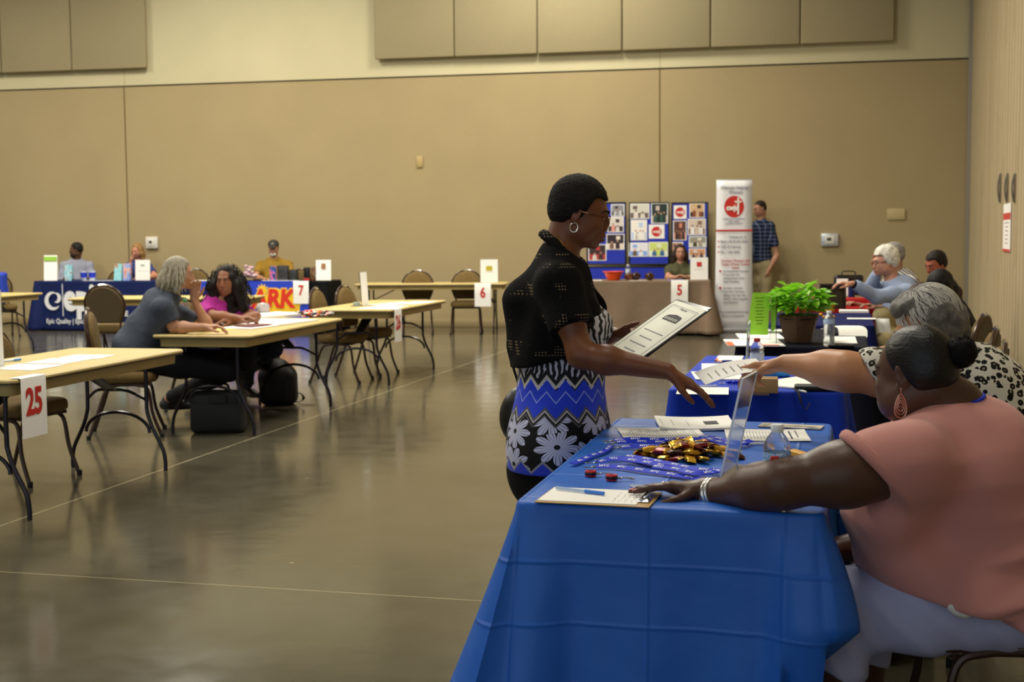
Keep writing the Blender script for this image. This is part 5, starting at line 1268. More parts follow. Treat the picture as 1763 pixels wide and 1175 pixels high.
# ---------------------------------------------------------------- seated woman in the pink blouse (nearest)
UP = np.array([0, 0, 1.])
def pink_woman():
    Y0 = 3.42
    t = person('seated woman with a black hair bun in a pink blouse, hand on the table', (*Q(1700, 985, Y0)[:2], 0))
    SK = skin('skin_deep', '50362a', .42); O = np.array(t.location)
    pel = Q(1712, 985, Y0); nk = Q(1640, 712, Y0); C = Q(1573, 638, Y0+.02)
    fw = unit([-.97, .10, 0]); hf = unit([-.66, .74, -.16]); H = frame(hf, [-.05, 0, 1])
    sl = Q(1562, 800, Y0-.19); sr = Q(1590, 790, Y0+.22)
    el = Q(1345, 834, Y0-.20); wl = Q(1218, 852, Y0+.0)
    er = Q(1560, 930, Y0+.30); wr = er+np.array([-.20, -.02, -.02])
    b = Body(); torso(b, pel, nk, sl, sr, fw, .20, .20, .19, .15, 1.2, .08, infl=-.012, k=.09)
    b.chain([nk-UP*.03, nk+UP*.02, C+H@np.array([0, -.045, -.05])], [.075, .066, .060], k=.04)
    head(b, C, H, 0.98, jaw=1.35, cheeks=1.5, nose=1.1)
    b.ell(C+H@np.array([0, .03, -.08]), (.075, .07, .05), R=H, k=.04)
    b.chain([sl, sl+(el-sl)*.5, el], [.078, .074, .056], k=.05); b.chain([el, el+(wl-el)*.3, wl], [.056, .053, .032], k=.04)
    arm(b, sr, er, wr, (.075, .058, .05, .034))
    kn = Q(1440, 1052, Y0-.02); kf = Q(1470, 1040, Y0+.32); hl = pel-np.array([0, .11, .03]); hr = pel+np.array([0, .11, -.03])
    an = Q(1432, 1290, Y0-.05); af = kf+np.array([.05, .0, -.42])
    leg(b, hl, kn, an, (.12, .075, .066, .042), k=.05); leg(b, hr, kf, af, (.12, .075, .066, .042), k=.05)
    hd = unit(Q(1120, 864, Y0+.02)-wl); hd[2] = 0; hd = unit(hd)
    wl2 = np.array([wl[0], wl[1], .772])
    b.cone(wl, wl2+hd*.01, .030, .024, k=.03)
    nails = hand(b, wl2+hd*.015, hd, [0, -.10, -1], side=1, curl=.10, spread=1.4, sc=1.02, thumb=.75)
    hand(b, wr, unit(wr-er), [0, 0, -1], side=-1, curl=.6)
    sdf_obj('body', b, .0045, SK, t)
    mb = MB()
    for q, d, n in nails: mb.ell(q+n*.0045-O, (.008, .0052, .0025), R=np.stack([d, np.cross(n, d), n], 1), n=10, m=6)
    mb.build('fingernails', mat('nail_coral', 'e08a80', .25), t, smooth=True)
    face_parts(t, C, H, '5a2a26', '120d0a', 0.98)
    # hair: smoothed back, round bun
    L = lambda x, y, z: C+H@(np.array([x, y, z])*0.98)
    hb = Body(); hb.ell(L(0, -.022, .030), np.array([.080, .098, .090])*0.98, R=H, k=.01); hb.ell(L(0, -.050, -.012), (.073, .066, .066), R=H, k=.03)
    hb.box(L(0, .110, -.050), np.array([.13, .085, .105])*0.98, R=H@rotx(-.40), rad=.03, k=.02, op=1)
    hb.box(L(0, .030, -.115), np.array([.13, .058, .095])*0.98, R=H, rad=.03, k=.02, op=1)
    hb.disp = lambda P: .0008*np.sin((((P-C)@H)[:, 2]*1.6+((P-C)@H)[:, 1])*700)+.0012*wob(P, 60, 2)
    mh = mat('hair_sleek', '0c0b0d', .42, spec=.4); g = NT(mh); mp = g.n('Mapping', vector_type='TEXTURE'); mp.inputs['Rotation'].default_value = (0, 0, math.atan2(.74, -.66)); mp.inputs['Scale'].default_value = (.25, .005, .005)
    g.l(g.obj(), mp.inputs['Vector']); n_ = g.n('TexNoise'); n_.inputs['Scale'].default_value = 1.; g.l(mp.outputs[0], n_.inputs['Vector']); bp = g.n('Bump'); bp.inputs['Strength'].default_value = .5; bp.inputs['Distance'].default_value = .003; g.l(n_.outputs['Fac'], bp.inputs['Height']); g.l(bp.outputs[0], g.b.inputs['Normal'])
    sdf_obj('hair', hb, .0035, mh, t, 1)
    bun = Q(1655, 607, Y0-.05); bb = Body(); bb.ell(bun, (.040, .040, .040), k=.01); bb.ell(bun+[-.028, .02, .0], (.024, .030, .026), k=.02); bb.disp = lambda P: .0022*wob(P, 190, 1)
    sdf_obj('hair_bun', bb, .0032, mat('hair_bun_black', '0c0b0c', .8, spec=.2, bump=.8, bs=260, bdist=.004), t, 0)
    def fl(rng):
        a = rng.uniform(0, 6.28); e_ = rng.uniform(-1.2, 1.3); d = np.array([math.cos(a)*math.cos(e_), math.sin(a)*math.cos(e_), math.sin(e_)]); s_ = unit(np.cross(d, [rng.random(), rng.random(), rng.random()]))
        return [bun+d*.037, bun+d*.041+s_*.006, bun+d*.044+s_*.012]
    strands(t, 'bun_flyaways', mat('hair_bun_black', '0c0b0c'), 150, fl, 3, .0008)
    # blouse
    d = Body(); torso(d, pel+UP*.0, nk-UP*.01, sl+UP*.01, sr+UP*.01, fw, .205, .21, .20, .155, 1.24, .098, infl=.006, k=.09, sh=.066)
    d.ell(Q(1520, 880, Y0-.05), (.10, .17, .105), k=.07); d.ell(Q(1545, 955, Y0), (.11, .19, .10), k=.08)
    d.ell(Q(1725, 905, Y0), (.16, .20, .16), k=.10); d.ell(pel-UP*.03+[.0, 0, 0], (.235, .280, .17), k=.06); d.ell(Q(1625, 1000, Y0), (.15, .270, .12), k=.08)
    d.ell(Q(1650, 800, Y0), (.165, .19, .13), k=.12)
    d.sleeve([sl, sl+(el-sl)*.12, sl+(el-sl)*.24], [.098, .100, .098], n=unit(el-sl)+np.array([0, 0, -.75]), k=.09)
    d.sleeve([sr, sr+(er-sr)*.35], [.10, .10], k=.06)
    d.ell(nk+UP*.058+fw*.02, (.082, .082, .070), k=.012, op=1)
    d.cut(Q(1600, 1008, Y0), unit([-.20, 0, -1]))
    def dsp(P):
        x, y, z = P.T; f = 1/(1+np.exp((z-.86)/.06)); g_ = np.clip((x-1.0)/.25, 0, 1)
        return -.015*np.abs(np.sin(z*40+2.2*np.sin(x*7+1)+x*9+2.5*wob(P, 7, 8)))**4*f*g_*np.clip(.55+.9*wob(P, 9, 6), 0, 1.3)-.005*wob(P*[.5, .5, 1.5], 20, 4)-.009*np.sin(x*26-z*20)*(1-f)*.5
    d.disp = dsp
    V, F = d.mesh(.006); ax = unit(el-sl); V = smooth_mesh(V, F, 1); MP = mat('pink_blouse', 'bb8078', .75, spec=.2, sheen=.2, bump=.12, bs=300, bdist=.002)
    link_mesh('blouse', V-O, F, MP, t, True)
    # rolled cuff
    s_ = sl+(el-sl)*.24; ax_ = unit(ax+np.array([0, 0, -.75])); u1 = unit(np.cross(ax_, UP)); u2 = np.cross(u1, ax_)*1.22
    MB().tube([s_-O+(u1*math.cos(a)*.094+u2*math.sin(a)*.094) for a in [k*math.pi/14 for k in range(28)]], .011, 8, closed=True, flat=1.4).build('sleeve_cuff', MP, t, smooth=True)
    MB().tube(spline([nk+v-O for v in ([-.03, -.070, .015], [.02, -.076, .034], [.056, -.05, .044], [.070, 0, .048], [.056, .05, .044], [.02, .07, .034])], 6), .010, 8, flat=.5).build('lanyard_strap', mat('lanyard_blue', '1c36c0', .45), t, smooth=True)
    # white undershirt peeping out at the hem
    bb = Body(); bb.ell(Q(1652, 1048, Y0-.236), (.038, .024, .022), R=roty(.45), k=.01); sdf_obj('undershirt', bb, .008, mat('white_cotton', 'dcdad6', .8), t)
    # pale capri trousers
    p = Body(); p.ell(pel-UP*.07, (.205, .215, .125), k=.06)
    p.chain([hl, hl+(kn-hl)*.5, kn], [.130, .122, .094], k=.05); p.chain([kn, kn+(an-kn)*.38], [.094, .085], k=.05)
    p.chain([hr, hr+(kf-hr)*.5, kf], [.130, .122, .094], k=.05); p.chain([kf, kf+(af-kf)*.38], [.094, .085], k=.05)
    p.cut(Q(1430, 1148, Y0), unit([-.45, 0, -1.]))
    p.disp = lambda P: -.004*np.abs(np.sin(P[:, 0]*42+P[:, 2]*30+2*np.sin(P[:, 0]*9)))**4-.003*wob(P, 26, 2)
    sdf_obj('capri_trousers', p, .0065, mat('lavender_denim', 'a5a8c9', .75, spec=.2, bump=.1, bs=400, bdist=.001, var=.04, vs=9), t)
    shoe('shoe', t, an+UP*.02, [-1, 0, 0], mat('shoe_tan', '6b5038', .6)); shoe('shoe', t, np.array([af[0], af[1], .10]), [-1, 0, 0], mat('shoe_tan', '6b5038', .6))
    # earring: open filigree drop
    e0 = Q(1551, 671, Y0-.10)-O; mb = MB(); mb.tube([e0+[0, 0, .004], e0+[0, -.002, -.008], e0+[0, 0, -.012]], .001, 6)
    def drop(s_): return [e0+np.array([.016*s_*math.sin(a)*(1-.35*math.cos(a))*.9, 0, -.012-.030+.030*s_*math.cos(a)]) for a in [k*math.pi/10 for k in range(20)]]
    for s_ in (1, .72, .45): mb.tube(drop(s_), .0012 if s_ == 1 else .0008, 6, closed=True)
    for k in range(5): z_ = -.022-.008*k; w_ = .010-.0025*abs(k-2); mb.tube([e0+[-w_, 0, z_], e0+[0, 0, z_+.004], e0+[w_, 0, z_]], .0006, 4)
    mb.build('earring', mat('rose_gold', 'd79a86', .3, .9), t)
    # bracelets and ring
    for k, (c_, r_) in enumerate((('b08a80', .0030), ('d9d4cf', .0042), ('e6e6e8', .0026))):
        cc = wl+(el-wl)*(.035+.045*k)-O; ax2 = unit(el-wl); u1 = unit(np.cross(ax2, UP)); u2 = np.cross(u1, ax2)
        MB().tube([cc+(u1*math.cos(a)+u2*math.sin(a))*(.037+.001*k) for a in [j*math.pi/14 for j in range(28)]], r_, 8, closed=True, flat=1.6).build('bracelet', mat('bangle_'+c_, c_, .25, .9), t, smooth=True)
    q = nails[1][0]-O; rg = wl2+hd*.115+[0, -.012, .012]-O
    MB().ell(rg, (.006, .006, .006)).build('ring', mat('silver', 'd8d2c6', .15, 1.), t, smooth=True)
    chair(pel[0]+.02, pel[1]+.02, FL+.12, 'brown padded chair under the woman in pink')
pink_woman()
def leopard_woman():
    Y0 = 4.45
    t = person('grey haired woman in a leopard print blouse, leaning forward and handing over a paper', (*Q(1725, 830, Y0)[:2], 0)); O = np.array(t.location)
    SK = skin('skin_tan', 'b8835e', .45)
    pel = Q(1745, 822, Y0); nk = Q(1648, 622, Y0); C = Q(1596, 562, Y0-.0); fw = unit([-1, .05, 0]); hf = unit([-.88, -.02, -.46]); H = frame(hf, [-.3, 0, 1])
    sl = Q(1590, 655, Y0-.16); sr = Q(1600, 650, Y0+.18); el = Q(1455, 640, Y0-.12); wl = Q(1352, 626, Y0+.05)
    er = Q(1570, 780, Y0+.22); wr = er+np.array([-.18, -.1, .02])
    b = Body(); torso(b, pel, nk, sl, sr, fw, .17, .16, .165, .12, 1.1, .07, infl=-.008, k=.07)
    b.chain([nk-UP*.02, C+H@np.array([0, -.04, -.05])], [.062, .056], k=.03); head(b, C, H, 1.03)
    b.chain([sl, sl+(el-sl)*.5, el], [.066, .066, .060], k=.04); b.chain([el, el+(wl-el)*.3, wl], [.060, .056, .031], k=.04)
    arm(b, sr, er, wr, (.06, .046, .04, .027))
    hd = unit(Q(1290, 640, Y0+.10)-wl); nl = hand(b, wl+hd*.012, hd, unit([.05, -.55, -.83]), side=1, curl=.5, spread=.8, thumb=.35, curls=[.12, .5, .8, .95])
    hand(b, wr, unit(wr-er), [0, -1, 0], side=-1, curl=.6)
    kn = pel+np.array([-.44, -.10, -.02]); kf = pel+np.array([-.44, .14, -.02]); hl = pel-np.array([0, .10, .02]); hr = pel+np.array([0, .10, -.02])
    leg(b, hl, kn, kn-[.02, 0, .44]); leg(b, hr, kf, kf-[.02, 0, .44])
    sdf_obj('body', b, .0045, SK, t); face_parts(t, C, H, 'a8584a', '6d6a66', 1.03)
    L = lambda x, y, z: C+H@(np.array([x, y, z])*1.03)
    hb = Body(); hb.ell(L(0, -.024, .028), (.098, .104, .104), R=H, k=.02); hb.ell(L(0, -.070, -.03), (.080, .060, .080), R=H, k=.04); 
    for q in (-1, 1): hb.ell(L(q*.075, -.03, -.01), (.032, .055, .07), R=H, k=.03)
    hb.ell(L(0, .035, .098), (.06, .045, .026), R=H, k=.03)
    hb.box(L(0, .100, -.030), (.110, .07, .098), R=H, rad=.03, k=.02, op=1)
    hb.disp = lambda P: .006*wob(P, 55, 2)+.003*wob(P, 130, 5)
    MG = mat('hair_grey', '605e59', .6, spec=.35, var=.45, vs=38, bump=.6, bs=160, bdist=.006)
    sdf_obj('hair', hb, .0045, MG, t, 1)
    def st(rng):
        a = rng.uniform(-math.pi, math.pi); e_ = rng.uniform(-.5, 1.35); d0 = H@np.array([math.sin(a)*math.cos(e_)*.098, -.024+math.cos(a)*math.cos(e_)*.104, .028+math.sin(e_)*.104])
        if (H.T@d0)[1] > .06 and (H.T@d0)[2] < .05: return None
        p0 = C+d0*1.02; down = H@np.array([math.sin(a)*.6, math.cos(a)*.5-.2, -.9]); sd = np.cross(unit(d0), down)*.5; P = [p0]
        cc = C+H@np.array([0, -.024, .028]); ph = rng.random()*6
        for k in range(5):
            p0 = p0+unit(down)*.014+sd*.009*math.sin(ph+k*.9); v = H.T@(p0-cc); m_ = np.linalg.norm(v/np.array([.098, .104, .104])); p0 = cc+H@(v/m_*1.055)
            P.append(p0)
        return P
    strands(t, 'hair_strands', mat('hair_silver', 'b2b0a8', .5, spec=.4), 1000, st, 5, .0018)
    # leopard blouse
    d = Body(); torso(d, pel, nk-UP*.0, sl, sr, fw, .175, .17, .17, .135, 1.15, .08, infl=.010, k=.07, sh=.060)
    d.ell(Q(1720, 720, Y0), (.15, .17, .17), k=.08); d.sleeve([sl, sl+(el-sl)*.4, sl+(el-sl)*.66], [.085, .086, .090], n=unit(el-sl)+np.array([0, 0, -.7]), k=.05); d.sleeve([sr, sr+(er-sr)*.6], [.085, .085], k=.05)
    d.ell(nk+UP*.055+fw*.03, (.075, .075, .06), k=.01, op=1); d.cut([0, 0, .50], [0, 0, -1]); d.disp = lambda P: .004*wob(P*[.7, .7, 1.2], 20, 7)
    V, F = d.mesh(.007); V = smooth_mesh(V, F, 1)
    m = mat('leopard_cloth', 'c9c3b3', .7, spec=.25, bump=.3, bs=16, bdist=.01); g = NT(m)
    w = g.n('TexNoise'); w.inputs['Scale'].default_value = 50; g.l(g.obj(), w.inputs['Vector']); ad = g.n('VectorMath', operation='MULTIPLY_ADD'); g.l(w.outputs['Color'], ad.inputs[0]); ad.inputs[1].default_value = (.009, .009, .009); g.l(g.obj(), ad.inputs[2])
    v = g.n('TexVoronoi'); v.inputs['Scale'].default_value = 42; v.inputs['Randomness'].default_value = .85; g.l(ad.outputs[0], v.inputs['Vector'])
    ring = g.math('MULTIPLY', g.math('GREATER_THAN', v.outputs['Distance'], .17), g.math('LESS_THAN', v.outputs['Distance'], .47))
    n2 = g.n('TexNoise'); n2.inputs['Scale'].default_value = 70; g.l(g.obj(), n2.inputs['Vector']); ring = g.math('MULTIPLY', ring, g.math('GREATER_THAN', n2.outputs['Fac'], .35))
    inn = g.math('LESS_THAN', v.outputs['Distance'], .21)
    c1 = g.mix(inn, 'c9c6b8', '8a7f66'); mx = g.n('Mix', data_type='RGBA'); g.l(ring, mx.inputs[0]); g.l(c1, mx.inputs[6]); mx.inputs[7].default_value = (*lin('0f0e0f'), 1); g.l(mx.outputs[2], g.b.inputs['Base Color'])
    link_mesh('blouse', V-O, F, m, t, True)
    p = Body(); p.ell(pel-UP*.03, (.18, .19, .13), k=.06)
    for h_, k_ in ((hl, kn), (hr, kf)): p.chain([h_, k_], [.115, .080], k=.05); p.chain([k_, k_-[.02, 0, .40]], [.080, .062], k=.05)
    sdf_obj('trousers', p, .010, mat('black_crepe', '09090b', .8), t)
    for k_ in (kn, kf): shoe('shoe', t, np.array([k_[0]-.02, k_[1], .09]), [-1, 0, 0], mat('shoe_black', '0f0f10', .4))
    c_ = chair(pel[0]+.03, pel[1], FL, 'brown padded chair under the woman in leopard print')
    # the paper passing between the two hands
    a_ = Q(1205, 652, 4.52); b_ = Q(1312, 628, 4.55); e1 = b_-a_; Lg = np.linalg.norm(e1); e1 = e1/Lg; e2 = unit(np.array([.02, 1., .30])-e1*(np.array([.02, 1., .30])@e1)); n_ = np.cross(e1, e2)
    ft = thing('handed_paper', 'white folded leaflet passing from the leopard print woman to the standing woman', 'papers', (a_+b_)/2)
    R = np.stack([e1, e2, n_], 1); mb = MB(); mb.grid(lambda u, v: ((u-.5)*Lg, (v-.5)*.12, .012*math.sin(u*3.1)), 8, 4, th=.0015); mb.V = (np.array(mb.V)@R.T).tolist(); mb.mi = 1
    for i in range(6): mb.box(R@np.array([-.35*Lg+.12*Lg*i, -.01, .014*math.sin((.15+.12*i)*3.1)]), (.003, .05, .0006), R=R)
    mb.build('leaflet', [M_PAPER, mat('print_grey', '8d8d90', .8)], ft)
    q = pel+np.array([-.28, -.36, 0]); bt = thing('handbag', 'black handbag on the floor between the two seated women near the tables', 'bag', (q[0]-.10, q[1]+.55, 0))
    bb = Body(); bb.box(np.array([q[0]-.10, q[1]+.55, .15]), (.17, .11, .15), rad=.05); bb.disp = lambda P: .008*wob(P, 20, 3); sdf_obj('bag_body', bb, .014, mat('black_leather', '17171a', .35), bt)
leopard_woman()
# ---------------------------------------------------------------- the other people
def hair_long(b, C, H, sc, length=.16, side=.03, front=.0, curly=.004, back=.03, fr=60, seed=0, wid=.085):
    L = lambda x, y, z: C+H@(np.array([x, y, z])*sc)
    b.ell(L(0, -.020, .034), np.array([wid, .104, .092])*sc, R=H, k=.01)
    b.chain([L(0, -.065, .0), L(0, -.075, -.08), L(0, -.06, -.08-length*.6)], [.070*sc, (.062+back)*sc, (.045+back)*sc], k=.03)
    for q in (-1, 1): b.chain([L(q*.062, .0, .03), L(q*(.070+side*.4), .005, -.05), L(q*(.070+side), .0, -.06-length*.7)], [.030*sc, (.022+side*.5)*sc, (.018+side*.4)*sc], k=.03)
    b.box(L(0, .110, -.045), np.array([.052, .085, .105])*sc, R=H@rotx(-.12), rad=.03*sc, k=.015, op=1)
    b.disp = lambda P: curly*wob(P, fr, seed)
def crowd(label, C, Y, fw, hf, shirt, skin_c, hair_c, hair='short', sc=1., fem=False, seat=True, lean=.0, arms=None, pants='1a1c24', shoes='16161a', group=None, vox=.009, shirt_mat=None, long_sleeve=False, beard=None, hs=.96, hz=.60, legs=None, hairkw={}, lipc=None, wide=1., shoec=True, feet=None, neckl=.0, knees=.42):
    """figure built from the head position down. C world head centre; fw body facing; hf head facing"""
    C = np.asarray(C, float); fw = unit([fw[0], fw[1], 0]); hf = unit(hf); H = frame(hf, UP); rt = np.cross(fw, UP)
    nk = C+np.array([0, 0, -.175])*1+fw*(-.035-lean*.1)
    pel = np.array([nk[0], nk[1], hz])-fw*(.04+lean)
    t = person(label, (pel[0], pel[1], 0)); SK = skin('skin_'+skin_c, skin_c)
    axis = unit(nk-pel); w = .165*wide*(.92 if fem else 1.05)
    sr = nk-axis*.085+rt*w; sl = nk-axis*.085-rt*w
    lips = lipc or {'3': '4a2a22'}.get(skin_c[0], '9a5a4c')
    b = Body(); dep = .105*wide
    torso(b, pel, nk, sl, sr, fw, .155*wide, .135*wide, .15*wide, dep, 1.1*wide, .055 if fem else 0, infl=-.006)
    b.chain([nk-UP*.02, C+H@np.array([0, -.035, -.05])], [.056, .052], k=.03); head(b, C, H, hs, jaw=1.0 if fem else 1.15)
    A = {}
    for q, nm_ in ((1, 'r'), (-1, 'l')):
        S_ = sr if q > 0 else sl; a = (arms or {}).get(nm_)
        if a is None:
            E_ = S_+np.array([0, 0, -.27])+fw*.10+rt*q*.05; W_ = E_+fw*.22+UP*.06-rt*q*.05
        else: E_, W_ = [np.asarray(v, float) if v is not None else None for v in a[:2]]
        if E_ is None:
            d = W_-S_; Ln = np.linalg.norm(d); m_ = S_+d*.5; dn = (a[3] if a and len(a) > 3 else np.array([0, 0, -1.])); dn = unit(dn-unit(d)*(dn@unit(d))); h_ = math.sqrt(max(.0004, .275**2-(Ln/2)**2)); E_ = m_+dn*h_
        A[nm_] = (S_, E_, W_); arm(b, S_, E_, W_, (.050, .040, .036, .025))
        hd = unit((a[2] if a is not None and len(a) > 2 and a[2] is not None else W_-E_)); hand(b, W_+hd*.008, hd, [0, 0, -1] if abs(hd[2]) < .8 else -rt*q, side=-q, curl=.45, spread=.7, sc=.98)
    up = UP
    if seat:
        K = []
        for q in (1, -1):
            if legs: hp, kn, an = pel+rt*q*.09-UP*.04, *[np.asarray(v, float) for v in legs[0 if q > 0 else 1]]
            else: hp = pel+rt*q*.09-UP*.04; kn = hp+fw*knees+rt*q*.05+UP*.0; kn[2] = .53; an = np.array([kn[0]+fw[0]*(.04), kn[1]+fw[1]*.04, .10])
            K.append((hp, kn, an))
    else:
        K = [(pel+rt*q*.09-UP*.03, pel+rt*q*.095-UP*.03+fw*.02-UP*(pel[2]-.50), np.array([pel[0]+rt[0]*q*.10, pel[1]+rt[1]*q*.10, .10])) for q in (1, -1)]
    for hp, kn, an in K: leg(b, hp, kn, an, (.075, .052, .048, .036))
    sdf_obj('body', b, vox*.75, SK, t); 
    face_parts(t, C, H, lips, hair_c if hair_c not in ('d8d4c8', 'b9b5aa') else '8a857b', hs)
    hb = Body(); HM = mat('hair_'+hair_c, hair_c, .6, spec=.3, var=.35, vs=50, bump=.6, bs=150, bdist=.006)
    if hair == 'short': short_hair(hb, C, H, hs, **{**dict(th=.009, curly=.002, fr=90), **hairkw})
    elif hair == 'long': hair_long(hb, C, H, hs, **hairkw)
    if hair: sdf_obj('hair', hb, vox*.75, HM, t, 1)
    if beard:
        bb = Body(); L = lambda x, y, z: C+H@(np.array([x, y, z])*hs); bb.ell(L(0, .055, -.085), (.052, .050, .040), R=H, k=.02); bb.ell(L(0, .085, -.085), (.026, .022, .032), R=H, k=.02)
        bb.ell(L(0, .11, -.066), (.022, .012, .008), R=H, k=.006, op=1); sdf_obj('beard', bb, vox*.7, mat('beard_'+beard, beard, .8), t)
    SM = shirt_mat or woven('cloth_'+shirt, shirt)
    d = Body(); torso(d, pel+UP*.02, nk, sl, sr, fw, .160*wide, .145*wide, .155*wide, dep+.01, 1.12*wide, .06 if fem else 0, infl=.010)
    for nm_ in 'rl':
        S_, E_, W_ = A[nm_]
        if long_sleeve: d.chain([S_, S_+(E_-S_)*.5, E_], [.062, .060, .058], k=.04); d.sleeve([E_, E_+(W_-E_)*.5, E_+(W_-E_)*.92], [.058, .052, .042], k=.03)
        else: d.sleeve([S_, S_+(E_-S_)*.4, S_+(E_-S_)*.68], [.064, .064, .066], k=.045)
    d.ell(nk+UP*.045+fw*.02, (.062, .066, .045), k=.012, op=1)
    if neckl: d.cone(nk+fw*.10+UP*.04, nk+fw*.15-UP*neckl, .05, .015, k=.01, op=1)
    d.cut([0, 0, pel[2]-.10 if seat else pel[2]-.01], -UP); d.disp = lambda P: .005*wob(P*[1, 1, .7], 24, 3)
    sdf_obj('shirt', d, vox, SM, t)
    p = Body(); p.ell(pel-UP*.03, (.165*wide, .145*wide, .135), R=frame(fw, UP), k=.05)
    for hp, kn, an in K: p.chain([hp, hp+(kn-hp)*.5, kn], [.098, .090, .070], k=.05); p.chain([kn, an+(kn-an)*.1], [.072, .060], k=.04)
    if not seat: p.cut([0, 0, pel[2]+.10], UP)
    p.disp = lambda P: .005*wob(P, 22, 5)
    sdf_obj('trousers', p, vox*1.2, woven('cloth_'+pants, pants), t)
    for hp, kn, an in K: shoe('shoe', t, [an[0], an[1], max(an[2], .09)], fw if seat else fw, mat('shoe_'+shoes, shoes, .5), vox=vox)
    return t, C, H, A, pel, fw, rt
# grey haired woman at the candy table
Y = 9.75
C = Q(309, 470, Y); W1 = Q(334, 517, Y+.04); E1 = Q(362, 570, Y+.10)
g_ = crowd('grey haired woman in a slate blue top, chin on hand, at the candy table', C, Y, [.93, .20], [.95, .22, -.14], '454c59', 'b98a70', '8b8474', 'long', fem=True, lean=.26, wide=1.1, vox=.0075, pants='131318',
    hairkw=dict(length=.11, side=.020, curly=.002, back=.020, fr=40, wid=.084),
    arms={'r': (Q(300, 568, Y-.15)+[0, 0, .015], Q(352, 563, Y-.25), [1, .1, 0]), 'l': (E1, W1, [.15, -.1, 1.])},
    legs=[(Q(395, 640, Y-.12), [*G(290, 722)[:2], .16]), (Q(420, 622, Y+.22), [*G(330, 700)[:2], .12])])
chair(g_[4][0]-.02, g_[4][1], face(.93, .20), 'brown chair holding the grey haired woman in slate blue')
def wild(t, C, H, n, m, R_, L_, seed, lo=-.9, r=.0030, w=1., am=1.1):
    def st(rng):
        a = rng.uniform(-math.pi, math.pi); e_ = rng.uniform(lo, 1.4)
        v = np.array([math.sin(a)*math.cos(e_), math.cos(a)*math.cos(e_), math.sin(e_)])
        if abs(a) < am or e_ > 1.2: return None
        d0 = H@(v*R_+[0, -.02, .02 if e_ > -.2 else .0]); p0 = C+d0; P = [p0]; ph = rng.random()*6; s_ = unit(np.cross(d0, UP)); dn = unit(-UP+unit(d0)*.45)
        for k in range(1, 9): P.append(p0+dn*L_*k/8*rng.uniform(.9, 1.1)+s_*.012*w*math.sin(ph+k*1.6)+unit(d0)*.010*w*math.cos(ph+k*1.6))
        return P
    strands(t, 'hair_curls', m, n, st, seed, r)
wild(g_[0], g_[1], g_[2], 320, mat('hair_ash_strand', 'a8a08c', .5), .098, .13, 9, lo=-.3, r=.0022, w=.25, am=.95)
# curly haired woman in magenta
Y = 10.75
C = Q(390, 483, Y); ctr = Q(395, 535, Y-.1)
k_ = crowd('woman with long dark curly hair in a magenta top, arms folded on the candy table', C, Y, [.75, -.65], [-.16, -.97, -.08], 'a12c86', '8a5a40', '17110f', 'long', fem=True, lean=.16, vox=.0075, pants='1b2230', shoes='2c2018', neckl=.06,
    hairkw=dict(length=.23, side=.062, curly=.012, back=.05, fr=48, wid=.105), hs=.98, lipc='8c3f45',
    arms={'r': (Q(372, 545, Y-.30), Q(412, 548, Y-.38), [.9, -.2, 0]), 'l': (Q(440, 545, Y-.05), Q(404, 553, Y-.33), [-1, -.4, 0])},
    legs=[(Q(425, 600, Y-.32), [*G(425, 690)[:2], .12]), (Q(470, 600, Y-.10), [*G(415, 668)[:2], .12])])
wild(k_[0], k_[1], k_[2], 260, mat('hair_17110f', '17110f'), .125, .22, 3)
chair(k_[4][0]-.03, k_[4][1]+.05, face(.85, -.5), 'brown chair under the curly haired woman in magenta')
# far tables' people
Y = 21.55
crowd('man in a grey lavender shirt behind the navy table, head turned left', Q(131, 430, Y), Y, [.35, -.94], [-.97, -.2, -.12], '8d90a0', '5a3c2c', '120e0c', 'short', lean=.03, beard='17110e', long_sleeve=True, wide=1.15, vox=.012)
Yb = 21.45
crowd('blonde woman in a blue top behind the navy table, hand at her mouth', Q(236, 432, Yb), Yb, [.1, -1], [-.35, -.93, -.2], '2f3c78', 'b97f66', '8f6c3e', 'long', fem=True, vox=.012,
    hairkw=dict(length=.16, side=.02, curly=.003, back=.015), arms={'r': (Q(221, 476, Yb-.3), Q(225, 452, Yb-.25), [.3, .2, 1.]), 'l': (Q(268, 476, Yb-.15), Q(246, 478, Yb-.35), [-1, -.3, 0])})
Y = 20.75
cp = crowd('man with a dark cap and grey beard in a mustard shirt by the wall', Q(471, 428, Y), Y, [-.05, -1], [.02, -1, -.15], '8b6c26', 'a97a60', '4a463f', 'short', beard='c9c4ba', wide=1.25, long_sleeve=False, vox=.012,
    arms={'r': (Q(440, 478, Y-.2), Q(456, 481, Y-.45), [.6, -.6, 0]), 'l': (Q(505, 478, Y-.2), Q(488, 481, Y-.4), [-.6, -.6, 0])})
hb = Body(); L = lambda x, y, z: cp[1]+cp[2]@np.array([x, y, z]); hb.ell(L(0, -.010, .055), (.088, .108, .082), R=cp[2], k=.01); hb.cut(L(0, 0, .048), -cp[2][:, 2]); hb.ell(L(0, .105, .050), (.066, .062, .010), R=cp[2]@rotx(-.25), k=.01)
sdf_obj('cap', hb, .009, mat('cap_dark', '2a2723', .7), cp[0])
mb = MB(); mb.ell(L(0, .098, .085)-np.array(cp[0].location), (.022, .008, .016), R=cp[2]); mb.build('cap_patch', mat('patch_grey', '8c8878', .7), cp[0])
Y = 19.62
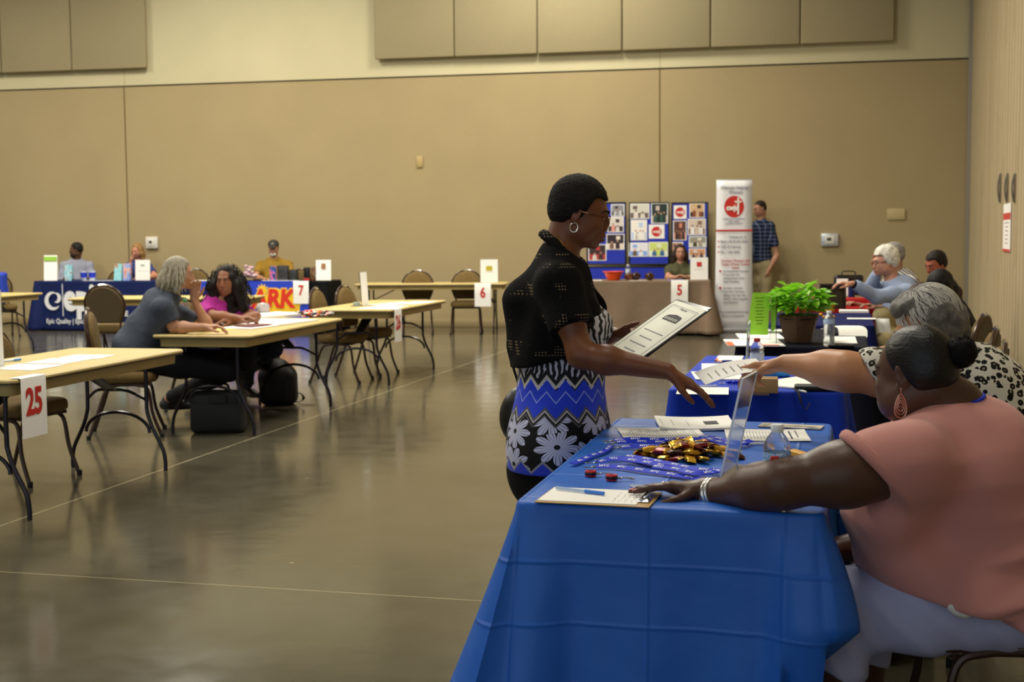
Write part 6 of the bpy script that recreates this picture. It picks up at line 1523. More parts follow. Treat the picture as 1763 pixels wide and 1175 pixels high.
crowd('woman with shoulder length brown hair in an olive blouse behind the taupe table', Q(1171, 434, Y), Y, [-.05, -1], [-.03, -1, -.08], '4a4a33', 'b5846c', '30201a', 'long', fem=True, vox=.012, neckl=.09, long_sleeve=False, wide=1.05,
    hairkw=dict(length=.17, side=.035, curly=.005, back=.02), arms={'r': (Q(1150, 478, Y-.2), Q(1164, 478, Y-.42), [.6, -.5, .25]), 'l': (Q(1196, 478, Y-.2), Q(1176, 478, Y-.42), [-.6, -.5, .25])})
# man standing by the banner
Y = 19.75
mp = mat('plaid_shirt', '1d2742', .8, spec=.2); g = NT(mp); x, y, z = g.xyz(g.obj())
lx = g.math('LESS_THAN', g.math('FRACT', g.math('MULTIPLY', g.math('ADD', x, g.math('MULTIPLY', y, .4)), 18.)), .17); lz = g.math('LESS_THAN', g.math('FRACT', g.math('MULTIPLY', z, 18.)), .17)
g.l(g.mix(g.math('MULTIPLY', g.math('ADD', lx, lz), .5), '18213a', '7a86a8'), g.b.inputs['Base Color'])
Y = 19.55; Cm = Q(1308, 359, Y); rt_m = np.cross(unit([-.85, -.5, 0]), UP)
mn = crowd('man in a dark plaid shirt and khaki trousers standing beside the banner', Cm, Y, [-.80, -.60], [-.90, -.35, -.30], '1d2742', 'b0826a', '2a1d16', 'short', seat=False, lean=-.02, hz=1.0, shirt_mat=mp, pants='9c8e6c', shoes='2a2018', vox=.012, hairkw=dict(th=.004, curly=.0),
    arms={'l': (Q(1338, 440, Y-.12), Q(1325, 463, Y-.14), [-.35, -.1, -1.]), 'r': (Q(1300, 440, Y+.1), Q(1296, 462, Y+.05), [-.1, 0, -1])})
pl_ = mn[4]; MB().tube([(.155*math.cos(a), .135*math.sin(a), 1.0+.02) for a in [k*math.pi/12 for k in range(24)]], .016, 6, closed=True, flat=1.2).build('belt', mat('belt_black', '15110f', .5), mn[0], smooth=True)
# right hand group
Y = 11.1
m_ = crowd('white haired man with glasses in a pale blue shirt, hand at his mouth', Q(1524, 450, Y), Y, [-.95, -.15], [-.97, -.12, -.16], '93a0bd', 'c08a72', 'd8d4c8', 'short', lean=.22, long_sleeve=True, wide=1.2, vox=.009, pants='9a8d68', hairkw=dict(th=.020, curly=.005, fr=60, top=.008),
    arms={'l': (Q(1510, 512, Y-.25), Q(1468, 489, Y-.32), [-1, .1, .05]), 'r': (Q(1497, 500, Y+.15), Q(1511, 468, Y+.05), [-.1, 0, 1.])},
    legs=[(Q(1520, 545, Y-.25), Q(1545, 640, Y-.2)), (Q(1522, 590, Y-.55), Q(1530, 660, Y-.6))])
O = np.array(m_[0].location); LL = lambda x, y, z: m_[1]+m_[2]@(np.array([x, y, z])*.96)-O
gl = MB()
for q_ in (-1, 1):
    gl.tube([LL(q_*(.031+.022*math.cos(a)), .106, -.002+.018*math.sin(a)) for a in [k*math.pi/6 for k in range(12)]], .002, 5, closed=True); gl.tube([LL(q_*.054, .10, .004), LL(q_*.082, .0, .002)], .0025, 5)
gl.build('glasses', mat('wire_dark', '2b241e', .4), m_[0])
a = m_[3]['l']; c_ = a[2]-O+unit(a[2]-a[1])*-.01; ax = unit(a[2]-a[1]); u1 = unit(np.cross(ax, UP)); u2 = np.cross(u1, ax)
MB().tube([c_+(u1*math.cos(q)+u2*math.sin(q))*.029 for q in [k*math.pi/8 for k in range(16)]], .008, 6, closed=True, flat=1.5).build('wristwatch', mat('black_plastic', '111113', .3), m_[0])
st_ = mat('striped_shirt', 'c9c7c4', .8); g = NT(st_); x, y, z = g.xyz(g.obj()); g.l(g.mix(g.math('LESS_THAN', g.math('FRACT', g.math('MULTIPLY', g.math('ADD', z, g.math('MULTIPLY', x, .9)), 28.)), .42), 'd2d0cc', '2a2a2e'), g.b.inputs['Base Color'])
Y = 12.3
crowd('person with short grey hair in a striped shirt, just behind the white haired man', Q(1536, 440, Y), Y, [-.95, -.2], [-.97, .1, -.1], 'c9c7c4', 'a07a66', '8a8580', 'short', lean=.16, shirt_mat=st_, vox=.010, hairkw=dict(th=.014, curly=.004), wide=1.1)
Y = 12.0
crowd('dark haired person whose head shows above the others near the corner of the room', Q(1611, 455, Y), Y, [-.9, -.3], [-.85, -.4, -.35], '3b2a26', '9c5540', '1a120f', 'short', lean=.10, vox=.010, hairkw=dict(th=.014, curly=.003))
Y = 9.4
crowd('black haired woman with a pale forehead, bent forward behind the leopard print woman', Q(1617, 494, Y), Y, [-.95, -.2], [-.72, -.55, -.45], '1c1c20', 'c79a7e', '0f0c0c', 'long', fem=True, lean=.12, vox=.010, hairkw=dict(length=.10, side=.01, curly=.004, back=.02))
Y = 8.1
crowd('brown haired person bent low behind the grey haired woman in leopard print', Q(1588, 524, Y), Y, [-.95, -.2], [-.75, -.2, -.7], '2a2430', 'b58a70', '33211a', 'short', lean=.12, vox=.010, hairkw=dict(th=.018, curly=.005))
# ---------------------------------------------------------------- tables along the back wall
def plane_pt(px, py, P0, n):
    o = np.array([0, 0, CAMH]); r = ray(px, py); return o+r*(((np.asarray(P0)-o)@n)/(r@n))
class Front:                        # vertical front plane of a covered table; local x along it, faces the room
    def __init__(s, P0, rz): s.P0 = np.array([P0[0], P0[1], 0.]); s.rz = rz; s.n = np.array([math.sin(rz), -math.cos(rz), 0]); s.x = np.array([math.cos(rz), math.sin(rz), 0])
    def uv(s, px, py, off=0.): p = plane_pt(px, py, s.P0+s.n*off, s.n); return (p-s.P0)@s.x, p[2]
FZ = .775
def far_table(pl, pr, yl, yr, Y, rz, depth, m, name_label, tlabel, seed, drop=.765, z=FZ, **k):
    a = Q(pl, yl, Y); b = Q(pr, yr, Y); P0 = np.array([(a[0]+b[0])/2, Y, 0]); fr = Front(P0, rz); w = (b[0]-a[0])/math.cos(rz)
    c = P0-fr.n*depth/2; folding_table(c[0], c[1], depth-.04, w-.05, rz+math.pi/2, tlabel, 'tables hidden under cloths', z=z-.012)
    o = drape('tablecloth', name_label, c[0], c[1], w, depth, rz, drop, m, z=z, seed=seed, cat='tablecloth', **k); return fr, w, c, o
def front_text(fr, par, txt, px, py, hpx, m, off=.035, bold=.0, sx=1., shear=0., align='CENTER', name='lettering', Yd=20.5, base=False):
    u, z = fr.uv(px, py, off); size = hpx*Yd/FPX*1.38; V, F = text_geo(txt, size, bold=bold*size, sx=sx, shear=shear, align=align, ext=.002, base=base)
    p = fr.P0+fr.x*u+fr.n*off; R = rotz(fr.rz)@VUP; V = np.asarray(V)@R.T+[p[0], p[1], z]; l = np.array(par.location); V = (V-l)@rotz(par.rotation_euler[2])
    return link_mesh(name, V, F, m, par)
NAVY = cloth_mat('epic_navy', '132050', .7, .2, .3, 6)
frE, wE, cE, clE = far_table(48, 292, 482, 484, 20.55, WANG, .76, NAVY, 'navy tablecloth with a white health care logo on its front', 'folding table under the navy logo cloth', 31, flare=.02, waves=.006, nw=9, cornerflare=.12)
WHT = mat('print_cloth_white', 'dfe0e4', .7)
front_text(frE, clE, 'epic', 110, 533, 46, WHT, bold=.045, sx=.78, align='LEFT', base=True)
front_text(frE, clE, 'HEALTH CARE', 147, 544, 9, WHT, bold=.03, align='LEFT', base=True)
front_text(frE, clE, 'Epic Quality | Epic Service', 80, 557, 8.5, WHT, bold=.01, sx=.82, align='LEFT', base=True)
def arcs(fr, par, cpx, cpy, rpx, a0, a1, w0, w1, n=18, off=.035, m=WHT, name='logo_mark', ex=1.0):
    mb = MB(); V = []; s_ = 20.5/FPX
    for k in range(n+1):
        t_ = k/n; a = math.radians(a0+(a1-a0)*t_); w_ = (w0+(w1-w0)*math.sin(math.pi*t_))*s_; u, z = fr.uv(cpx, cpy, off); r = rpx*s_
        for rr in (r-w_/2, r+w_/2): p = fr.P0+fr.x*(u+rr*math.cos(a)*ex)+fr.n*off; V.append([p[0], p[1], z+rr*math.sin(a)])
    l = np.array(par.location); V = (np.array(V)-l)@rotz(par.rotation_euler[2]); F = [(2*i, 2*i+1, 2*i+3, 2*i+2) for i in range(n)]
    mb.add(V, F); return mb.build(name, m, par, smooth=False)
arcs(frE, clE, 92, 518, 14, 70, 320, 1.0, 8.0, ex=.95); arcs(frE, clE, 96, 513, 7.5, 100, -110, .8, 7, ex=.9)
mb = MB(); u, z = frE.uv(108, 517, .035); p = frE.P0+frE.x*u+frE.n*.035-np.array(clE.location); mb.box([0, 0, 0], (.012, .003, .50)); mb.V = (np.array(mb.V)+[*(np.array([p[0], p[1], z])@rotz(WANG))]).tolist(); mb.build('logo_divider', WHT, clE)
BLK = cloth_mat('black_cloth', '0b0b0f', .8, .15, .3, 6)
frR, wR, cR, clR = far_table(332, 566, 482, 482, 19.75, WANG+.05, .74, BLK, 'black tablecloth behind the bright blue banner, right end bare', 'folding table under the black cloth', 33, flare=.03, waves=.012, nw=8, cornerflare=.12)
# banner hung on the front
u0, z0 = frR.uv(345, 490, .05); u1, z1b = frR.uv(532, 568, .05)
pb = frR.P0+frR.x*(u0+u1)/2+frR.n*.05
bn = thing('banner', 'bright blue banner with red and yellow cartoon lettering on the black clothed table', 'banner', (pb[0], pb[1], 0), frR.rz)
mb = MB(); wB = u1-u0; mb.box((0, 0, (FZ+z1b)/2), (wB, .004, FZ-z1b+.02)); mb.box((0, .03, FZ+.006), (wB, .07, .003)); mb.build('sheet', mat('banner_blue', '2342c8', .5), bn)
def on_banner(txt, px, py, hpx, m, off, bold, sx=.9, shear=.12, name='lettering'):
    u, z = frR.uv(px, py, .05); size = hpx*19.75/FPX*1.38; V, F = text_geo(txt, size, bold=bold*size, sx=sx, shear=shear, ext=.0015)
    V = np.asarray(V)@VUP.T+[u-(u0+u1)/2, -off, z]; link_mesh(name, V, F, m, bn)
YEL = mat('banner_yellow', 'f0c42a', .5); RDM = mat('banner_red', 'd8321e', .5); ORG = mat('banner_orange', 'e8893c', .5)
mb = MB(); 
for (px, py, r, n_) in ((452, 500, 12, 11), (425, 512, 10, 9), (385, 500, 11, 10)):
    u, z = frR.uv(px, py, .05); s_ = 19.75/FPX; P = []
    for k in range(2*n_): rr = r*s_*(1 if k % 2 == 0 else .6); P.append((u-(u0+u1)/2+rr*math.cos(math.pi*k/n_), z+rr*math.sin(math.pi*k/n_)))
    MB().prism(P, .0015, R=VUP, t=(0, -.0035, 0)).build('sunburst', YEL, bn, smooth=False)
u, z = frR.uv(485, 520, .05); P = [(u-(u0+u1)/2+.34*math.cos(a)*(1+.12*math.sin(5*a)), z+.19*math.sin(a)*(1+.15*math.sin(7*a+1))) for a in [k*math.pi/24 for k in range(48)]]
MB().prism(P, .0015, R=VUP, t=(0, -.0045, 0)).build('splash', YEL, bn, smooth=False)
on_banner('ARK', 470, 516, 31, YEL, .0065, .09); on_banner('ARK', 470, 516, 31, RDM, .009, .045)
mb = MB(); u, z = frR.uv(430, 556, .05); mb.box((u-(u0+u1)/2, -.004, z), (.9, .0015, .06), R=roty(.12)); mb.box((u-(u0+u1)/2+.3, -.0045, z-.02), (.8, .0015, .03), R=roty(-.1)); mb.build('stripes', ORG, bn, smooth=False)
# taupe cloth table 5
TAU = cloth_mat('taupe_cloth', '7d6a58', .8, .15, .35, 5)
fr5, w5, c5, cl5 = far_table(1004, 1222, 487, 486, 18.75, -.12, .76, TAU, 'taupe brown tablecloth with number 5 hanging in front', 'folding table under the taupe cloth', 35, flare=.03, waves=.022, nw=9, cornerflare=.16, drop=.74)
# number signs
def sign_on(fr, px, py, txt, label, off=.04, w=.235, h=.33, z=None):
    u, zz = fr.uv(px, py, off); p = fr.P0+fr.x*u+fr.n*off; return placard(txt, (p[0], p[1], z or FZ+.003), fr.rz, label, w=w, h=h, size=.20)
sign_on(fr5, 1170, 487, '5', 'white paper sign with a red number 5 hanging from the taupe cloth')
sign_on(frR, 518, 484, '7', 'white paper sign with a red number 7 hanging over the blue banner', off=.065)
l6 = t6.location; fr6 = Front((l6[0], l6[1]-.40), t6.rotation_euler[2]-math.pi/2)
sign_on(fr6, 831, 484, '6', 'white paper sign with a red number 6 on the bare table by the wall', off=.0, z=.742)
R_ = -aA+math.pi/2
p = loc_at(tA, .382, -.93+.17, TZ); placard('25', p, R_, 'white paper sign with a red number 25 on the left foreground table', w=.22, h=.30, size=.185)
p = loc_at(t26, .422, -.95+.16, TZ); placard('26', p, -a26+math.pi/2, 'white paper sign with a red number 26 on the middle table', w=.22, h=.31, size=.185)
# things on the taupe table
z5 = FZ+.002
def on5(px, dy=.15): u, _ = fr5.uv(px, 486); return fr5.P0+fr5.x*u-fr5.n*dy
p = on5(1055, .22); cyl('bowl', 'orange plastic bowl on the taupe cloth', 'bowl', (p[0], p[1], z5), [(.07, 0), (.085, .004), (.135, .115), (.155, .12), (.155, .127), (.135, .127), (.08, .012), (.001, .010)], mat('orange_plastic', 'e8501c', .35), 28)
p = on5(1080, .34); bottle('small clear bottle behind the dark gourds on the taupe cloth', (p[0], p[1], z5), 'e8eef2', 'c9d2da', h=.22, r=.036)
def gourd(px, dy, r, c1, c2, label):
    p = on5(px, dy); t = thing('decorative_gourd', label, 'decoration', (p[0], p[1], z5), 0, 'dark glazed gourds'); mb = MB()
    rings = [[((r*math.sin(a)+.001)*(1+.06*math.cos(6*b)))*math.cos(b) for b in [0]] for a in [0]]
    rings = []
    for i in range(10):
        a = math.pi*i/9; rings.append([((r*math.sin(a)+.001)*(1+.07*math.cos(6*b))*math.cos(b), (r*math.sin(a)+.001)*(1+.07*math.cos(6*b))*math.sin(b), r*.86-r*.86*math.cos(a)) for b in [2*math.pi*k/24 for k in range(24)]])
    mb.loft(rings); mb.build('body', mat('gourd'+c1, c1, .18, var=.6, vs=9), t, smooth=True); MB().tube([(0, 0, r*1.65), (.005, 0, r*1.85), (.02, 0, r*1.95)], r*.12, 6).build('stem', mat('stem_brown', '3c2a14', .6), t)
gourd(1082, .16, .062, '5a2a12', '', 'brown and orange glazed gourd by the orange bowl'); gourd(1094, .20, .066, '2c1416', '', 'dark plum gourd, middle of the three'); gourd(1118, .16, .064, '3c2414', '', 'dark gourd with metal loops standing alone before the empty chair')
paper('flyer', 'white flyer at the left end of the taupe table', 'papers', on5(1018, .2)[:2], -.1, .28, .2, z5, lines=3)
paper('flyer', 'white flyer in front of the gourds', 'papers', on5(1098, .07)[:2], -.1, .26, .08, z5, lines=0)
paper('leaflet', 'lilac blue leaflet before the woman in olive', 'papers', on5(1163, .12)[:2], -.1, .24, .16, z5, lines=2, m=mat('lilac', '7f84d8', .6), pages=4)
p = on5(1204, .14); sign_holder('white sheet with a small red round logo standing on the taupe table', (p[0], p[1], z5), -.12, .245, .32, .06, logo=(0, .70, .28, .20, M_RED), lines=2)
q = on5(1121, 1.0); chair(q[0], q[1]+.1, math.pi, 'empty tan chair behind the taupe table'); q = on5(1171, .86); chair(q[0], q[1], math.pi-.1, 'chair under the woman in olive')
p = on5(1245-25, .4)
# display boards with photographs
def boards():
    Yb = 19.98; rz = -.14; s_ = Yb/FPX
    t = thing('display_board', 'three-panel bright blue display board covered in photographs behind the taupe table', 'display board', (*Q(1115, 480, Yb)[:2], 0), rz)
    fr = Front((t.location[0], t.location[1]), rz); BL = mat('board_blue', '1a2fae', .7, var=.05); FRM = mat('board_frame', '14151c', .5)
    U = lambda px, py: fr.uv(px, py)
    pics = []
    for (xa, xb, tl) in ((1010, 1078, 0), (1083, 1152, 0), (1156, 1219, 0)):
        for (ya, yb) in ((349, 456), (459, 560)):
            u_0, z_0 = U(xa, ya); u_1, z_1 = U(xb, yb); z_1 = max(z_1, .02)
            pn = MB(); pn.box(((u_0+u_1)/2, 0, (z_0+z_1)/2), (u_1-u_0-.02, .016, z_0-z_1-.02)); p_ = pn.build('panel', BL, t)
            mb = MB()
            for (x_, z_, w_, h_) in (((u_0+u_1)/2, z_0-.008, u_1-u_0, .022), ((u_0+u_1)/2, z_1+.008, u_1-u_0, .022), (u_0+.008, (z_0+z_1)/2, .022, z_0-z_1), (u_1-.008, (z_0+z_1)/2, .022, z_0-z_1)): mb.box((x_, 0, z_), (w_, .026, h_), bev=.004)
            mb.build('panel_frame', FRM, t)
    cols = [['2c2a2e', '8e9098', '3a3026', 'c9cbd0'], ['3a3236', 'd9d2cc', '3b2d2c', 'e09a8c'], ['caa79a', '30262c', 'e6d8cc', '7a5a50'], ['bdb6b0', '3b2a28', 'b03a3a', 'd8cfc8'],
            ['b9a39c', 'd6d6c8', '6f5f5c', 'e6dcd4'], ['a89a94', '26352e', 'c9b6ae', '3a5a4a'], ['c9603c', 'f0ece4', 'b9d0f0', 'f4f4f0'], ['f0f0ec', 'f4f4f2'], ['9c9a90', 'e8e8f0', '8fb0f0', '6a5a50'], ['2f5ab0', 'cfe07a', 'e8f0d8', '3b6a9c'],
            ['f2f2f0', 'f2f2f0'], ['2c1c18', 'd8b48c', '3a2620', '8a4a30'], ['b03050', '5a3a30', 'd88a70', '3a2a28'], ['c02830', 'd8c8b8', '8a6a5a', 'f0ece8'], ['2a2622', '9a9a8c', 'e8e4d0', '4a4034'], ['3a2e2c', 'c9a08a', '6a4a3c', 'd9d4cc'], ['8a5a40', 'd8a078', 'e8e0dc', '5a4034']]
    rects = [(1052, 352, 1075, 373), (1046, 374, 1074, 400), (1044, 403, 1075, 430), (1013, 421, 1044, 449), (1084, 351, 1118, 377), (1121, 350, 1150, 385), (1086, 379, 1114, 414), (1117, 387, 1144, 411), (1082, 418, 1116, 442), (1117, 417, 1150, 442),
             (1160, 354, 1182, 377), (1187, 350, 1213, 375), (1159, 380, 1182, 414), (1184, 377, 1215, 405), (1186, 407, 1216, 426), (1156, 417, 1176, 441), (1186, 428, 1215, 447)]
    for i, (x0, y0, x1, y1) in enumerate(rects):
        ua, za = U(x0, y0); ub, zb_ = U(x1, y1); c = ((ua+ub)/2, -.0105, (za+zb_)/2); w_, h_ = ub-ua, za-zb_
        mb = MB(); mb.box(c, (w_, .003, h_)); mb.mi = 1
        if i in (7, 10):
            mb.prism([(c[0]+h_*.36*math.cos(a), c[2]+h_*.36*math.sin(a)) for a in [k*math.pi/12 for k in range(24)]], .001, R=VUP, t=(0, -.0125, 0)); m1 = M_RED
            mb.mi = 0; V, F = text_geo('cwjc', h_*.28, bold=.002, ext=.0005); mb.add(np.asarray(V)@VUP.T, F, t=(c[0], -.0145, c[2])); mb.box((c[0]+h_*.24, -.0145, c[2]+h_*.02), (h_*.05, .001, h_*.5)); mb.mi = 1
        else:
            b_ = .012; mb.box((c[0], c[1]-.0018, c[2]), (w_-2*b_, .001, h_-2*b_)); cl = cols[i % len(cols)]; m1 = mat('photo_tone'+cl[0], cl[1], .35); rg = random.Random(i)
            W2, H2 = w_/2-b_, h_/2-b_; mb.mi = 2; mb.box((c[0], -.0130, c[2]-H2*.62), (2*W2, .0006, H2*.76)); n_f = rg.choice((2, 3, 4))
            for q in range(n_f):
                fx_ = c[0]+W2*(-.7+1.4*(q+.5)/n_f)+rg.uniform(-.1, .1)*W2; hh_ = H2*rg.uniform(.5, .8); ww_ = W2*.26; top_ = c[2]-H2+hh_*1.35
                mb.mi = 3 if q % 2 else 4; mb.prism([(fx_-ww_, c[2]-H2), (fx_+ww_, c[2]-H2), (fx_+ww_*.9, top_*.7+(c[2]-H2)*.3), (fx_+ww_*.4, top_), (fx_-ww_*.4, top_), (fx_-ww_*.9, top_*.7+(c[2]-H2)*.3)], .0006, R=VUP, t=(0, -.0134, 0))
                mb.mi = 5; mb.prism([(fx_+ww_*.42*math.cos(a), top_+ww_*.35+ww_*.5*math.sin(a)) for a in [k*math.pi/5 for k in range(10)]], .0006, R=VUP, t=(0, -.0140, 0))
            mb.mi = 2; mb.box((c[0]+W2*rg.uniform(-.5, .5), -.0132, c[2]+H2*.55), (W2*.5, .0006, H2*.5))
        extra = [] if i in (7, 10) else [mat('photo_tone'+cl[2], cl[2], .35), mat('photo_tone'+cl[0], cl[0], .35), mat('photo_c'+cl[-1], cl[-1], .35), mat('photo_face%d' % (i % 3), ('b98a70', '7a5240', 'c99a80')[i % 3], .4)]
        mb.build('photo', [M_PAPER, m1]+extra, t, smooth=False)
boards()
# roll-up banner
def rollup():
    Yb = 19.35; a = Q(1234, 312, Yb); b = Q(1294.5, 312, Yb); rz = -.10; p = (a+b)/2; W_ = (b[0]-a[0])/math.cos(rz)
    H_ = Q(1264, 311, Yb)[2]; t = thing('roll_up_banner', 'tall white roll-up banner with a red round logo beside the taupe table', 'banner', (p[0], Yb, 0), rz)
    mb = MB(); mb.grid(lambda u, v: ((u-.5)*W_*(1.0+.10*(1-v)**2), -.012+.02*math.sin(v*2.6)*(1-v), .06+(H_-.06)*v), 4, 20); V = mb.V; mb.V = V; o = mb.build('banner_sheet', mat('banner_white', 'e6e6ea', .5), t, smooth=True); o.modifiers.new('thickness', 'SOLIDIFY').thickness = .002
    MB().box((0, 0, .03), (W_*1.16, .12, .06), bev=.012).build('base', mat('alu_base', 'b5b6ba', .35, .5), t); MB().box((0, 0, H_), (W_*1.02, .022, .03), bev=.006).build('top_rail', mat('alu_base', 'b5b6ba', .35, .5), t)
    MB().tube([(0, .03, .04), (0, .03, H_)], .008, 6).build('pole', mat('alu_base', 'b5b6ba', .35, .5), t)
    fr = Front((p[0], Yb), rz); GR = mat('banner_grey', '8a8a94', .6)
    def tx(s, px, py, hpx, m, bold=0., sx=1., shear=0., align='CENTER'):
        u, z = fr.uv(px, py, .02); size = hpx*Yb/FPX*1.38; V, F = text_geo(s, size, bold=bold*size, sx=sx, shear=shear, align=align, ext=.001)
        v = (z-.06)/(H_-.06); yo = -.012+.02*math.sin(v*2.6)*(1-v)-.006
        return np.asarray(V)@VUP.T+[u, yo, z], F
    g1 = MB(); g2 = MB(); g3 = MB()
    for s, px, py, h, sh in (('Women helping', 1264, 323, 6.5, .3), ('Women', 1266, 331, 6.5, .3)): g1.add(*tx(s, px, py, h, GR, 0, .82, sh))
    for s, px, py, h in (('CHRISTIAN WOMEN\'S', 1263, 377, 3, ), ('JOB CORPS', 1263, 381, 3), ('OF RUSK COUNTY', 1264, 385, 3), ('Helping you to', 1270, 408, 4)): g1.add(*tx(s, px, py, h, GR, 0, .9))
    for s, px, py, h in (('Basic Life & Job Skills', 1240, 416, 5), ('GED & Literacy', 1240, 425, 5), ('ESL - Life Skills', 1240, 434, 5)): g1.add(*tx(s, px, py, h, GR, 0, .80, 0, 'LEFT'))
    for i, s in enumerate(('to empower women', 'in pursuit for', 'employment and', 'their families')): g1.add(*tx(s, 1245, 467+6*i, 4, GR, 0, .95, 0, 'LEFT'))
    for i, s in enumerate(('to show women', 'how the Christian', 'calling into her life,', 'and to reach support', 'and freedom')): g1.add(*tx(s, 1245, 496+6.2*i, 4, GR, 0, .9, 0, 'LEFT'))
    for i, s in enumerate(('www.cwjcofruskcounty.org', 'Find us on facebook')): g1.add(*tx(s, 1262, 537+7*i, 4, GR, 0, .85))
    for i, s in enumerate(('Christian Women\'s Job', 'Corps of Rusk County', 'exists')): g2.add(*tx(s, 1266, 449+6*i, 4.5, M_RED, 0, .85))
    u, z = fr.uv(1264, 356, .02); s_ = Yb/FPX; r = 16.5*s_
    MB().prism([(u+r*math.cos(a)*1.02, z+r*1.12*math.sin(a)) for a in [k*math.pi/20 for k in range(40)]], .001, R=VUP, t=(0, -.010, 0)).build('logo_disc', M_RED, t, smooth=False)
    u2, z2 = fr.uv(1264, 397, .02); MB().box((u2, -.014, z2), (W_*1.02, .002, .026)).build('red_rule', M_RED, t)
    for py in (416, 425, 434): u2, z2 = fr.uv(1237, py, .02); MB().prism([(u2+.012*math.cos(a), z2+.012*math.sin(a)) for a in [k*math.pi/5 for k in range(10)]], .001, R=VUP, t=(0, -.012, 0)).build('bullet', M_RED, t)
    for py in (467, 496): u2, z2 = fr.uv(1240, py, .02); MB().box((u2, -.012, z2), (.03, .002, .03), R=roty(.5)).build('bullet', M_RED, t)
    V, F = tx('cwjc', 1261, 358, 9, None, .05, .9); g3.add(np.array(V)+[0, -.003, 0], F)
    u2, z2 = fr.uv(1271, 355, .02); g3.box((u2, -.015, z2), (.024, .002, .24)); u3, z3 = fr.uv(1271, 347.5, .02); g3.box((u3, -.015, z3), (.10, .002, .022))
    g1.build('lettering', GR, t, smooth=False); g2.build('lettering', M_RED, t, smooth=False); g3.build('logo_lettering', M_PAPER, t, smooth=False)
rollup()
# navy table objects
zE = FZ+.002
def onE(px, dy=.15): u, _ = frE.uv(px, 484); return frE.P0+frE.x*u-frE.n*dy
def standing_card(px, w, h, label, cols, seed, dy=.12, rz=WANG, lean=.12, tent=False, white=False):
    p = onE(px, dy); t = thing('brochure', label, 'brochure', (p[0], p[1], zE), rz); R = rotx(-lean); mb = MB(); mb.box((0, 0, 0), (w, .004, h)); mb.V = ((np.array(mb.V)+[0, 0, h/2])@R.T).tolist()
    V2 = MB(); V2.box((0, 0, 0), (w, .004, h*.95)); V2.V = ((np.array(V2.V)+[0, 0, h/2])@rotx(lean).T+[0, 2*lean*h+.01, 0]).tolist(); mb.add(V2.V, V2.F); mb.build('card', picmat(seed, cols, 2.2) if not white else M_PAPER, t)
    return t
t = standing_card(80, .20, .40, 'tall white folded brochure with a green and blue head, leftmost on the navy table', [], 0, white=True, lean=.16, rz=WANG+.35)
mb = MB(); mb.box((0, -.062+.0, .34), (.19, .004, .07), R=rotx(-.16)); mb.mi = 1; mb.box((0, -.052+.0, .28), (.19, .004, .03), R=rotx(-.16)); mb.V = (np.array(mb.V)+[0, .105, 0]).tolist(); mb.build('printed_head', [mat('lime_print', '8fbf3a', .5), mat('blue_print', '3a62b8', .5)], t)
standing_card(110, .13, .25, 'small pale blue picture card right of the tall white brochure', ['8fc4d4', '8fc4d4', 'b9dce4', '6a4a3a'], 61)
standing_card(196, .125, .26, 'turquoise picture brochure, left of the pair on the navy table', ['7fc8d8', '8fd0dc', '9fd8e0', 'b08060'], 62)
standing_card(211, .125, .265, 'violet edged picture brochure, right of the pair on the navy table', ['7f96d0', '8fa8e0', 'e0b0a0', 'c86a50'], 63)
for px, lb in ((136.5, 'clear cup with a blue print, left of the two on the navy table'), (151, 'clear cup with a blue print, right of the two on the navy table')):
    p = onE(px, .14); cyl('plastic_cup', lb, 'cup', (p[0], p[1], zE), [(.038, 0), (.040, .002), (.056, .15), (.054, .15), (.038, .004)], mat('frost_cup', 'cdd4e6', .3, alpha=.7), 20, (('printed_band', [(.046, .045), (.0545, .125)], mat('cup_blue', '2038c0', .5)),))
paper('flyer', 'white sheet lying flat in the middle of the navy table', 'papers', onE(165, .12)[:2], WANG, .5, .15, zE, lines=3)
p = onE(241, .10); sign_holder('white sheet in an acrylic stand in front of the blonde woman', (p[0], p[1], zE), WANG, .245, .32, .06, logo=(0, .74, .25, .05, mat('print_grey', '8d8d90', .8)), lines=2)
q = onE(180, .95); chair(q[0], q[1], math.pi+WANG+.2, 'brown chair between the two people at the navy table'); q = onE(276, 1.0); chair(q[0], q[1], math.pi+WANG, 'brown chair at the right end of the navy table'); 
q = onE(139, 1.0); chair(q[0], q[1], math.pi+WANG, 'chair under the man in grey lavender'); q = onE(232, .95); chair(q[0], q[1], math.pi+WANG, 'chair under the blonde woman')
# blue bannered table objects
def onR(px, dy=.15): u, _ = frR.uv(px, 482); return frR.P0+frR.x*u-frR.n*dy
p = onR(551, .18); sign_holder('white sheet with a small brown crest leaning back on the black cloth', (p[0], p[1], zE), frR.rz+.25, .22, .31, .16, logo=(0, .70, .28, .26, mat('crest_brown', '9a6a48', .6)), lines=0)
def prop(px, w, h, dep, label, name, cat, m, dy=.22, base=None):
    p = onR(px, dy); t = thing(name, label, cat, (p[0], p[1], zE), frR.rz); MB().box((0, 0, h/2), (w, dep, h), bev=.008).build('body', m, t)
    if base: MB().box((0, 0, .02), (w*1.05, dep*1.05, .04), bev=.006).build('base_band', base, t)
    return t
prop(521, .085, .20, .085, 'black canister with a red foot on the black cloth', 'canister', 'can', mat('black_plastic', '111113', .3), base=mat('band_red', 'b8281e', .5))
prop(535, .10, .21, .09, 'dark canister with a brown picture, next to the leaning white sheet', 'canister', 'can', picmat(71, ['2a2620', '8a5a34', '3a342c', 'a08060'], 3.))
prop(465, .10, .22, .03, 'colourful pamphlet box at the left of the dark boxes', 'pamphlet_box', 'box', picmat(72, ['2a2c34', '3a6ac0', 'd04a80', 'e0b040'], 3.), dy=.14)
prop(482, .16, .23, .10, 'tall dark box in front of the man with a cap', 'dark_box', 'box', picmat(73, ['1c1c1e', '3a3a3a', '242426', '4a4640'], 3.), dy=.16)
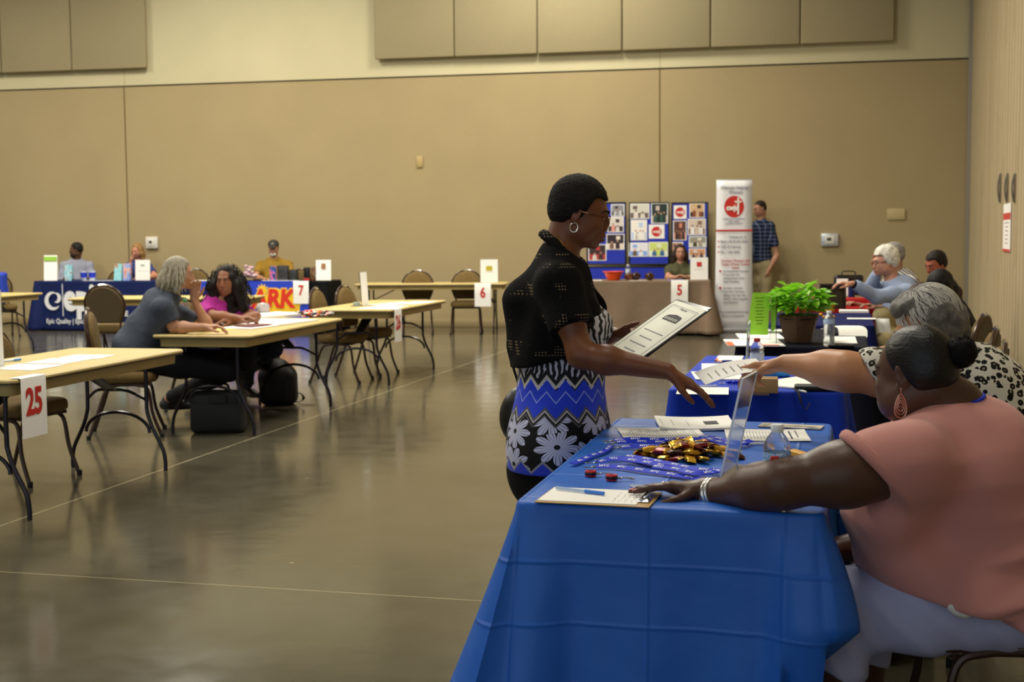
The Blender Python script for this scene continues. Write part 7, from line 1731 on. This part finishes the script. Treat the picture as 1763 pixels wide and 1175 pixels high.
prop(499, .11, .17, .10, 'short dark box in front of the man with a cap', 'dark_box', 'box', mat('charcoal_box', '26282a', .5), dy=.20)
paper('flyer', 'white flyers before the man with a cap', 'papers', onR(480, .07)[:2], frR.rz, .55, .10, zE, lines=3, pages=6)
paper('flyer', 'white booklet at the left end of the black cloth', 'papers', onR(345, .15)[:2], frR.rz, .28, .2, zE, lines=3, pages=8)
t = thing('paper_bouquet', 'pink and white tissue bouquet on the black cloth behind the curly haired woman', 'decoration', (*onR(424, .2)[:2], zE)); mb = MB(); rng = random.Random(8)
for k in range(22): mb.ell((rng.uniform(-.08, .08), rng.uniform(-.05, .05), rng.uniform(.05, .22)), (.03, .025, .022), R=rotx(rng.random()))
mb.build('tissue', picmat(74, ['b87890', 'e0ccd0', 'a05a70', 'e8e0e0'], 6.), t)
q = onR(471, .95); chair(q[0], q[1], math.pi+WANG, 'chair under the man with a cap')
# table 6
q = fr6.P0+fr6.x*fr6.uv(840, 484)[0]-fr6.n*.25; sign_holder('white sheet with a small yellow logo standing at the right end of bare table 6', (q[0], q[1], .742), fr6.rz, .25, .34, .05, logo=(0, .62, .36, .20, mat('logo_yellow', 'b9a820', .6)), lines=2)
# far left: chair with a blue cloth bag
q = Q(5, 500, 19.6); chair(q[0]-.05, 19.6, face(.5, -.8), 'brown chair with a blue bag at the left edge of the picture')
qb = Q(-6, 500, 19.3); t = thing('cloth_bag', 'bright blue cloth bag on the chair at the left edge', 'bag', (qb[0]-.1, 19.45, .49)); bb = Body(); bb.box((qb[0]-.08, 19.45, .72), (.17, .10, .23), rad=.05); bb.disp = lambda P: .01*wob(P, 18, 2)
sdf_obj('bag_body', bb, .015, mat('bag_blue', '1f3cae', .7), t)
# ---------------------------------------------------------------- left tables: things on top
zt = TZ+.001
TL = lambda px, py: G(px, py, TZ)
paper_px('form_sheet', 'white sheet at the near edge of table 25', 'papers', [(-15, 637), (72, 638), (98, 629), (20, 627)], zt, lines=0)
paper_px('form_sheet', 'white sheet in the middle of the three on table 25', 'papers', [(42, 626), (118, 627), (155, 618), (90, 617)], zt, lines=0)
paper_px('form_sheet', 'white sheet farthest along on table 25', 'papers', [(95, 618), (168, 618), (200, 612), (130, 611)], zt, lines=0)
pen('blue pen on the papers of table 25', (*TL(4, 626)[:2], zt+.003), (*TL(36, 622)[:2], zt+.003), '4a8ad8', r=.006)
b = TL(-28, 634); t = thing('sign_holder', 'acrylic sign stand cut off by the left edge of the picture', 'sign', (b[0], b[1], zt), math.radians(40)); mb = MB(); mb.box((0, 0, .21), (.22, .004, .42), R=rotx(-.03)); mb.box((0, .05, .002), (.22, .1, .004)); mb.build('acrylic_stand', M_CLEAR, t); MB().box((0, -.004, .21), (.21, .0012, .41), R=rotx(-.03)).build('insert_sheet', M_PAPER, t)
# candy table
p = TL(320, 567); bottle('clear water bottle with a green cap in front of the grey haired woman', (p[0], p[1], zt), '3f8f5a', '27408c', h=.225, r=.036, labz=(.075, .135))
p = TL(344, 565); cyl('foam_cup', 'cream foam cup right of the green capped bottle', 'cup', (p[0], p[1], zt), [(.032, 0), (.034, .002), (.045, .098), (.047, .10), (.043, .10), (.032, .008), (.001, .006)], mat('foam', 'e6dcc0', .8), 24)
box_item('phone', 'black phone lying beside the foam cup', 'phone', (*TL(368, 562)[:2], zt), -.1, (.15, .07, .012), mat('black_plastic', '111113', .3), bev=.004)
paper_px('yellow_note', 'yellow sheet at the near end of the candy table', 'papers', [(372, 569), (402, 570), (412, 565), (376, 564)], zt, lines=0, m=mat('yellow_paper', 'e8cc60', .7))
paper_px('newsletter', 'white printed sheets spread beside the foam cup', 'papers', [(400, 567), (460, 568), (470, 560), (412, 559)], zt, lines=4, pages=6, m=M_PAPER)
paper_px('newsletter', 'white booklets in the middle of the candy table', 'papers', [(385, 560), (510, 562), (520, 553), (415, 551)], zt, lines=3, pages=9)
paper_px('booklet', 'dark red covered booklet among the white ones', 'papers', [(415, 562), (448, 563), (455, 559), (425, 558)], zt+.014, lines=0, pages=3, m=mat('maroon', '6a2a2c', .6))
paper_px('booklet', 'stack of booklets in front of the folded arms', 'papers', [(425, 549), (490, 551), (500, 543), (440, 541)], zt, lines=2, pages=16)
paper_px('binder', 'open white binder beside the candy', 'papers', [(470, 547), (515, 549), (524, 540), (480, 538)], zt, lines=2, pages=10)
p = TL(453, 543); t = thing('candy_dish', 'clear cut glass dish in front of the curly haired woman', 'dish', (p[0], p[1], zt+.024)); MB().lathe([(.03, 0), (.05, .01), (.062, .05), (.05, .075), (.02, .085), (.001, .088)], 10).build('glass', mat('cut_glass', 'd8d2d2', .15, trans=.4), t, smooth=False)
rng = random.Random(4)
cols_ = [('c8281e', 'e0d8d0'), ('1c1a1a', '48403c'), ('d8a020', 'b83020'), ('e8e4dc', 'b02a20')]
for k in range(46):
    px = rng.uniform(508, 568); py = 545+rng.uniform(-4, 2.); p = TL(px, py); cc = cols_[k % 4]
    put_candy('m%d' % (k % 4), cc[0], cc[1], (p[0], p[1], zt+rng.choice([0, .012, .022])), rotz(rng.uniform(0, 6.28))@rotx(rng.uniform(-.4, .4)), '%s wrapped sweet in the scattered heap on the candy table' % ['red and white', 'black', 'gold and red', 'white and red'][k % 4], 'sweets on the candy table', sc=1.0)
# table 26
b = G(627, 527, TZ); t = edge_sign_ = thing('sign_holder', 'clear upright sign stand on table 26 seen from its edge', 'sign', (b[0], b[1], zt), math.radians(78)); mb = MB(); mb.box((0, 0, .17), (.21, .005, .34), R=rotx(-.06)); mb.box((0, .05, .003), (.21, .12, .005)); mb.build('acrylic_stand', M_CLEAR, t); MB().box((0, -.005, .17), (.2, .0012, .33), R=rotx(-.06)).build('insert_sheet', M_PAPER, t)
box_item('card_box', 'small pale box beside the upright sign on table 26', 'box', (*G(614, 527, TZ)[:2], zt), .1, (.07, .06, .035), mat('pale_green', 'b9c4b4', .6))
paper_px('form_sheet', 'white sheet at the corner nearest the number 26 sign', 'papers', [(625, 532), (682, 533), (690, 527), (640, 527)], zt, lines=0)
paper_px('form_sheet', 'grey printed sheets in the centre of the middle table', 'papers', [(652, 526), (700, 527), (712, 521), (665, 520)], zt, lines=4, pages=2, m=mat('greyish_paper', 'c4c4c8', .7))
paper_px('form_sheet', 'white sheet at the far right of the middle table, behind grey sheets', 'papers', [(690, 524), (728, 524), (738, 520), (700, 519)], zt, lines=0)
# bags on the floor
p = G(372, 748); q = p+np.array([.0, .10, 0]); t = thing('briefcase', 'dark grey laptop briefcase standing under the candy table', 'bag', (q[0], q[1], 0), -.05)
wB_ = .40; bb = Body(); bb.box((q[0], q[1], .155), (wB_/2, .085, .155), rad=.045); bb.disp = lambda P: .003*wob(P, 20, 3); sdf_obj('bag_body', bb, .009, mat('nylon_charcoal', '25272a', .7, bump=.3, bs=300, bdist=.002), t)
mb = MB(); mb.box((0, -.088, .13), (.36, .012, .19), bev=.006); mb.box((.02, -.095, .255), (.13, .012, .07), bev=.02); mb.build('front_pocket', mat('nylon_charcoal2', '1d1f22', .7), t)
MB().tube(spline([(-.08, 0, .30), (-.07, 0, .35), (0, 0, .365), (.07, 0, .35), (.08, 0, .30)], 5), .010, 8).build('handle', mat('black_nylon', '141416', .6), t)
p = G(476, 700); q = p+np.array([0, .14, 0]); t = thing('backpack', 'black backpack standing on the floor beside the candy table', 'bag', (q[0], q[1], 0), 0)
bb = Body(); bb.ell((q[0]-.01, q[1], .19), (.155, .12, .20), k=.03); bb.box((q[0], q[1], .15), (.155, .115, .15), rad=.06, k=.05); bb.ell((q[0]-.03, q[1]-.02, .27), (.12, .11, .115), k=.05); bb.cut((0, 0, .004), (0, 0, -1)); bb.disp = lambda P: .006*wob(P, 22, 3)
sdf_obj('pack_body', bb, .010, mat('black_nylon', '141416', .6), t)
MB().box((.0, -.118, .12), (.2, .03, .16), bev=.015).build('front_pocket', mat('black_nylon2', '0e0e10', .65), t)
MB().tube(spline([(-.02, .0, .38), (0, 0, .41), (.02, .0, .38)], 4), .007, 6).build('top_loop', mat('black_nylon', '141416', .6), t)
mb = MB(); ribbon(mb, spline([(.12, -.05, .10), (.19, -.06, .10), (.22, -.07, .06), (.19, -.08, .03), (.13, -.06, .03)], 5), .03, .004); mb.tube([(.17, -.08, .01), (.24, -.09, .006), (.32, -.09, .006)], .003, 5); mb.build('strap', mat('black_nylon', '141416', .6), t)
# papers posted on the partition
def post(px, py, w, h, label, name='notice', logo=None, cat='notice'):
    p = right_pt(px, py, .008); rzp = math.atan2(-NR[0], NR[1])+math.pi
    t = thing(name, label, cat, p, rzp); return t
t = post(1733.5, 392, 0, 0, 'narrow white notice with red bands on the partition')
rz_ = t.rotation_euler[2]
pw = np.linalg.norm(right_pt(1728, 392)-right_pt(1740.5, 392)); ph = abs(right_pt(1734, 350)[2]-right_pt(1734, 432)[2])
mb = MB(); mb.box((0, 0, 0), (pw, .004, ph)); mb.mi = 1; mb.box((0, -.003, ph*.235), (pw*.98, .002, ph*.14)); mb.box((0, -.003, -ph*.475), (pw*.98, .002, ph*.05)); mb.mi = 2
for i in range(6): mb.box((0, -.003, ph*(.10-.085*i)), (pw*(.6 if i == 0 else .35), .002, ph*.018))
mb.build('sheet', [M_PAPER, mat('notice_red', 'c8443a', .6), mat('print_grey', '8d8d90', .8)], t)
for k, px in enumerate((1720.5, 1732.5, 1745)):
    p = right_pt(px, 324, .02); t = thing('latch_handle', 'slim silver pull on the partition, %s of three' % ['left', 'middle', 'right'][k], 'handle', p, rz_); hh = abs(right_pt(px, 299)[2]-right_pt(px, 349)[2])
    MB().box((0, .006, 0), (.06, .012, hh), bev=.004).build('plate', mat('pull_plate', '6e6a60', .4, .6), t); MB().tube(spline([(.0, 0, -hh*.45), (0, -.015, 0), (0, 0, hh*.45)], 5), .008, 8).build('grip', M_CHROME, t)
# clutter at the far right behind the leopard print woman
q = Q(1742, 655, 5.1); q[0] += .04
t = folding_table(q[0]+.16, 5.45, .5, 1.0, -AL-.05, 'small low side table at the partition behind the seated women', None, z=.66)
if 'group' in t: del t['group']
zq = .662; q2 = G(1738, 668, zq)
cyl('plastic_tub', 'clear plastic tub at the right edge of the picture', 'cup', (q2[0]+.02, q2[1]+.1, zq), [(.05, 0), (.052, .003), (.07, .11), (.068, .11), (.05, .006)], M_GLASSY)
paper('booklet', 'yellow edged booklet stack at the right edge of the picture', 'papers', G(1748, 690, zq)[:2], -.2, .24, .16, zq, lines=2, pages=14, m=mat('buff_paper', 'cfc6a4', .7))
box_item('bright_box', 'bright orange and pink box under the booklets at the right edge', 'box', (*G(1756, 712, zq)[:2], zq), -.2, (.16, .10, .03), picmat(81, ['e8622a', 'e03a6a', 'f0a040', '3a2a2a'], 3.))
